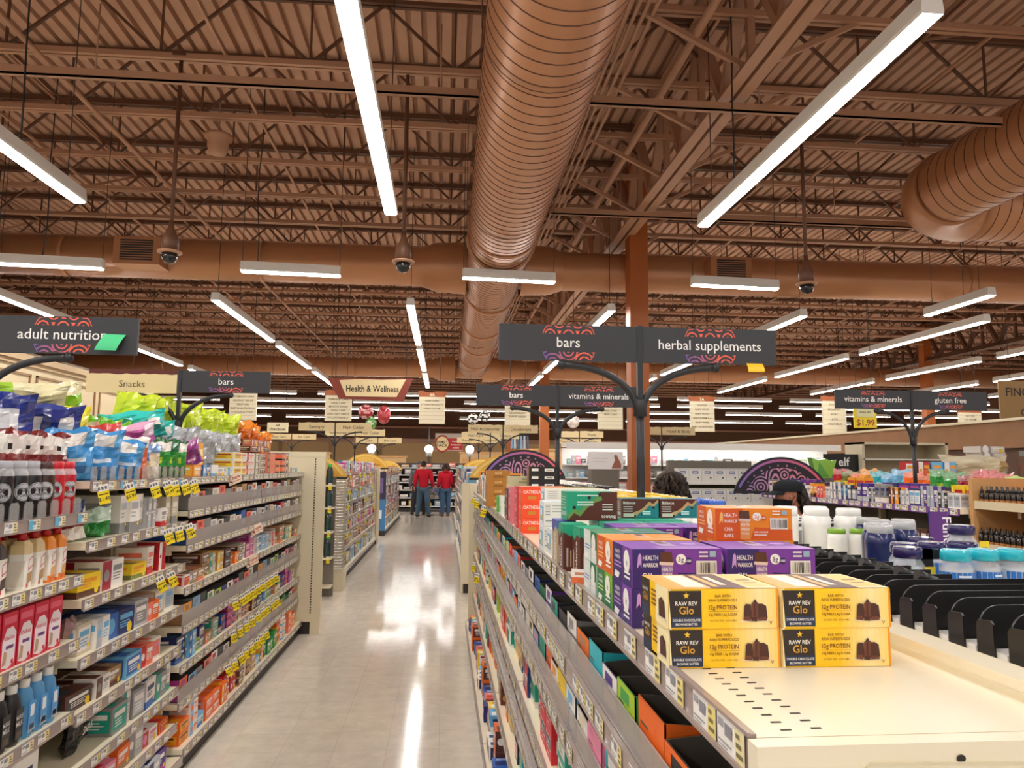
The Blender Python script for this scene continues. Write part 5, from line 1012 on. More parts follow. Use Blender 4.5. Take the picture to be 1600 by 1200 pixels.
# farther rows of lids along the supplement shelf
def lidrow(y0, y1, step, xs, r, h, bands, capc, cname, mt=GLOSS, capr=.85):
    src = bottle('vitamin_bottle', r, h, bands, capc, capr, .78, 10, mt); k = 0; y = y0; rg = random.Random(int(y0 * 100))
    while y < y1:
        for j, x in enumerate(xs):
            o = place(src, k, (x + rg.uniform(-.006, .006), y + rg.uniform(-.006, .006), 1.4002), 'x', cname + ' bottles'); k += 1
            product(o, cname, 'vitamin bottle', 'bottle', 'on the supplement shelf', y + j * .001, cname + ' bottles', ('spine-side', 'middle', 'outer')[j])
        y += step
lidrow(2.42, 2.75, .095, (.86, .96, 1.06), .040, .105, (WHT, lin(0x3a6ab8), WHT), lin(0xf0eeea), 'white-lidded')
lidrow(2.82, 3.05, .09, (.86, .96, 1.06), .038, .125, (lin(0x2d58b0), lin(0x2d58b0), lin(0x3a68c0)), lin(0x3a68c8), 'blue-lidded')
lidrow(3.14, 3.9, .088, (.82, .92, 1.02), .036, .125, (lin(0x3a2416), lin(0xd8c04a), lin(0x3a2416)), lin(0xf2c81e), 'yellow-lidded')
lidrow(3.98, 4.5, .085, (.84, .94, 1.04), .034, .12, (lin(0x3a2416), lin(0xf0ecdc), lin(0x3a2416)), lin(0xf2efe6), 'pale-lidded brown')
lidrow(4.58, 5.3, .085, (.84, .94, 1.04), .034, .13, (lin(0x40260f), lin(0xe0c868), lin(0x2a1810)), lin(0x1c1a1a), 'black-lidded brown')
lidrow(5.4, 6.9, .12, (.84, .95, 1.06), .034, .13, (lin(0x7a4a1e), lin(0xe8dcb8), lin(0x8a5a2a)), lin(0xe8e2d6), 'cream-lidded amber')

# red cartons with a navy word plate on the middle aisle-side shelf
def luna():
    m = MB(); w, d, h = .13, .12, .085; m.box(-w / 2, w / 2, -d / 2, d / 2, 0, h, lin(0xd01c30))
    for fc in 'FL':
        a = Art(m, fc, w, d, h); a.rect(.12, .36, .88, .78, lin(0xf4f0ec)); a.rect(.14, .39, .86, .75, lin(0x1b2148)); a.text('LUNA', .5, .46, .24, lin(0xf6f4f0), squeeze=.6); a.rect(.3, .14, .7, .2, lin(0xf0c8cc))
    me = m.mesh('bar_carton'); me.materials.append(PRINT); return me
LU = luna()
for j in range(2):
    for k in range(2): tag(put('bar_carton', LU, None, (.385, 2.26 + .125 * j, .8004 + .0855 * k)), '%s red carton with navy word plate, %s one on the middle shelf' % (('lower', 'upper')[k], ('near', 'farther')[j]), 'box', 'red word plate cartons')
fill(-1, LIPR, .80, .82, 2.15, [S('teal', 'white', 'green', .12, .14, .08, 1, 2), S('white', 'teal', 'charcoal', .12, .14, .08, 1, 2), S('kraft', 'lime', 'white', .12, .14, .07, 1, 2)], 'on the near middle bars-side shelf', 63)
fill(-1, LIPR, .80, 2.48, 2.65, [S('tan', 'navy', 'cream', .14, .14, .09, 1, 2)], 'beside the red plate cartons', 64)

# ================================================================ SNACK GONDOLA: SHAKES AND BAGS
def core_bottle(body, capc, disc):
    r = empty('shake_bottle', 'x', 'bottle'); m = MB(); R = .036; h = .2
    sh = mix(body, (.62, .62, .64), .55)
    m.lathe([(R * .92, 0, body), (R, .006, body), (R, .045, body), (R * .97, .05, body), (R, .055, body), (R, .138, body), (R, .150, sh), (R * .96, .160, sh), (R * .80, .172, capc), (R * .76, .175, capc)], 20); m.build('body', GLOSS, r)
    m = MB(); m.lathe([(R * .78, .174, capc), (R * .80, .176, capc), (R * .80, .197, capc), (R * .75, .2, mix(capc, (1, 1, 1), .3))], 18); m.build('cap', GLOSS, r)
    m = MB(); RR = R * 1.012
    for (rad, c, lift) in ((.031, disc, 0), (.0285, lin(0x3a3a40), .0004), (.027, disc, .0008)):
        n = 20; pts = []
        for k in range(n):
            s, z = rad * math.cos(2 * PI * k / n), rad * math.sin(2 * PI * k / n); a = -.7 + s / R; pts.append(((RR + lift) * math.cos(a), (RR + lift) * math.sin(a), .095 + z))
        ctr = ((RR + lift) * math.cos(-.7), (RR + lift) * math.sin(-.7), .095); b = m.add(pts + [ctr])
        for k in range(n): m.face([b + k, b + (k + 1) % n, b + n], c)
    vs = []
    for (t, z, sz) in (('CORE', .096, .018), ('POWER', .078, .015)):
        tv, tf, w = text_mesh(t); b = m.add([((RR + .0016) * math.cos(-.7 + (x - w / 2) * sz * .82 / R), (RR + .0016) * math.sin(-.7 + (x - w / 2) * sz * .82 / R), z + y * sz) for x, y in tv])
        for f in tf: m.face([b + i for i in f], lin(0x18181a))
    m.build('label', PRINT, r); return r
BOT = [core_bottle(lin(0x202024), lin(0xa9abb0), lin(0xb9bac0)), core_bottle(lin(0xc01c2c), lin(0xd02030), lin(0xc2c2c6)), core_bottle(lin(0x3c2420), lin(0x4a2c28), lin(0xc2c2c6))]
used = [0, 0, 0]
def put_bottle(i, x, y, z, colour, extra, rz):
    o = place(BOT[i], used[i], (x, y, z), 'x', 'protein shake bottles', rz); used[i] += 1
    product(o, colour, 'protein shake bottle', 'bottle', 'on the tabbed shelf', y, 'protein shake bottles', extra)
rg = random.Random(5); k = 0; y = 2.03
while y < 3.06:
    i = 0 if y < 2.80 else (1, 2, 1)[k % 3]
    put_bottle(i, -1.462 + rg.uniform(-.003, .003), y, 1.4554, ('black', 'red', 'maroon')[i], 'front', rg.uniform(-.5, .4)); k += 1
    put_bottle(0 if y < 2.74 else 1, -1.545 + rg.uniform(-.004, .004), y + .035, 1.4554, 'black' if y < 2.74 else 'red', 'back row', rg.uniform(-.6, .6)); y += .0845
# white shakes with red caps (curved cartons)
def shake_carton(top, low, disc):
    m = MB(); w, d, h = .062, .062, .165; Wc = lin(0xeeeae2)
    pts = [(-.5, -.36), (-.36, -.5), (.36, -.5), (.5, -.36), (.5, .36), (.36, .5), (-.36, .5), (-.5, .36)]
    lv = ((0, 1, low), (.025, 1, Wc), (h * .72, 1, top), (h * .9, .92, top), (h, .6, top)); rows = []
    for z, s, c in lv: rows.append(m.add([(x * w * s, y * d * s, z) for x, y in pts]))
    for i in range(4):
        for k in range(8): m.face([rows[i] + k, rows[i] + (k + 1) % 8, rows[i + 1] + (k + 1) % 8, rows[i + 1] + k], lv[i][2])
    m.face([rows[4] + k for k in range(8)], top)
    for fx in (w / 2 + .0006,):
        m.poly([(fx, -.012, h * .38), (fx, .022, h * .46), (fx, .022, h * .68), (fx, -.012, h * .6)], lin(0xc6283a)); m.poly([(fx + .0002, -.009, h * .42), (fx + .0002, .019, h * .48), (fx + .0002, .019, h * .65), (fx + .0002, -.009, h * .59)], Wc)
        m.poly([(fx, -.02, h * .10), (fx, .018, h * .16), (fx, .02, h * .36), (fx, -.016, h * .32)], disc); m.poly([(fx, -.022, h * .04), (fx, -.006, h * .04), (fx, -.006, h * .12), (fx, -.022, h * .12)], lin(0xd04038))
    m.poly([(-.026, -d / 2 - .0006, .01), (.026, -d / 2 - .0006, .01), (.026, -d / 2 - .0006, h * .6), (-.026, -d / 2 - .0006, h * .55)], mix(Wc, disc, .25))
    e = empty('shake_carton', 'x', 'drink'); m.build('carton', PRINT, e); c = MB(); c.lathe([(.015, h, K['red']), (.015, h + .022, K['red']), (.013, h + .024, K['red'])], 12); c.build('cap', GLOSS, e); return e
Wc = lin(0xeeeae2); srcs = [shake_carton(Wc, Wc, lin(0xd8c8a8)), shake_carton(lin(0x2a58b8), lin(0x2a58b8), lin(0xe0d4b8)), shake_carton(lin(0x3a2a2a), Wc, lin(0x4a2c24)), shake_carton(lin(0xd8c090), Wc, lin(0xb08a58)), shake_carton(lin(0xe88a2a), lin(0xe07a20), lin(0xe0a868))]
us = [0] * 5; seqs = (0, 0, 1, 1, 2, 2, None, 3, 3, 4, 4); y = 2.14; cn = ('white', 'blue', 'dark', 'tan', 'orange')
for i in seqs:
    y += .078
    if i is None: continue
    for b in range(2):
        o = place(srcs[i], us[i], (LIPL - .06 - b * .072, y, 1.2154), 'x', 'red-capped shake cartons', .12); us[i] += 1; product(o, cn[i] + '-topped', 'shake carton', 'drink', 'on the second shake bay shelf', y, 'red-capped shake cartons', ('front', 'inner')[b] + ' red-capped')
# red shake packs
def red_pack():
    m = MB(); w, d, h = .13, .085, .185; m.box(-w / 2, w / 2, -d / 2, d / 2, 0, h, lin(0xcc2440)); a = Art(m, 'R', w, d, h)
    a.poly([(.08, .06), (.5, .02), (.92, .10), (.94, .62), (.7, .74), (.3, .72), (.06, .5)], lin(0xe8dce0)); a.text('shakes', .5, .52, .12, lin(0xc22c48), squeeze=.7); a.poly([(.1, .08), (.36, .1), (.4, .3), (.2, .34)], lin(0xb89a78)); a.rect(.3, .36, .8, .42, lin(0x6a3a78)); a.disc(.78, .12, .09, lin(0xd02038)); a.rect(.08, .8, .9, .92, lin(0xe06078))
    a = Art(m, 'F', w, d, h); a.rect(.1, .1, .9, .6, lin(0xe0c8d0)); a.rect(.1, .7, .9, .9, lin(0xa81830)); a = Art(m, 'T', w, d, h); a.rect(.15, .2, .85, .8, lin(0xe04a64))
    e = empty('shake_pack', 'x', 'drink'); m.build('carton', PRINT, e); return e
rp = red_pack()
for k in range(9):
    o = place(rp, k, (LIPL - .09, 2.18 + k * .098, .9704), 'x', 'red shake packs', .05 - .012 * k); product(o, 'red and white', 'shake pack', 'drink', 'on the third shake bay shelf', k, 'red shake packs', '')
def neck_pack():
    m = MB(); m.box(-.05, .05, -.035, .035, 0, .16, lin(0x8a1a34)); m.poly([(.051, -.02, .10), (.051, .02, .10), (.051, .02, .17), (.051, .012, .185), (.051, -.012, .185), (.051, -.02, .17)], lin(0x5e2d90)); return m
npk = neck_pack().mesh('shake_pack'); npk.materials.append(PRINT)
for k in range(6): product(put('shake_pack', npk, None, (LIPL - .235, 2.24 + k * .12, .9704)), 'maroon and purple', 'shake pack', 'drink', 'at the third shake shelf back', k, 'maroon shake packs')
def milk_bottle(body, panel, word):
    e = empty('shake_bottle', 'x', 'drink'); m = MB(); w = .062
    m.lathe([(.030, 0, body), (.034, .01, body), (.034, .12, body), (.028, .155, body), (.017, .17, body), (.017, .172, body)], 12); m.build('body', PRINT, e)
    m = MB(); X = .0346; m.poly([(X, -.026, .02), (X, .026, .02), (X, .026, .12), (X, -.026, .12)], panel)
    if word:
        m.text('MUSCLE', (X + .0006, 0, .085), (0, 1, 0), (0, 0, 1), .018, lin(0xe8e6e2), 'C', squeeze=.046); m.text('MILK', (X + .0006, 0, .062), (0, 1, 0), (0, 0, 1), .022, lin(0xe8e6e2), 'C', squeeze=.046)
    else: m.poly([(X + .0004, -.014, .07), (X + .0004, .014, .07), (X + .0004, .014, .11), (X + .0004, -.014, .11)], lin(0xe8eef2)); m.poly([(X + .0004, -.026, .02), (X + .0004, .026, .02), (X + .0004, .01, .05), (X + .0004, -.02, .045)], lin(0xc8d0d6))
    m.poly([(X + .0004, -.02, .025), (X + .0004, .02, .025), (X + .0004, .016, .045), (X + .0004, -.016, .045)], mix(panel, lin(0x8a6a50), .4)); m.build('label', PRINT, e)
    m = MB(); m.lathe([(.0185, .168, WHT), (.0195, .17, WHT), (.0195, .196, WHT), (.018, .198, WHT)], 14); m.build('cap', GLOSS, e); return e
mbs = [milk_bottle(lin(0x2b2a2c), lin(0x232224), True), milk_bottle(lin(0x5aa2d8), lin(0x4a98d2), False)]; us = [0, 0]; y = 2.14
for k in range(12):
    i = 0 if y < 2.78 else 1
    for b in range(3):
        o = place(mbs[i], us[i], (LIPL - .055 - b * .075, y, .7004), 'x', 'white-capped shake bottles', .08); us[i] += 1; product(o, ('black', 'sky blue')[i], 'shake bottle', 'drink', 'on the fourth shake bay shelf', y, 'white-capped shake bottles', ('front', 'middle', 'inner')[b] + ' white-capped')
    y += .0775
# chip bags
def bag(x, y, z, w, t, h, cols, mark, name, label, group, rx=0, ry=0, rz=0, seed=1, mt=FILM):
    mb = bag_mesh(w, t, h, cols, seed, mark); o = mb.build(name, mt, None, (x, y, z)); o.rotation_euler = (rx, ry, rz); tag(o, label, 'bag', group); return o
TB = 1.5754; RS = 1.6804
qd = lin(0x7a2422); wt2 = lin(0xe8e2da); bl2 = lin(0x3c8ecc)
e = empty('riser_shelf', 'cream back riser shelf carrying the big chip bags', 'shelf', (0, 0, 0))
m = MB(); m.box(-1.845, -1.61, 2.5, 6.9, 1.66, 1.68); m.build('shelf', CREAM, e); m = MB(); m.box(-1.845, -1.825, 2.5, 6.9, 1.58, 1.66); m.build('riser', CREAM, e)
for k, y in enumerate((2.72, 2.84, 2.95, 3.05, 3.16)):
    bag(-1.60, y, TB - .03, .17, .06, .225, [(0, qd), (.58, wt2), (.90, qd)], [(lin(0xe08a2a), .24, .42, .3, .8), (lin(0x2a2426), .66, .80, .25, .4), (lin(0x2a2426), .66, .80, .52, .66)], 'chip_bag', '%s maroon and white chip bag from near end, behind the shake bottles' % ORD[k], 'maroon and white chip bags', 0, .06, -.8 + .06 * k, k + 1)
for k, (y, x) in enumerate(((3.28, -1.57), (3.42, -1.53), (3.56, -1.50))):
    bag(x, y, TB, .22, .09, .22 - .03 * (k == 2), [(0, bl2), (.7, lin(0x5aa8dc)), (.94, bl2)], [(wt2, .72, .9, .3, .8), (lin(0xd8e4f0), .42, .5, .2, .8), (lin(0x22609c), .15, .32, .35, .75)], 'chip_bag', '%s crinkled blue chip bag past the shake bottles' % ORD[k], 'blue chip bags', .1 * (1 - k), .14, -.8, 20 + k)
bag(-1.50, 3.70, TB, .18, .08, .20, [(0, lin(0xe05a22)), (.8, wt2)], [(lin(0xf4b08a), .3, .5, .2, .7)], 'chip_bag', 'orange-red chip bag between the blue bags and the white-blue one', 'front chip bags', 0, .12, -.8, 31)
bag(-1.49, 3.88, TB, .14, .06, .17, [(0, wt2), (.35, lin(0xdfd3b4)), (.8, lin(0x7aa0cc))], [(lin(0x3a6cb8), .5, .8, .1, .5)], 'chip_bag', 'white and blue chip bag beside the orange-red one', 'front chip bags', 0, .12, -.7, 32)
for k, y in enumerate((4.02, 4.15, 4.28)):
    bag(-1.50, y, TB, .16, .06, .205, [(0, lin(0x14602a)), (.32, lin(0x2a9a3c)), (.72, wt2 if k != 1 else lin(0x0f5a34)), (.92, lin(0x14602a))], [(lin(0xc8dc3a), .38, .52, .3, .7)], 'chip_bag', '%s dark green chip bag standing under the teal one' % ORD[k], 'dark green chip bags', 0, .10, -.8 + .05 * k, 40 + k)
bag(-1.47, 4.50, TB + .055, .17, .06, .17, [(0, lin(0x7a2a74)), (.7, lin(0x9a3a86)), (.9, lin(0xc08ab8))], [(lin(0xd8a0cc), .3, .42, .3, .7)], 'chip_bag', 'plum bag tipped over beside the golden carton', 'front chip bags', .5, .25, -.6, 50)
bag(-1.68, 3.27, RS, .29, .12, .215, [(0, lin(0x222e74)), (.9, lin(0x2a3a8c))], [(lin(0xd8d2cc), .1, .75, .3, .5), (lin(0xd8d2cc), .1, .75, .72, .84)], 'chip_bag', 'large navy chip bag with silver script behind the maroon ones', 'navy chip bags', 0, .15, -1.0, 61)
bag(-1.68, 2.93, RS, .26, .12, .23, [(0, lin(0x27368a))], [(lin(0xd8d8dc), .1, .8, .3, .8)], 'chip_bag', 'navy chip bag cut by the picture edge, pale panel on it', 'navy chip bags', 0, .15, -1.0, 62)
bag(-1.77, 3.28, RS + .16, .32, .11, .145, [(0, lin(0xd9cf98)), (.8, lin(0xe4dcb0))], [(lin(0x9cc83c), .0, 1, .0, .3), (lin(0xd8c83a), .2, .5, .75, .9)], 'chip_bag', 'lime and cream bag lying on top of the navy ones', 'cream chip bags', 0, .25, -1.0, 63)
bag(-1.77, 3.58, RS + .16, .22, .11, .18, [(0, lin(0xdccf98)), (.7, lin(0xe6dcb0))], [(lin(0x8cc030), .4, .7, .6, 1)], 'chip_bag', 'cream bag with green corner just beside the pharmacy lettering', 'cream chip bags', .15, .2, -1.0, 64)
bag(-1.71, 3.50, RS, .20, .09, .22, [(0, lin(0xd8d030)), (.6, lin(0xece030))], None, 'chip_bag', 'yellow bag peeking out behind the large navy bag', 'cream chip bags', 0, .1, -.9, 65)
for k in range(5):
    bag(-1.68, 3.60 + .115 * k, RS, .17, .07, .19 - .004 * k, [(0, lin(0xd6cfa8)), (.66, lin(0xe2d9b4)), (.84, lin(0x6cb82c))], [(lin(0xb0a888), .3, .5, .35, .65)], 'chip_bag', '%s cream bag with green top edge from near end of the riser' % ORD[k], 'green-topped cream bags', .05, .12, -.9, 70 + k)
bag(-1.60, 3.93, RS + .045, .30, .10, .12, [(0, lin(0xa8418e)), (.6, lin(0xc060a4)), (.85, lin(0xe0a8c8))], [(lin(0xf0d8e4), .4, .9, .75, 1)], 'chip_bag', 'pink-purple bag lying above the blue bags', 'lying chip bags', .3, .3, -.9, 80)
bag(-1.59, 3.66, RS + .03, .15, .08, .13, [(0, lin(0xe29a80)), (.7, lin(0xd04848))], [(wt2, .3, .6, 0, .4)], 'chip_bag', 'salmon bag with red end crushed beside the pink-purple one', 'lying chip bags', .2, .3, -.8, 81)
for k, (y, z, w, h) in enumerate(((4.14, RS + .10, .34, .15), (4.38, RS + .06, .28, .15))):
    bag(-1.66, y, z, w, .10, h, [(0, lin(0x1fa8a4)), (.7, lin(0x35c2b8))], [(lin(0x17706e), .3, .5, .5, .9), (wt2, .55, .75, .7, .9)], 'chip_bag', '%s teal bag lying over the dark green ones' % ('larger', 'smaller')[k], 'teal chip bags', .16, .25, -.9, 83 + k)
for k in range(11):
    bag(-1.72, 4.22 + .175 * k, RS + .11, .24, .10, .245 + .004 * (k % 3), [(0, lin(0xb4cc20)), (.5, lin(0xc8dc30))], [(lin(0xe4ee8a), .5, .62, .3, .5)], 'chip_bag', '%s lime yellow bag from near end of the back row' % ORD[k], 'lime yellow chip bags', .1 * (k % 3 - 1), .16, -.8, 90 + k)
for k in range(9):
    bag(-1.60, 4.42 + .155 * k, TB + .07, .22, .08, .225 - .012 * (k % 2), [(0, lin(0x9ea2a6)), (.7, lin(0xb6bac0))], [(lin(0x77797c), .3, .5, .2, .5)], 'chip_bag', '%s silver grey bag from near end, under the lime ones' % ORD[k], 'silver grey bags', .08 * (k % 3 - 1), .12, -.8, 110 + k)
for k in range(5):
    bag(-1.69, 6.15 + .20 * k, RS + .06, .26, .10, .27 - .02 * k, [(0, lin(0xd88a1e)), (.3, lin(0xd86a14)), (.75, lin(0xe88a22))], None, 'chip_bag', '%s orange bag past the lime yellow row' % ORD[k], 'orange chip bags', .1 * (k % 3 - 1), .1, -.8, 130 + k)
for k in range(6):
    mm = generic_carton(.12, .2, .05, lin(0xc8705a), lin(0x1e1a1e), lin(0xe8c8a8), k % 2, 'R', 'RFT').mesh('snack_carton'); mm.materials.append(PRINT); tag(put('snack_carton', mm, None, (-1.60, 6.2 + .21 * (k % 3), 1.752 + .0505 * (k // 3))), '%s salmon and black carton of the raised tier under orange bags, %s layer' % (ORD[k % 3], ('lower', 'upper')[k // 3]), 'box', 'salmon and black cartons')
for k, (y, z, w2, h, c, nmx) in enumerate(((4.68, TB, .17, .205, 'amber', 'tall golden carton above the tilted plum bag'),)):
    mm = generic_carton(.14, w2, h, lin(0xee9a20), lin(0xe4801a), lin(0xfbe0a0), 3, 'R', 'RFT').mesh('snack_carton'); mm.materials.append(PRINT); tag(put('snack_carton', mm, None, (-1.56, y, z)), nmx, 'box')
for k, (y, base, acc, lab) in enumerate(((4.40, lin(0xe88a1a), lin(0xf4b040), 'small orange carton low beside the blue one'), (4.57, lin(0x2458a0), lin(0x6cb4e0), 'dark blue and sky carton on the front of the top bar shelf'), (4.73, lin(0xeeeae4), lin(0x6cb4e0), 'white carton just after the dark blue one'))):
    mm = generic_carton(.14, .13, .07, base, acc, lin(0xf0ece6), k, 'R', 'RFT').mesh('snack_carton'); mm.materials.append(PRINT); tag(put('snack_carton', mm, None, (-1.475, y, TB)), lab, 'box')
# bags lower down
bag(-1.52, 3.24, 1.3354, .16, .08, .15, [(0, lin(0x1e7a2e)), (.55, lin(0xd8dad0)), (.85, lin(0x2a4a8c))], [(lin(0x7ac860), .15, .4, .2, .6)], 'chip_bag', 'green and white bag slumped on the second shelf by the shakes', 'lower bags', .3, .2, -.7, 140)
bag(-1.50, 3.40, 1.3354, .14, .08, .13, [(0, lin(0x2a8a3c)), (.6, lin(0xd0e8d8))], None, 'chip_bag', 'bright green bag fallen forward on the second shelf', 'lower bags', .2, .3, -.7, 141)
bag(-1.50, 3.17, 1.3354, .14, .07, .14, [(0, wt2), (.5, lin(0x8a2a28)), (.8, lin(0x2a3a7a))], None, 'chip_bag', 'maroon and white bag at the seam between the first two bays', 'lower bags', .2, .2, -.7, 142)
b2 = bag(-1.52, 3.36, .4604, .17, .07, .19, [(0, lin(0x1c1b1b))], [(lin(0x8a7a6c), .05, .25, .5, .9)], 'snack_pouch', 'black pouch with white fat snax lettering on the sixth shelf', 'lower bags', 0, .1, .12, 143)
m = MB(); m.text('FAT', (.045, -.03, .13), (0, 1, 0), (0, 0, 1), .045, lin(0xe6e2da), 'L'); m.text('SNAX', (.05, -.05, .085), (0, 1, 0), (0, 0, 1), .045, lin(0xe6e2da), 'L'); me = m.mesh('lettering'); me.materials.append(SIGN); put('lettering', me, b2)
bag(-1.50, 3.75, .2704 + .14, .15, .07, .12, [(0, lin(0xb9bcc0)), (.6, lin(0xd8dadd))], [(lin(0xe0a030), .2, .5, .0, .3)], 'snack_pouch', 'silver pouch leaning on the seventh shelf by a yellow patch', 'lower bags', 0, .2, .15, 144)
bag(-1.50, 3.2, .885 + .001, .13, .06, .15, [(0, lin(0xb08a78)), (.6, lin(0xa8888c))], [(lin(0xc8b0c0), .5, .7, .3, .7)], 'snack_pouch', 'dusty rose pouch at the near end of the fourth shelf', 'lower bags', 0, .1, .2, 145)

# ================================================================ BEYOND THE AISLE
# half-round toppers
def topper(cx, y, z0, R, half, label, dark=True, th=.02, words=''):
    e = empty('aisle_topper', label, 'topper', (cx, y, z0)); hgt = R - math.sqrt(R * R - half * half); zc = hgt - R; a0 = math.asin(half / R); n = 24
    arc = [(R * math.sin(-a0 + 2 * a0 * k / n), zc + R * math.cos(-a0 + 2 * a0 * k / n)) for k in range(n + 1)]
    base = lin(0x1d1626) if dark else lin(0xe9b040); m = MB()
    for y0, sg in ((0, 1), (th, -1)): m.poly([(x, y0, z) for x, z in arc][::-sg], base)
    for k in range(n): (xa, za), (xb, zb) = arc[k], arc[k + 1]; m.poly([(xa, 0, za), (xb, 0, zb), (xb, th, zb), (xa, th, za)], lin(0x120e16) if dark else lin(0xd89a2a))
    m.build('board', SIGN, e); m = MB()
    def ring(r0, r1, cf, a=a0, yy=-.0012):
        for k in range(n):
            t0, t1 = -a + 2 * a * k / n, -a + 2 * a * (k + 1) / n
            q = [(r0 * math.sin(t0), zc + r0 * math.cos(t0)), (r0 * math.sin(t1), zc + r0 * math.cos(t1)), (r1 * math.sin(t1), zc + r1 * math.cos(t1)), (r1 * math.sin(t0), zc + r1 * math.cos(t0))]
            if min(p[1] for p in q) < .0: continue
            m.poly([(x, yy, z) for x, z in q], cf(k / n))
    grad = lambda t: mix(lin(0x6f62b0), lin(0xe0606a), min(1, t * 1.15))
    if dark:
        ring(R * .91, R * .955, grad)
        for k in range(7):
            t = -.75 + k * .17; x = R * .84 * math.sin(t * a0); z = zc + R * .84 * math.cos(t * a0); rr = .007 + .002 * (k % 3)
            if z > .01: m.poly([(x + rr * math.cos(2 * PI * q / 10), -.0014, z + rr * math.sin(2 * PI * q / 10)) for q in range(10)], mix(grad((x / half + 1) / 2), (.8, .7, .8), .3)); m.poly([(x + rr * .5 * math.cos(2 * PI * q / 10), -.002, z + rr * .5 * math.sin(2 * PI * q / 10)) for q in range(10)], base)
        cell = .0045
        seeds = [(-.19, .03, 1), (.02, .13, 1), (.17, .09, 1), (-.06, .06, 0), (.09, .05, 0), (.27, .0, 1), (-.29, -.02, 1)]; s = half / .42
        for i in range(int(-half / cell), int(half / cell)):
            for j in range(0, int(hgt / cell)):
                x, z = i * cell, j * cell
                if math.hypot(x, z - zc) > R * .79: continue
                best = min(((math.hypot((x / s - a), (z / s - b) * (1 if k else .45)), k) for a, b, k in seeds))
                if math.sin(best[0] * 240) > .25: m.poly([(x, -.0013, z), (x + cell, -.0013, z), (x + cell, -.0013, z + cell), (x, -.0013, z + cell)], mix(grad((x / half + 1) / 2), (.75, .6, .65), .25))
    else:
        ring(R * .90, R * .96, lambda t: lin(0xf3d27a)); ring(R * .5, R * .88, lambda t: lin(0xeec45e))
        if words: m.text(words, (0, -.003, hgt * .15), (1, 0, 0), (0, 0, 1), hgt * .22, lin(0xb0602a), 'C', squeeze=half * 1.6)
    m.build('printed_face', SIGN, e); m = MB(); m.box(-half, half, .002, .018, -.03, .0); m.build('foot', BLACKM, e)
topper(.815, 7.60, 1.55, .475, .43, 'dark half-round topper with coral pattern at the end of the bars gondola')
topper(3.52, 7.5, 1.42, .56, .52, 'dark half-round topper with coral pattern behind the cap wearer')
for (x, y, z, lab, w) in ((.83, 9.75, 1.50, 'yellow half-round topper directly behind the dark one of the bars gondola', ''), (.83, 16.3, 1.5, 'yellow half-round topper, second behind the dark one', ''), (-1.75, 9.8, 1.50, 'yellow half-round topper just past the beige end panel', 'p'), (-1.72, 16.6, 1.60, 'yellow half-round topper with red words above the wire rack run', 'a Simpler Way to Shop'), (-1.85, 24.5, 1.5, 'small yellow half-round topper of the run before the back cases', ''), (.83, 17.4, 1.5, 'yellow half-round topper, third behind the dark one', ''), (3.5, 16.5, 1.6, 'yellow half-round topper past the rust column', '')):
    topper(x, y, z, .56, .50, lab, False, words=w)

# second snack-side runs and others: plain bays filled with small goods
def simple_run(sx, lip, spine, y0, y1, zs, back, label, place, seed, seqs, rail=None, h=.14, rest=False):
    unit(sx, lip, spine, y0, y1, [(z, 'plain') for z in zs], label, lip + sx * .03, back, seed, labels=False, rail=rail)
    for k, z in enumerate(zs):
        hh = (zs[k - 1] - z) * .72 if k else h
        seq = [S(*c, .12 + .03 * (i % 3), .14, min(hh, .2) * (.7 + .15 * (i % 3)), 1 + i % 2, 1) for i, c in enumerate(seqs[k % len(seqs)])]
        fill(sx, lip, z, y0 + .05, y1, seq, place % ORD[k], seed * 10 + k, kind='toiletry_carton', scale=1.25, gap=.03, rest=(y0 if rest else y0 + 3.2, 'distant_toiletries', 'small toiletry packs crowding the more distant runs of shelving'))
RC = [[('white', 'pink', 'grey'), ('magenta', 'pink', 'white'), ('white', 'turquoise', 'silver'), ('brown', 'salmon', 'white'), ('beige', 'crimson', 'white'), ('silver', 'violet', 'white')],
      [('tan', 'brown', 'white'), ('beige', 'dark_red', 'white'), ('kraft', 'crimson', 'white'), ('charcoal', 'tan', 'white'), ('white', 'salmon', 'grey')],
      [('silver', 'blue', 'white'), ('white', 'light_blue', 'grey'), ('grey', 'brown', 'white'), ('beige', 'olive', 'white')],
      [('brown', 'tan', 'salmon'), ('charcoal', 'grey', 'white'), ('beige', 'grey', 'white'), ('white', 'crimson', 'grey'), ('silver', 'brown', 'white')]]
simple_run(1, -1.42, -1.9, 10.75, 16.0, (1.54, 1.31, 1.10, .875, .68, .45, .15), 1.66, 'toiletries gondola after the cross aisle, on the snack side', 'on the %s toiletries shelf', 71, RC)
for z, ys, w in ((1.54, (11.4, 12.7, 13.4, 14.4), 'top'), (1.31, (11.1, 11.3, 12.8, 14.8), 'second'), (1.10, (11.0, 11.2, 13.6, 14.0, 15.4), 'third'), (.875, (11.3, 12.6, 13.8, 15.3), 'fourth'), (.68, (11.1, 11.4, 12.7, 13.8), 'fifth'), (.45, (11.0, 12.5, 13.9), 'sixth')):
    tags(ys, z, '%s toiletries shelf' % w, -1.42, 1, int(z * 100), .9)
e = empty('wire_rack', 'chrome wire basket rack at the head of the toiletries gondola', 'rack', (-1.52, 10.15, 0))
m = MB()
for k in range(34): m.tube([(-.12, .2, .3 + k * .038), (-.1, -.06, .29 + k * .038), (.19, -.06, .29 + k * .038), (.2, .3, .3 + k * .038)], .006, 4)
m.build('wire_tier', mat('chrome_wire', lin(0xb8b8bc), .25, metal=.9), e); m = MB(); m.box(-.12, .18, .28, .30, .1, 1.6); m.build('backing', CREAM, e)
m = MB(); m.box(-.15, .22, -.02, .30, .0, .28); m.build('base', CREAM, e)
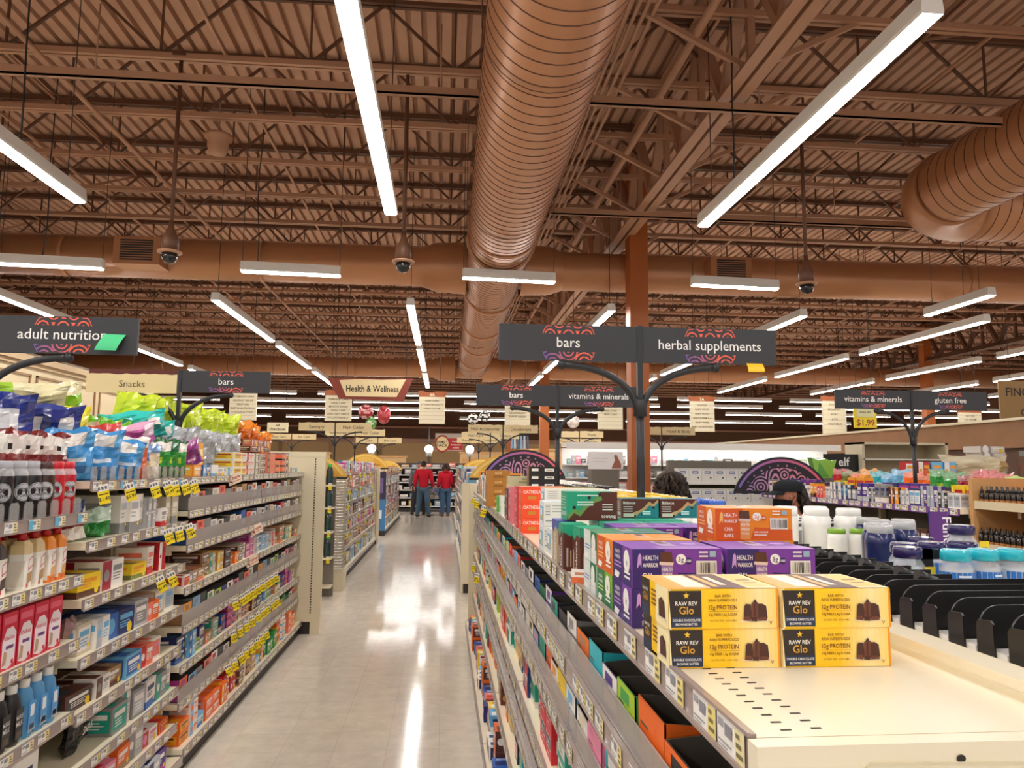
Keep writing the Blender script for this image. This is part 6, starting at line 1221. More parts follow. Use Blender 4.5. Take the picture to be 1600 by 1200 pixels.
e = empty('shelving_unit', 'end display of dark bottles just past the tall beige end panel', 'shelving', (-1.68, 9.75, 0))
m = MB(); m.box(-.4, .3, .0, .04, 0, 1.5); m.build('back_panel', GREYB, e)
for z in (.15, .5, .82, 1.12, 1.4):
    m = MB(); m.box(-.4, .3, -.22, 0, z - .02, z); sh = m.build('shelf', CREAM, e)
src = bottle('rinse_bottle', .042, .26, (lin(0x1c3a34), lin(0x203c3a), lin(0x1c2a2c)), lin(0x3ab848), .6, .85, 12); k = 0
for z in (.5, .82, 1.12, 1.4):
    for x in (-1.44, -1.56, -1.68, -1.80):
        place(src, k, (x, 9.62, z + .0004), 'green-capped dark rinse bottle, %s from the aisle, %s end display tier' % (ORD[k % 4], ORD[3 - k // 4]), 'green-capped rinse bottles'); k += 1
for k, z in enumerate((.5, .82, 1.12, 1.4)):
    o = put('sale_tag', TAGS[k], None, (-1.415, 9.51, z + .02)); tag(o, '%s yellow sale tag on the end display of dark bottles, counted from below' % ORD[k], 'price tag', 'yellow sale tags')
simple_run(1, -1.38, -1.9, 18.0, 24.0, (1.45, 1.18, .92, .66, .40, .15), 1.6, 'third run of toiletries shelving, toward the back cases', 'on the %s third-run shelf', 72, RC[1:] + RC[:1], rest=True)
e = empty('end_panel', 'navy and blue printed end panel of the third run', 'panel', (-1.65, 17.9, 0)); m = MB(); m.box(-.25, .28, 0, .06, .85, 1.5, lin(0x2a2444)); m.box(-.25, .28, 0, .06, .12, .85, lin(0x3a74a8)); m.box(-.25, .28, -.02, .06, 0, .12, lin(0x2a211d)); m.box(.05, .2, -.003, 0, .4, .6, lin(0xd8e4ea)); m.box(.0, .22, -.003, 0, 1.0, 1.35, lin(0x6a5a8c)); m.build('board', SIGN, e)
end_panel(-1.9, -1.36, 16.05, 1.62, -1.42, 'beige slotted end panel closing the toiletries gondola', (-1.85, -1.4))
# run on the other side of the aisle with hanging blister packs
simple_run(-1, .28, .80, 10.0, 16.0, (1.40, 1.1, .8, .5, .15), 1.45, 'hair accessory gondola after the cross aisle', 'on the %s hair accessory shelf', 73, [[('white', 'light_blue', 'grey'), ('silver', 'navy', 'white'), ('white', 'turquoise', 'pink'), ('crimson', 'white', 'grey')], [('silver', 'blue', 'white'), ('white', 'grey', 'silver')]], h=.2)
end_panel(.24, .82, 9.9, 1.42, .42, 'beige slotted end panel of the hair accessory gondola', (.28, .8))
simple_run(-1, .34, .82, 18.2, 24, (1.4, 1.1, .8, .5, .15), 1.45, 'last gondola run on the accessory side', 'on the %s last accessory shelf', 74, [[('tan', 'orange', 'white'), ('beige', 'olive', 'white'), ('silver', 'light_blue', 'white')]], h=.2, rest=True)
# back cases facing the aisle
e = empty('shelving_unit', 'open back case with white shelves at the end of the aisle', 'shelving', (-.55, 27.2, 0))
m = MB(); m.box(-1.7, 1.75, .5, .6, 0, 1.75); m.box(-1.7, -1.66, 0, .5, 0, 1.7); m.box(1.71, 1.75, 0, .5, 0, 1.7); m.build('back_panel', mat('case_dark', lin(0x3a3434), .6), e)
cz = (.2, .5, .78, 1.05, 1.32, 1.58)
for z in cz:
    m = MB(); m.box(-1.66, 1.7, 0, .5, z - .03, z); sh = m.build('shelf', WHITEM, e)
m = MB(); m.box(-1.7, 1.75, -.02, .5, 0, .12); m.build('kick_plate', DARKS, e)
rg = random.Random(9)
for k, z in enumerate(cz):
    x = -1.6; n = 0
    while x < 1.6:
        w = rg.uniform(.14, .3); hh = rg.uniform(.1, .2) if z < 1.5 else rg.uniform(.1, .18); c = rg.choice(('white', 'silver', 'grey', 'light_blue', 'beige', 'tan', 'yellow' if z < .3 else 'charcoal', 'charcoal', 'salmon'))
        me = carton_obj(1, round(w, 2), .2, round(hh, 2), c, 'grey', 'white', n % 3); o = put('food_carton', me, None, (-.55 + x + w / 2, 27.36, z + .0004), 0); product(o, c, 'food carton', 'box', 'on the %s back case shelf' % ORD[k], x, 'back case cartons'); x += w + rg.uniform(.01, .15); n += 1
# tan cabinet boxes and lamp posts in front of the back wall
for k, (x, y, w, h, lab) in enumerate(((-2.8, 33, 2.2, 2.0, 'plain tan cabinet beneath the hanging list boards'), (1.9, 33, 2.4, 2.2, 'plain tan cabinet under the family pack banner'), (-6.5, 31, 3.5, 2.1, 'long tan cabinet past the checkout sign'), (4.8, 34, 2.6, 2.4, 'tan cabinet behind the fire alarm column'))):
    e = empty('cabinet', lab, 'cabinet', (x, y, 0)); m = MB(); m.box(-w / 2, w / 2, 0, .6, 0, h); m.build('carcass', TANW, e)
    m = MB(); m.box(-w / 2 - .05, w / 2 + .05, -.05, .62, h, h + .08); m.build('top', LIGHTWOOD, e); m = MB(); m.box(-w / 2 + .1, w / 2 - .1, -.02, 0, h * .55, h * .9); m.build('front_panel', LIGHTWOOD, e)
for k, (x, y) in enumerate(((-.62, 30), (1.02, 30), (-2.9, 30))):
    e = empty('globe_lamp', 'black post lamp with white globe, ' + ('above the shoppers in red', 'beside the family pack banner', 'by the hair color signs')[k], 'lamp', (x, y, 0)); m = MB(); m.tube([(0, 0, 0), (0, 0, 3.2)], .03, 6); m.build('pole', BLACKM, e)
    m = MB(); m.sphere((0, 0, 2.32), .17, 12, 8, (1, 1, 1)); m.build('globe', GLOBE, e); m = MB(); m.lathe([(.12, 2.02), (.12, 2.16), (.05, 2.2)], 10); m.build('socket', mat('grey_socket%d' % k, lin(0xa8a6a2), .5), e)
# balloons
def balloon(x, y, z, r, col, lab, pat=None, sz=1.0):
    e = empty('balloon', lab, 'balloon', (x, y, z)); m = MB(); m.sphere((0, 0, 0), r, 14, 10, col, sz)
    if pat:
        m.c = [pat if (i // 3 + (i % 14) // 3) % 2 else c for i, c in enumerate(m.c)]
    m.build('skin', GLOSS, e); m = MB(); m.tube([(0, 0, -r * sz), (.02, 0, -r - .35)], .006, 4); m.build('string', BLACKM, e)
balloon(.72, 19, 2.86, .14, WHT, 'black and white soccer balloon, aisle side of the pair', lin(0x1a1a1c)); balloon(1.02, 19, 2.93, .14, lin(0x2a2a2c), 'black and white soccer balloon, pillar side of the pair', WHT)
balloon(-2.0, 19, 3.0, .19, lin(0x9a2a2e), 'red balloon with pink swirl beside the green one', lin(0xd8a0a0)); balloon(-1.55, 19, 2.93, .17, lin(0xa02a34), 'red oval balloon hanging on the aisle side of the green one', lin(0xb84a50), 1.4); balloon(-1.86, 19, 2.72, .13, lin(0x5a9a4a), 'green balloon below the two red ones', lin(0xb8d8a8), 1.3)
balloon(3.32, 19, 2.82, .17, lin(0xd8c8c0), 'clear pinkish balloon hanging past the rust column', lin(0xeee4e0))
# fire alarm sign on the far column
e = empty('alarm_sign', 'small red fire alarm sign fixed on the far rust column', 'sign', (3.22, 23.83, 2.95)); m = MB(); m.box(-.1, .1, -.015, 0, -.2, .2, lin(0xc8202c)); m.box(-.08, .08, -.018, -.015, .08, .16, lin(0xf0e0e0)); m.box(-.08, .08, -.018, -.015, -.16, .04, lin(0xf0d8d8)); m.box(-.05, .05, -.021, -.018, -.11, -.01, lin(0xc8202c)); m.build('plate', SIGN, e)
e = empty('cloth_banner', 'light blue and grey bunting beside the rust column', 'banner', (2.95, 23, 2.2)); m = MB()
for k in range(6): m.poly([(k * .1 - .9, 0, 0), (k * .1 - .82, .03, 0), (k * .1 - .84, .02, .4), (k * .1 - .9, 0, .4)], (lin(0x7a9ab8), lin(0xa8b0b8), lin(0x4a5a6a))[k % 3])
m.build('panel', SIGN, e)
# end case of boxed cleanser on the third gondola, and cosmetics cases
e = empty('shelving_unit', 'end case with rows of white boxes after the cross aisle', 'shelving', (3.7, 9.9, 0)); m = MB(); m.box(-.6, .6, .2, .3, 0, 1.75); m.build('back_panel', GREYB, e)
for z in (.2, .55, .88, 1.20, 1.47):
    m = MB(); m.box(-.6, .6, -.2, .2, z - .03, z); sh = m.build('shelf', CREAM, e); m = MB(); m.box(-.6, .6, -.206, -.2, z - .04, z + .005); m.build('price_channel', WHITEM, sh)
def cleanser():
    m = MB(); w, d, h = .165, .12, .175; m.box(-w / 2, w / 2, -d / 2, d / 2, 0, h, lin(0xe4e2e0)); a = Art(m, 'F', w, d, h); a.rect(.24, .58, .76, .78, lin(0x39508c)); a.rect(.3, .65, .7, .71, lin(0xdde4f0)); a.rect(.1, .46, .9, .47, lin(0x9a9aa0)); a.disc(.75, .28, .07, lin(0x2a2a34)); a.lines(.1, .92, .9, 2, .06, .025, lin(0xa0a0a8)); me = m.mesh('cleanser_box'); me.materials.append(PRINT); return me
CL = cleanser()
for zi, z in enumerate((.88, 1.20, 1.47)):
    for k in range(7 if zi else 4): tag(put('cleanser_box', CL, None, (3.2 + k * .17, 9.82, z + .0004)), '%s navy-labelled white box from the aisle, %s end case tier' % (ORD[k], ('third', 'second', 'top')[zi]), 'box', 'white boxes with navy labels')
e = empty('cosmetics_case', 'long white lit cosmetics case under a bright canopy', 'display case', (0, 13.4, 0))
m = MB(); m.box(2.2, 7.4, .4, .5, 0, 2.0); m.build('back_panel', WHITEM, e)
m = MB(); m.box(2.2, 7.4, -.1, .5, 2.02, 2.08); m.box(2.2, 7.4, -.12, -.1, 1.98, 2.10); m.build('canopy', WHITEM, e)
m = MB(); m.box(2.25, 7.35, .0, .06, 1.985, 2.015); m.build('light_strip', emit_mat('case_light', (1, .97, .92), 9.0), e)
for z in (.3, .62, .94, 1.22, 1.46, 1.70):
    m = MB(); m.box(2.2, 7.4, .05, .4, z - .02, z); m.build('shelf', WHITEM, e)
rg = random.Random(21); 
for zi, z in enumerate((1.22, 1.46, 1.70)):
    x = 2.25; n = 0
    while x < 7.3:
        w = rg.choice((.06, .08, .1, .16)); hh = rg.choice((.1, .12, .16)); c = rg.choice(('white', 'silver', 'pink', 'white', 'grey', 'turquoise', 'beige', 'salmon', 'charcoal', 'light_blue', 'lime' if n % 5 == 0 else 'white', 'orange' if n % 7 == 0 else 'silver'))
        me = carton_obj(1, w, .1, hh, c, 'silver', 'white', n % 3); product(put('cosmetic_box', me, None, (x + w / 2, 13.52, z + .0004)), c, 'cosmetic box', 'box', 'on the %s lit cosmetics tier' % ORD[2 - zi], x, 'cosmetic boxes'); x += w + rg.uniform(.01, .08); n += 1
e = empty('poster_panel', 'white poster panel with brown portrait curve above the supplement lids', 'poster', (2.5, 11.0, 0)); m = MB(); m.box(-.35, .18, -.01, .01, 1.62, 1.88, lin(0xe8e4e4)); m.poly([(.0, -.0125, 1.63), (.15, -.0125, 1.63), (.15, -.0125, 1.70), (.08, -.0125, 1.84), (.04, -.0125, 1.82), (.06, -.0125, 1.76)], lin(0x9a5a48)); m.box(-.28, -.05, -.0125, -.01, 1.78, 1.785, lin(0xa8a4a4)); m.box(-.28, -.08, -.0125, -.01, 1.73, 1.735, lin(0xa8a4a4)); m.build('board', SIGN, e); m = MB(); m.box(-.3, .12, .0, .3, 0, 1.62); m.build('stand', GREYB, e)
board('brand_panel', 'black cosmetics panel with white elf lettering beside the tan cabinet', 'sign', 5.56, 10.0, 1.61, .50, .25, lin(0x121112), (('elf', .04, .085, .17, lin(0xf4f2ee)), ('eyes lips face', .02, .03, .03, lin(0xd8d4ce))), hang=False)
e = empty('cabinet', 'tan wood-grain display cabinet with open top shelf beside the black panel', 'cabinet', (0, 10.0, 0)); m = MB(); m.box(5.84, 7.08, .3, .34, 0, 2.0); m.build('back_panel', mat('tan_grain', lin(0xb8a888), .55, noise=.15, scale=30), e); m = MB(); m.box(5.82, 5.86, -.1, .34, 0, 2.03); m.box(7.06, 7.1, -.1, .34, 0, 2.03); m.box(5.82, 7.1, -.1, .34, 2.0, 2.03); m.build('frame', CREAM, e); m = MB(); m.box(5.84, 7.08, -.1, .3, 1.78, 1.80); m.box(5.84, 7.08, -.1, .3, 1.50, 1.52); m.build('shelf', WHITEM, e)
m = MB(); m.box(5.3, 5.84, .05, .3, 0, 1.6); tag(m.build('low_cabinet', GREYB, None, (0, 10.0, 0)), 'dark low cabinet carrying the black lettered panel', 'cabinet')

# ---------------------------------------------------------------- second supplement gondola with the purple channel
LZ2 = ((1.40, 'plain'), (1.12, 'plain'), (.84, 'plain'), (.55, 'plain'), (.2, 'plain')); PURPLE = mat('purple_channel', lin(0x7a4a9c), .35)
unit(-1, 3.25, 3.66, 4.46, 5.9, LZ2, 'supplement gondola with a purple price channel, oil cabinet end', 3.2, 1.40, 91, rail=PURPLE, gap=.09)
unit(-1, 3.25, 3.66, 5.9, 7.4, LZ2, 'supplement gondola with a purple price channel, half-round topper end', 3.2, 1.40, 92, rail=PURPLE, gap=.09)
smalls = [(('white', 'silver', 'grey'), 'vial carton'), (('navy', 'white', 'light_blue'), 'vial carton'), (('violet', 'silver', 'white'), 'vial carton'), (('black', 'silver', 'white'), 'vial carton'), (('amber', 'brown', 'white'), 'vial carton'), (('grey', 'white', 'navy'), 'vial carton'), (('red', 'salmon', 'white'), 'vial carton')]
seq = [S(*smalls[i % 7][0], .05 + .012 * (i % 3), .06, .10 + .02 * (i % 3), 2, 1) for i in (0, 3, 2, 1, 0, 4, 5, 3, 2, 3, 1, 5, 0, 6, 4)]
fill(-1, 3.25, 1.40, 4.5, 7.35, seq, 'on the purple-edged shelf', 93, kind='vial_carton', gap=.006)
seq = [S('yellow', 'lime', 'red', .10, .08, .15, 2, 1), S('red', 'amber', 'white', .07, .08, .10, 2, 1), S('charcoal', 'navy', 'white', .06, .08, .13, 3, 1), S('violet', 'magenta', 'white', .12, .08, .15, 2, 1), S('navy', 'violet', 'white', .09, .08, .15, 2, 1), S('silver', 'grey', 'white', .08, .08, .14, 3, 1), S('amber', 'red', 'yellow', .12, .08, .18, 2, 1)]
fill(-1, 3.37, 1.40, 4.5, 7.2, seq, 'behind the purple-edged shelf', 94, kind='remedy_carton')
fill(-1, 3.25, 1.12, 4.5, 7.3, [S('charcoal', 'grey', 'white', .06, .08, .12, 3, 1), S('white', 'grey', 'red', .06, .08, .10, 2, 1), S('brown', 'tan', 'white', .07, .08, .12, 2, 1)], 'on the shelf below the purple channel', 95, kind='remedy_carton')
# pouches and cartons on the farther upper shelf
e = empty('shelving_unit', 'far side of the purple-edged gondola carrying tea pouches', 'shelving', (3.95, 4.6, 0)); m = MB(); m.box(-.25, .25, 0, 2.7, 1.40, 1.42); m.build('shelf', LEDGE, e); m = MB(); m.box(-.2, .2, .02, 2.68, 0, 1.38); m.build('body', GREYB, e)
pcol = (('lime', 'yellow'), ('red', 'white'), ('red', 'yellow'), ('crimson', 'amber'), ('green', 'yellow'), ('green', 'lime'), ('orange', 'red'), ('orange', 'amber'), ('light_blue', 'teal'), ('light_blue', 'blue'), ('turquoise', 'white'), ('amber', 'red'), ('orange', 'yellow'), ('olive', 'green'), ('red', 'orange'))
for k, (c1, c2) in enumerate(pcol):
    bag(3.95, 4.8 + .165 * k, 1.4204, .16, .07, .19 + .02 * (k % 3), [(0, K[c1]), (.75, mix(K[c1], (1, 1, 1), .25))], [(K[c2], .25, .55, .3, .7)], 'tea_pouch', '%s standing pouch from the oil cabinet, %s with a %s mark' % (ORD[k], c1.replace('_', ' '), c2), 'standing tea pouches', 0, 0, .9, 200 + k)
e = empty('shelving_unit', 'low white shelving behind the tea pouches carrying big sacks', 'shelving', (5.6, 6.4, 0)); m = MB(); m.box(-.9, .48, 0, 1.6, 1.52, 1.56); m.build('shelf', WHITEM, e); m = MB(); m.box(-.8, .46, .1, 1.5, 0, 1.52); m.build('body', GREYB, e)
o = bag(5.5, 7.3, 1.5604, .85, .26, .24, [(0, lin(0xd8c8a8)), (.6, lin(0xe4d8bc))], [(lin(0xb89a68), .2, .8, .08, .26)], 'popcorn_sack', 'big beige sack lying beside the black sign pole', 'beige sacks', 0, 0, PI / 2 + .1, 301, CLOTH)
o = bag(5.95, 6.6, 1.5604, .7, .2, .10, [(0, lin(0xe8d8c4)), (.6, lin(0xf0e6d6))], None, 'popcorn_sack', 'flat pale sack lying lower near the oil cabinet', 'beige sacks', 0, 0, PI / 2, 302, CLOTH)
for k in range(5):
    mm = generic_carton(.34 - .02 * (k % 2), .22, .07, lin((0xd8cfc4, 0xc8bcb0, 0xe0d8d0, 0xcabfb4, 0xd8d0c8)[k]), lin(0x9a9088), lin(0xf0ece6), k, 'F', 'FT').mesh('grain_carton'); mm.materials.append(PRINT); tag(put('grain_carton', mm, None, (5.98 + .02 * (k % 2), 7.75, 1.5604 + .0705 * k), .05 * k), '%s pale carton of the pile behind the beige sack, counted from below' % ORD[k], 'box', 'pale grain carton pile')
e = empty('poster_panel', 'grey poster with orange fire picture and a white letter, cut at the edge', 'poster', (6.3, 7.4, 0)); m = MB(); m.box(-.2, .5, -.01, .01, 1.50, 1.86, lin(0x6a4a34)); m.box(-.2, .5, -.012, -.01, 1.80, 1.86, lin(0x7a8078))
rg = random.Random(4)
for k in range(26): x = rg.uniform(-.19, .42); z = rg.uniform(1.62, 1.78); m.poly([(x, -.0125 - k * .00002, z), (x + .03, -.0125 - k * .00002, z), (x + .014, -.0125 - k * .00002, z + .05)], rg.choice((lin(0xe86a20), lin(0xf09a30), lin(0x8a3a1c), lin(0xd04a18))))
m.text('TEA', (-.05, -.0136, 1.56), (1, 0, 0), (0, 0, 1), .14, lin(0xf2ece4), 'L'); m.build('board', SIGN, e); m = MB(); m.box(-.15, .45, 0, .2, 0, 1.5); m.build('stand', GREYB, e)
for k, (x, c) in enumerate(((4.72, 'red'), (4.86, 'red'), (5.0, 'light_blue'), (5.14, 'light_blue'))):
    mm = generic_carton(.12, .1, .17, K[c], K['white'], K['amber'], k, 'F', 'FT').mesh('snack_carton'); mm.materials.append(PRINT); tag(put('snack_carton', mm, None, (x, 7.2, 1.5604)), ('red carton next to the pole behind the tea pouches', 'second red carton behind the tea pouches', 'light blue carton after the red ones', 'light blue carton touching the beige sack')[k], 'box')
m = MB(); pts = [(-.085, 0), (.085, 0), (.15, .20), (.09, .19), (.02, .215), (-.06, .195), (-.14, .225)]
for y0, sg in ((-.05, 1), (.05, -1)): m.poly([(x, y0, z) for x, z in pts][::sg], lin(0x8ac040))
for k in range(7): (xa, za), (xb, zb) = pts[k], pts[(k + 1) % 7]; m.poly([(xa, -.05, za), (xa, .05, za), (xb, .05, zb), (xb, -.05, zb)], lin(0x4f8a30))
m.poly([(-.09, -.0506, .01), (.06, -.0506, .01), (-.05, -.0506, .18)], lin(0x5ea03a)); tag(m.build('gift_bag', FILM, None, (4.22, 8.0, 1.5504)), 'bright green gift bag beside the patterned half-round topper', 'bag')
m = MB(); m.box(4.0, 4.7, 7.8, 8.3, 0, 1.55); tag(m.build('low_cabinet', GREYB), 'dark low cabinet under the bright green gift bag', 'cabinet')
# oil cabinet
e = empty('oil_cabinet', 'light wooden tiered cabinet of small dropper bottles', 'cabinet', (3.3, 3.0, 0))
m = MB(); m.box(.0, .42, 1.40, 1.43, 0, 1.60); m.box(.38, .42, 0, 1.40, 0, 1.60); m.build('carcass', LIGHTWOOD, e)
tiers = ((1.46, .0), (1.30, -.0), (1.14, -.02)); tl = ((1.455, .02), (1.20, .0))
for z, x0 in tl:
    m = MB(); m.box(x0, .38, 0, 1.40, z - .02, z); sh = m.build('shelf', LIGHTWOOD, e); m = MB(); m.box(x0 - .012, x0, 0, 1.40, z - .045, z + .005); m.build('price_channel', mat('pale_strip%d' % int(z * 100), lin(0xd8c8a8), .4), sh)
m = MB(); m.box(-.06, .40, 0, 1.42, 1.0, 1.03); m.box(-.03, .38, 0.01, 1.41, 0, 1.0); m.build('base', mat('brown_counter', lin(0x8a7058), .4), e)
src = empty('dropper_bottle', 'x', 'bottle'); m = MB(); m.lathe([(.015, 0, lin(0xa8703a)), (.016, .003, lin(0xb8804a)), (.016, .016, lin(0x241812)), (.016, .04, lin(0x2a1a10)), (.013, .05, lin(0x2a1a10)), (.008, .058, lin(0x2a1a10)), (.008, .06, lin(0x2a1a10))], 10); m.build('vial', GLOSS, src); m = MB(); m.lathe([(.0105, .056, K['black']), (.0105, .074, K['black']), (.005, .076, K['black']), (.004, .096, K['black'])], 8); m.build('dropper', BLACKP, src)
k = 0
for z, x0 in tl:
    for row in range(2):
        yy = 3.06
        while yy < 4.38:
            o = place(src, k, (3.3 + x0 + .03 + row * .06, yy, z + .0004 + row * .0), 'x', 'small dropper bottles'); k += 1
            product(o, 'brown', 'dropper bottle', 'bottle', 'on the %s wooden oil tier' % ('upper' if z > 1.3 else 'lower'), yy, 'small dropper bottles', ('outer', 'inner')[row]); yy += .044
m = MB(); m.box(-.02, .02, -.001, .001, -.05, 0, lin(0xe8e0d4)); tag(m.build('shelf_flag', SIGN, None, (3.445, 4.2, 1.41), 1.3), 'small white paper flag hanging from the upper oil tier', 'price tag')

# ================================================================ PEOPLE
SKIN_M = mat('skin', lin(0xc08a70), .55, noise=.05, scale=30); DEPS = None
def skin_mesh(joints, edges, root=0, sub=2, name='body'):
    """one continuous surface grown round a skeleton; joints = (x, y, z, rx, ry)"""
    me = bpy.data.meshes.new(name); me.from_pydata([j[:3] for j in joints], edges, []); o = bpy.data.objects.new(name, me); COL.objects.link(o)
    o.modifiers.new('skin', 'SKIN'); 
    for i, j in enumerate(joints):
        sv = me.skin_vertices[0].data[i]; sv.radius = (j[3], j[4] if len(j) > 4 else j[3]); sv.use_root = (i == root)
    s = o.modifiers.new('sub', 'SUBSURF'); s.levels = sub; s.render_levels = sub
    dg = bpy.context.evaluated_depsgraph_get(); ev = o.evaluated_get(dg); out = bpy.data.meshes.new_from_object(ev)
    vs = [tuple(v.co) for v in out.vertices]; fs = [tuple(p.vertices) for p in out.polygons]
    bpy.data.objects.remove(o); bpy.data.meshes.remove(me); bpy.data.meshes.remove(out)
    return vs, fs
def add_skin(mb, vf, col):
    b = mb.add(vf[0]); mb.smooth = True
    for f in vf[1]: mb.face([b + i for i in f], col)
    mb.smooth = False
def head_shape(mb, c, s, yaw, col, feature=True):
    """a head that looks along +Y before yaw: skull, jaw, nose, eyes, mouth, ears"""
    n, mm = 20, 16; cy, sy = math.cos(yaw), math.sin(yaw); mb.smooth = True; rows = []
    T = lambda x, y, z: (c[0] + s * (x * cy - y * sy), c[1] + s * (x * sy + y * cy), c[2] + s * z)
    for i in range(mm + 1):
        v = PI * i / mm; z = -math.cos(v); row = []
        for k in range(n):
            a = 2 * PI * k / n; x, y = math.sin(v) * math.cos(a), math.sin(v) * math.sin(a)
            w = .078 if z > -.1 else .078 * (1 + .32 * (z + .1)); d = .098
            f = max(0, y) ** 2; yy = y * d - (.012 * f if z < -.3 else 0) + (.016 * math.exp(-((x * w / .014) ** 2) - ((z * .118 + .012) / .018) ** 2) if y > 0 else 0)
            yy -= .006 * math.exp(-(((abs(x * w) - .03) / .014) ** 2) - ((z * .118 - .012) / .012) ** 2) if y > 0 else 0
            yy += .006 * f * math.exp(-((z * .118 + .05) / .01) ** 2) - (.012 if y < 0 and z < -.45 else 0) * y * -1
            row.append(T(x * w, yy, z * .118 + .0))
        rows.append(mb.add(row))
    for i in range(mm):
        for k in range(n): mb.face([rows[i] + k, rows[i] + (k + 1) % n, rows[i + 1] + (k + 1) % n, rows[i + 1] + k], col)
    mb.smooth = False
    if feature:
        for sx in (-1, 1):
            mb.sphere(T(sx * .03, .082, .012), .011 * s, 8, 6, lin(0xf0ece8)); mb.sphere(T(sx * .03, .0895, .012), .006 * s, 6, 4, lin(0x2a1a12))
            mb.tube([T(sx * .079, .0 + .012 * math.cos(t), .0 + .026 * math.sin(t)) for t in [PI * q / 5 - PI * .4 for q in range(8)]], .0065 * s, 6, col); mb.sphere(T(sx * .074, .004, -.002), .018 * s, 8, 6, mix(col, (.3, .1, .05), .2))
        mb.poly([T(-.022, .088, -.05), (T(0, .0935, -.054)), T(.022, .088, -.05), T(0, .0935, -.046)], lin(0x9a4a40))
def person(loc, yaw, H, label, P, skin=lin(0xc08a70), sub=2):
    """P: pose and dress. Local frame: +Y is ahead."""
    e = empty('person', label, 'person', loc, yaw); m = MB(); h = H
    st, kn, ak = P.get('stride', .06), P.get('knee', 0), P.get('splay', .05); sh = P.get('shoulder', .112)
    J = [(0, 0, .52, .080, .058), (0, .0, .60, .075, .055), (0, -.005, .70, .088, .060), (0, -.005, .79, .075, .05), (0, .0, .845, .033, .033), (0, .01, .885, .036, .036)]
    E = [(0, 1), (1, 2), (2, 3), (3, 4), (4, 5)]
    for s in (-1, 1):
        a = P['arm'][0 if s < 0 else 1]; b = len(J)
        J += [(s * sh, -.005, .795, .040), (s * (sh + .028), a[0], a[1], .028), (s * (sh + a[4]), a[2], a[3], .019), (s * (sh + a[4]), a[2] + .012, a[3] - .03, .020, .012)]; E += [(3, b), (b, b + 1), (b + 1, b + 2), (b + 2, b + 3)]
        hx, hy, hz = J[-1][:3]
        for k in range(4):
            f = len(J); x0 = hx + (k - 1.5) * .0 ; y0 = hy + (k - 1.5) * .0085; J += [(hx - s * .002, y0, hz - .026, .0052), (hx - s * .008, y0 + .003, hz - .026 - (.017, .022, .020, .015)[k], .0045), (hx - s * .016, y0 + .004, hz - .026 - (.028, .036, .033, .025)[k], .0038)]; E += [(b + 3, f), (f, f + 1), (f + 1, f + 2)]
        f = len(J); J += [(hx - s * .01, hy + .018, hz - .008, .0055), (hx - s * .014, hy + .026, hz - .024, .0045)]; E += [(b + 3, f), (f, f + 1)]
        b = len(J); fw = s * st
        J += [(s * .052, 0, .485, .062), (s * (.055 + ak * .5), fw * .55 + kn, .275, .040), (s * (.055 + ak), fw - .01, .045, .026), (s * (.06 + ak), fw + .05, .014, .022, .014), (s * (.064 + ak), fw + .09, .012, .017, .010)]; E += [(0, b), (b, b + 1), (b + 1, b + 2), (b + 2, b + 3), (b + 3, b + 4)]
    S2 = lambda q: [tuple(v * h for v in j) for j in q]
    add_skin(m, skin_mesh(S2(J), E, 0, sub), skin); head_shape(m, (0, .018 * h, .925 * h), P.get('head', 1.0) * h / 1.72, P.get('look', 0), skin); m.build('body', PRINT, e)
    grow = lambda j, g: (j[0], j[1], j[2], j[3] + g, (j[4] if len(j) > 4 else j[3]) + g)
    top = [(0, 0, .475, .096, .076), (0, 0, .54, .098, .078), grow(J[1], .024), grow(J[2], .022), grow(J[3], .022), (0, 0, .842, .046, .046)]; te = [(0, 1), (1, 2), (2, 3), (3, 4), (4, 5)]
    for s in (0, 1):
        b0 = 6 + s * 23; ks = len(top)
        top += [grow(J[b0], .014), grow(J[b0 + 1], .014), grow(J[b0 + 2], .011)]; te += [(4, ks), (ks, ks + 1), (ks + 1, ks + 2)]
    m = MB(); add_skin(m, skin_mesh(S2(top), te, 0, sub), P['top']); m.build(P.get('top_name', 'sweater'), CLOTH, e)
    leg = [(0, 0, .53, .088, .066)]; le = []
    for s in (0, 1):
        b0 = 6 + s * 23 + 18; ks = len(leg); leg += [grow(J[b0], .014), grow(J[b0 + 1], .015), (J[b0 + 2][0], J[b0 + 2][1], .03, .040)]; le += [(0, ks), (ks, ks + 1), (ks + 1, ks + 2)]
    m = MB(); add_skin(m, skin_mesh(S2(leg), le, 0, sub), P['pants']); m.build('jeans', CLOTH, e)
    for s in (0, 1):
        b0 = 6 + s * 23 + 18; a, b2, c = J[b0 + 2], J[b0 + 3], J[b0 + 4]
        m = MB(); add_skin(m, skin_mesh(S2([(a[0], a[1] - .014, .032, .040, .038), (b2[0], b2[1], .024, .036, .027), (c[0], c[1] + .01, .018, .030, .020)]), [(0, 1), (1, 2)], 0, 2), P['shoe']); m.build('shoe', PRINT, e)
    return e
def blob_hair(e, c, s, yaw, col, pts, name='hair'):
    """hair as overlapping lumps; pts in head units"""
    m = MB(); cy, sy = math.cos(yaw), math.sin(yaw)
    for x, y, z, r, sz in pts: m.sphere((c[0] + s * (x * cy - y * sy), c[1] + s * (x * sy + y * cy), c[2] + s * z), r * s, 14, 10, col, sz)
    return m.build(name, HAIR, e)
HAIR = colour_mat('hair_strands', .5, bump=.6, bscale=90, spec=.25)
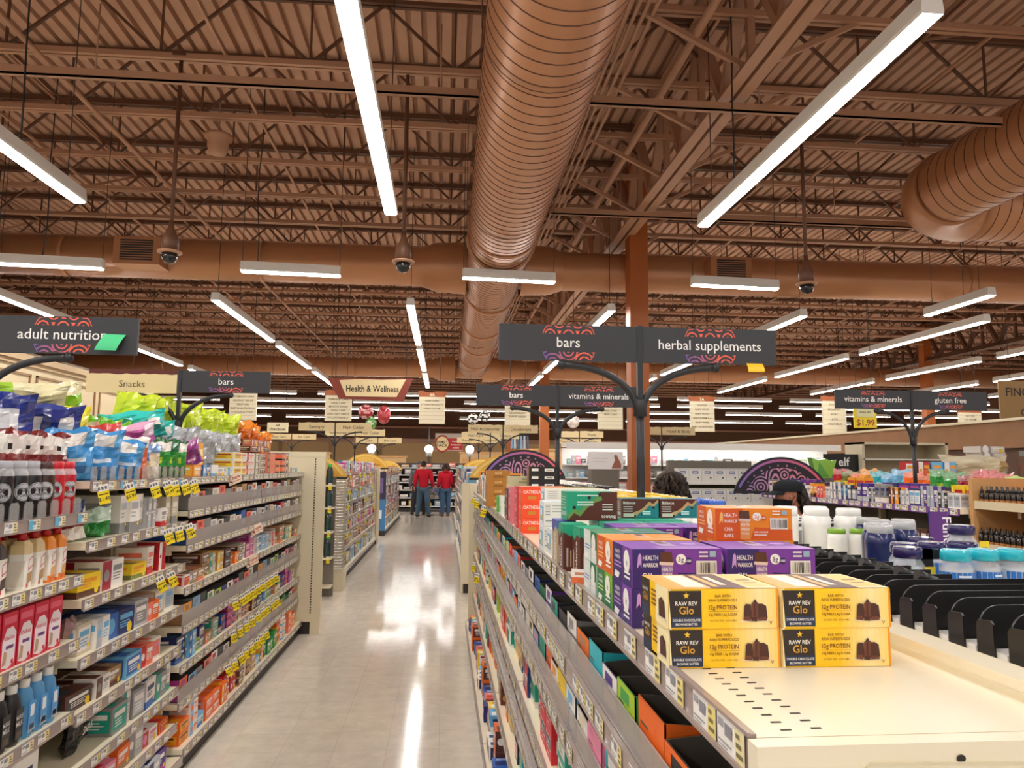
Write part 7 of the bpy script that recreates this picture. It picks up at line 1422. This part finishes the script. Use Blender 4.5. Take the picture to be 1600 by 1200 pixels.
def strand_hair(e, c, s, yaw, col, n, length, wave, seed, name='hair', spread=.74, core=(.02, .098)):
    """long locks that fall from the crown round the back and sides of the head"""
    rg = random.Random(seed); m = MB(); cy, sy = math.cos(yaw), math.sin(yaw)
    m.sphere((c[0] + s * core[0] * sy, c[1] - s * core[0] * cy, c[2] + s * .028), core[1] * s, 16, 12, col, 1.06)
    for k in range(n):
        a = PI * (1.5 + rg.uniform(-spread, spread)); ln = length * rg.uniform(.75, 1.1); pts = []; rad = []; ph = rg.uniform(0, 6); q = rg.uniform(.0, .35)
        for t in range(10):
            u = t / 9; th = q + u * (PI * .62 - q) if u < .5 else PI * .31 + q * .5 + (u - .5) * .3
            if u < .5: r = .108 * math.sin(q + (PI * .52 - q) * u * 2); z = .028 + .108 * math.cos(q + (PI * .52 - q) * u * 2)
            else: r = .108 + .03 * (u - .5) * 2; z = .022 - ln * (u - .5) * 2
            w = wave * math.sin(u * 13 + ph) * (.3 + u); x = (r + w * .4) * math.cos(a + w * 2.2); y = (r + w * .4) * math.sin(a + w * 2.2) - .015
            pts.append((c[0] + s * (x * cy - y * sy), c[1] + s * (x * sy + y * cy), c[2] + s * z)); rad.append(s * (.012 if t < 7 else .009 if t < 9 else .003))
        m.tube(pts, rad, 5, mix(col, (.16, .10, .07), rg.uniform(0, .35)))
    return m.build(name, HAIR, e)
JEAN = lin(0x4a6276); REDC = lin(0xb01c2c)
ARM = (-.035, .645, .0, .52, .045)
p = person((-.66, 24.6, 0), -.05, 1.83, 'person in a red sweater and jeans walking away, taller one of the two', dict(arm=[ARM, (-.03, .645, .03, .53, .06)], stride=-.07, splay=.05, top=REDC, pants=JEAN, shoe=lin(0x26221f), look=-.5, shoulder=.118))
hd = (0, .018 * 1.83, .925 * 1.83)
blob_hair(p, hd, 1.06, -.5, lin(0x2a1c14), [(0, -.012, .035, .092, 1.0), (0, -.04, -.01, .075, 1.0), (.03, -.05, -.03, .05, 1), (-.03, -.05, -.03, .05, 1)])
p = person((.06, 24.8, 0), .03, 1.74, 'person in a red hooded top and jeans with a maroon shoulder bag', dict(arm=[(-.03, .64, .06, .54, .05), (-.03, .65, .0, .53, .03)], stride=.05, splay=.0, top=lin(0xbc1e30), top_name='hooded_top', pants=lin(0x44607c), shoe=lin(0x6a4632), look=.15, shoulder=.098))
hd = (0, .018 * 1.74, .925 * 1.74)
strand_hair(p, hd, 1.0, .15, lin(0x3a261c), 60, .12, .03, 5)
m = MB(); m.lathe([(.02, 1.40), (.10, 1.42), (.125, 1.455), (.09, 1.50), (.03, 1.49)], 14, (0, -.05, 0), .8, lin(0xa81a2a)); m.build('hood', CLOTH, p)
e = empty('shoulder_bag', 'maroon shoulder bag hanging at the side of the shorter shopper', 'bag', (.33, 24.78, .92)); m = MB(); v = bag_mesh(.30, .13, .34, [(0, lin(0x5a1c26))], 5).mesh('tmp'); bpy.data.meshes.remove(v); bm2 = bag_mesh(.30, .13, .34, [(0, lin(0x5a1c26))], 5); bm2.build('body', CLOTH, e); m.tube([(0, -.12, .31), (-.06, -.06, .50), (-.09, 0, .56), (-.06, .06, .50), (0, .12, .31)], .012, 6, lin(0x4a1620)); m.build('strap', CLOTH, e)
p = person((-.86, 25.6, 0), 0, 1.80, 'person in grey with a grey cap, mostly hidden behind the taller red sweater', dict(arm=[ARM, ARM], stride=.04, top=lin(0x6a6a70), top_name='jacket', pants=lin(0x3a3c44), shoe=lin(0x222222), shoulder=.115))
m = MB(); m.lathe([(.098, 1.70), (.10, 1.73), (.085, 1.78), (.05, 1.80), (.002, 1.805)], 14, (0, .03, 0), 1.15, lin(0x5a5a5e)); m.box(-.07, .07, .12, .20, 1.70, 1.712, lin(0x55555a)); m.build('cap', CLOTH, p)
# shopping cart
e = empty('shopping_cart', 'black and grey shopping cart pushed by the two shoppers in red', 'cart', (-.30, 25.35, 0)); BR0 = lin(0x2c2c30)
m = MB()
for k in range(9):
    z = .55 + .05 * k; w0 = .22 + .008 * k; m.tube([(-w0, -.30, z), (w0, -.30, z), (w0 - .04, .50, z), (-w0 + .04, .50, z), (-w0, -.30, z)], .006, 4, BR0)
for k in range(9): x = -.22 + .055 * k; m.tube([(x, -.30, .55), (x, -.30, .97)], .005, 4, BR0); m.tube([(x * .85, .50, .55), (x * .85, .50, .95)], .005, 4, BR0); m.tube([(x, -.3, .55), (x * .85, .5, .55)], .005, 4, BR0)
m.build('basket', PAINT, e); m = MB(); m.tube([(-.26, -.30, .95), (-.27, -.42, 1.02), (.27, -.42, 1.02), (.26, -.30, .95)], .016, 8, BR0); m.build('handle', PAINT, e)
m = MB(); m.tube([(-.24, -.34, .08), (-.23, -.3, .55)], .014, 6, lin(0x6a6a6e)); m.tube([(.24, -.34, .08), (.23, -.3, .55)], .014, 6, lin(0x6a6a6e)); m.tube([(-.24, -.34, .16), (-.18, .5, .16), (.18, .5, .16), (.24, -.34, .16)], .014, 6, lin(0x6a6a6e)); m.box(-.2, .2, -.25, .45, .17, .19, lin(0x3a3a3e)); m.build('frame', PAINT, e)
for x, y in ((-.24, -.34), (.24, -.34), (-.18, .5), (.18, .5)):
    m = MB(); m.tube([(x - .015, y, .06), (x + .015, y, .06)], .06, 10, lin(0x1a1a1a)); m.build('wheel', PAINT, e)
tag(bag_mesh(.28, .2, .24, [(0, lin(0xd8d4cc)), (.5, lin(0xb8b0a4))], 8).build('grocery_bag', CLOTH, None, (-.36, 25.3, .57)), 'pale grocery bag lying in the shopping cart', 'bag')
tag(generic_carton(.22, .2, .32, lin(0x5a86c0), lin(0xd8e4f0), lin(0x2a5aa0), 2, 'F').build('water_pack', PRINT, None, (-.28, 25.62, .56)), 'blue drink pack standing upright in the shopping cart', 'drink')

# dark-haired shopper seen from behind beyond the lids
p = person((1.93, 6.2, 0), .1, 1.60, 'person with long dark wavy hair seen from behind over the supplement shelf', dict(arm=[ARM, ARM], stride=.03, top=lin(0x2a2830), top_name='jacket', pants=lin(0x2a2c36), shoe=lin(0x1a1a1a), shoulder=.1))
hd = (0, .018 * 1.6, .925 * 1.6)
strand_hair(p, hd, 1.0, .1, lin(0x120b08), 110, .20, .10, 3)
# cap and mask shopper in profile
yaw = PI / 2 - .12
p = person((2.515, 5.2, 0), yaw, 1.568, 'person in a black cap and black face mask facing the shelves in profile', dict(arm=[(-.03, .645, .05, .55, .04), (-.03, .645, .05, .55, .04)], stride=.03, top=lin(0xe6ddd0), top_name='shirt', pants=lin(0x2a2c36), shoe=lin(0x1a1a1a), shoulder=.1), skin=lin(0xb87a62), sub=2)
hc = (0, .018 * 1.568, .925 * 1.568)
def P3(x, y, z): return (hc[0] + x, hc[1] + y, hc[2] + z)
CB = lin(0x202226)
m = MB(); m.lathe([(.096, .036, CB), (.098, .050, CB), (.095, .074, CB), (.080, .100, CB), (.05, .116, CB), (.002, .121, CB)], 20, P3(0, -.004, 0), 1.17)
b = []
for k in range(9):
    a = PI * (.14 + .72 * k / 8); b.append((P3(.099 * math.cos(a), .114 * math.sin(a), .040), P3(.092 * math.cos(a), .115 * math.sin(a) + .068 * math.sin(a) ** 1.5, .016)))
for k in range(8): m.poly([b[k][0], b[k][1], b[k + 1][1], b[k + 1][0]], CB); m.poly([(q[0], q[1], q[2] - .005) for q in (b[k][0], b[k + 1][0], b[k + 1][1], b[k][1])], CB)
for k in range(8): m.poly([b[k][1], tuple(Vector(b[k][1]) - Vector((0, 0, .005))), tuple(Vector(b[k + 1][1]) - Vector((0, 0, .005))), b[k + 1][1]], CB)
m.sphere(P3(0, -.004, .121), .008, 8, 5, CB); m.build('cap', CLOTH, p)
m = MB(); rows = []
for j in range(7):
    z = -.018 - .013 * j; row = []
    for k in range(13):
        a = PI * k / 12; w = .083 - .0032 * j; d = .110 - .0015 * j + (.010 * math.sin(PI * j / 6) * math.sin(a) ** 4); row.append(P3(w * math.cos(a), .0 + d * math.sin(a), z - (.006 if abs(k - 6) > 4 else 0)))
    rows.append(m.add(row))
m.smooth = True
for j in range(6):
    for k in range(12): m.face([rows[j] + k, rows[j + 1] + k, rows[j + 1] + k + 1, rows[j] + k + 1], lin(0x121214))
m.smooth = False
for s in (-1, 1): m.tube([P3(s * .082, .0, -.022), P3(s * .088, -.02, .012), P3(s * .086, -.028, -.02), P3(s * .082, -.0, -.07)], .0022, 4, lin(0x121214))
m.build('face_mask', CLOTH, p)
strand_hair(p, (hc[0], hc[1], hc[2] - .02), .92, 0, lin(0x0c0807), 50, .13, .05, 7, spread=.30, core=(.062, .074))
m = MB(); m.lathe([(.062, 1.302), (.068, 1.312), (.060, 1.325)], 16, (0, -.002, 0), 1, lin(0xe8dcc4)); m.build('collar', CLOTH, p)
finish_products()
for kind, (mb, lab) in STUFF.items(): tag(mb.build(kind, PRINT), lab, 'box', kind='stuff')
for o in bpy.data.objects:
    if o.parent is None and o.get('label') == 'x': o['label'] = 'small unlabelled item'
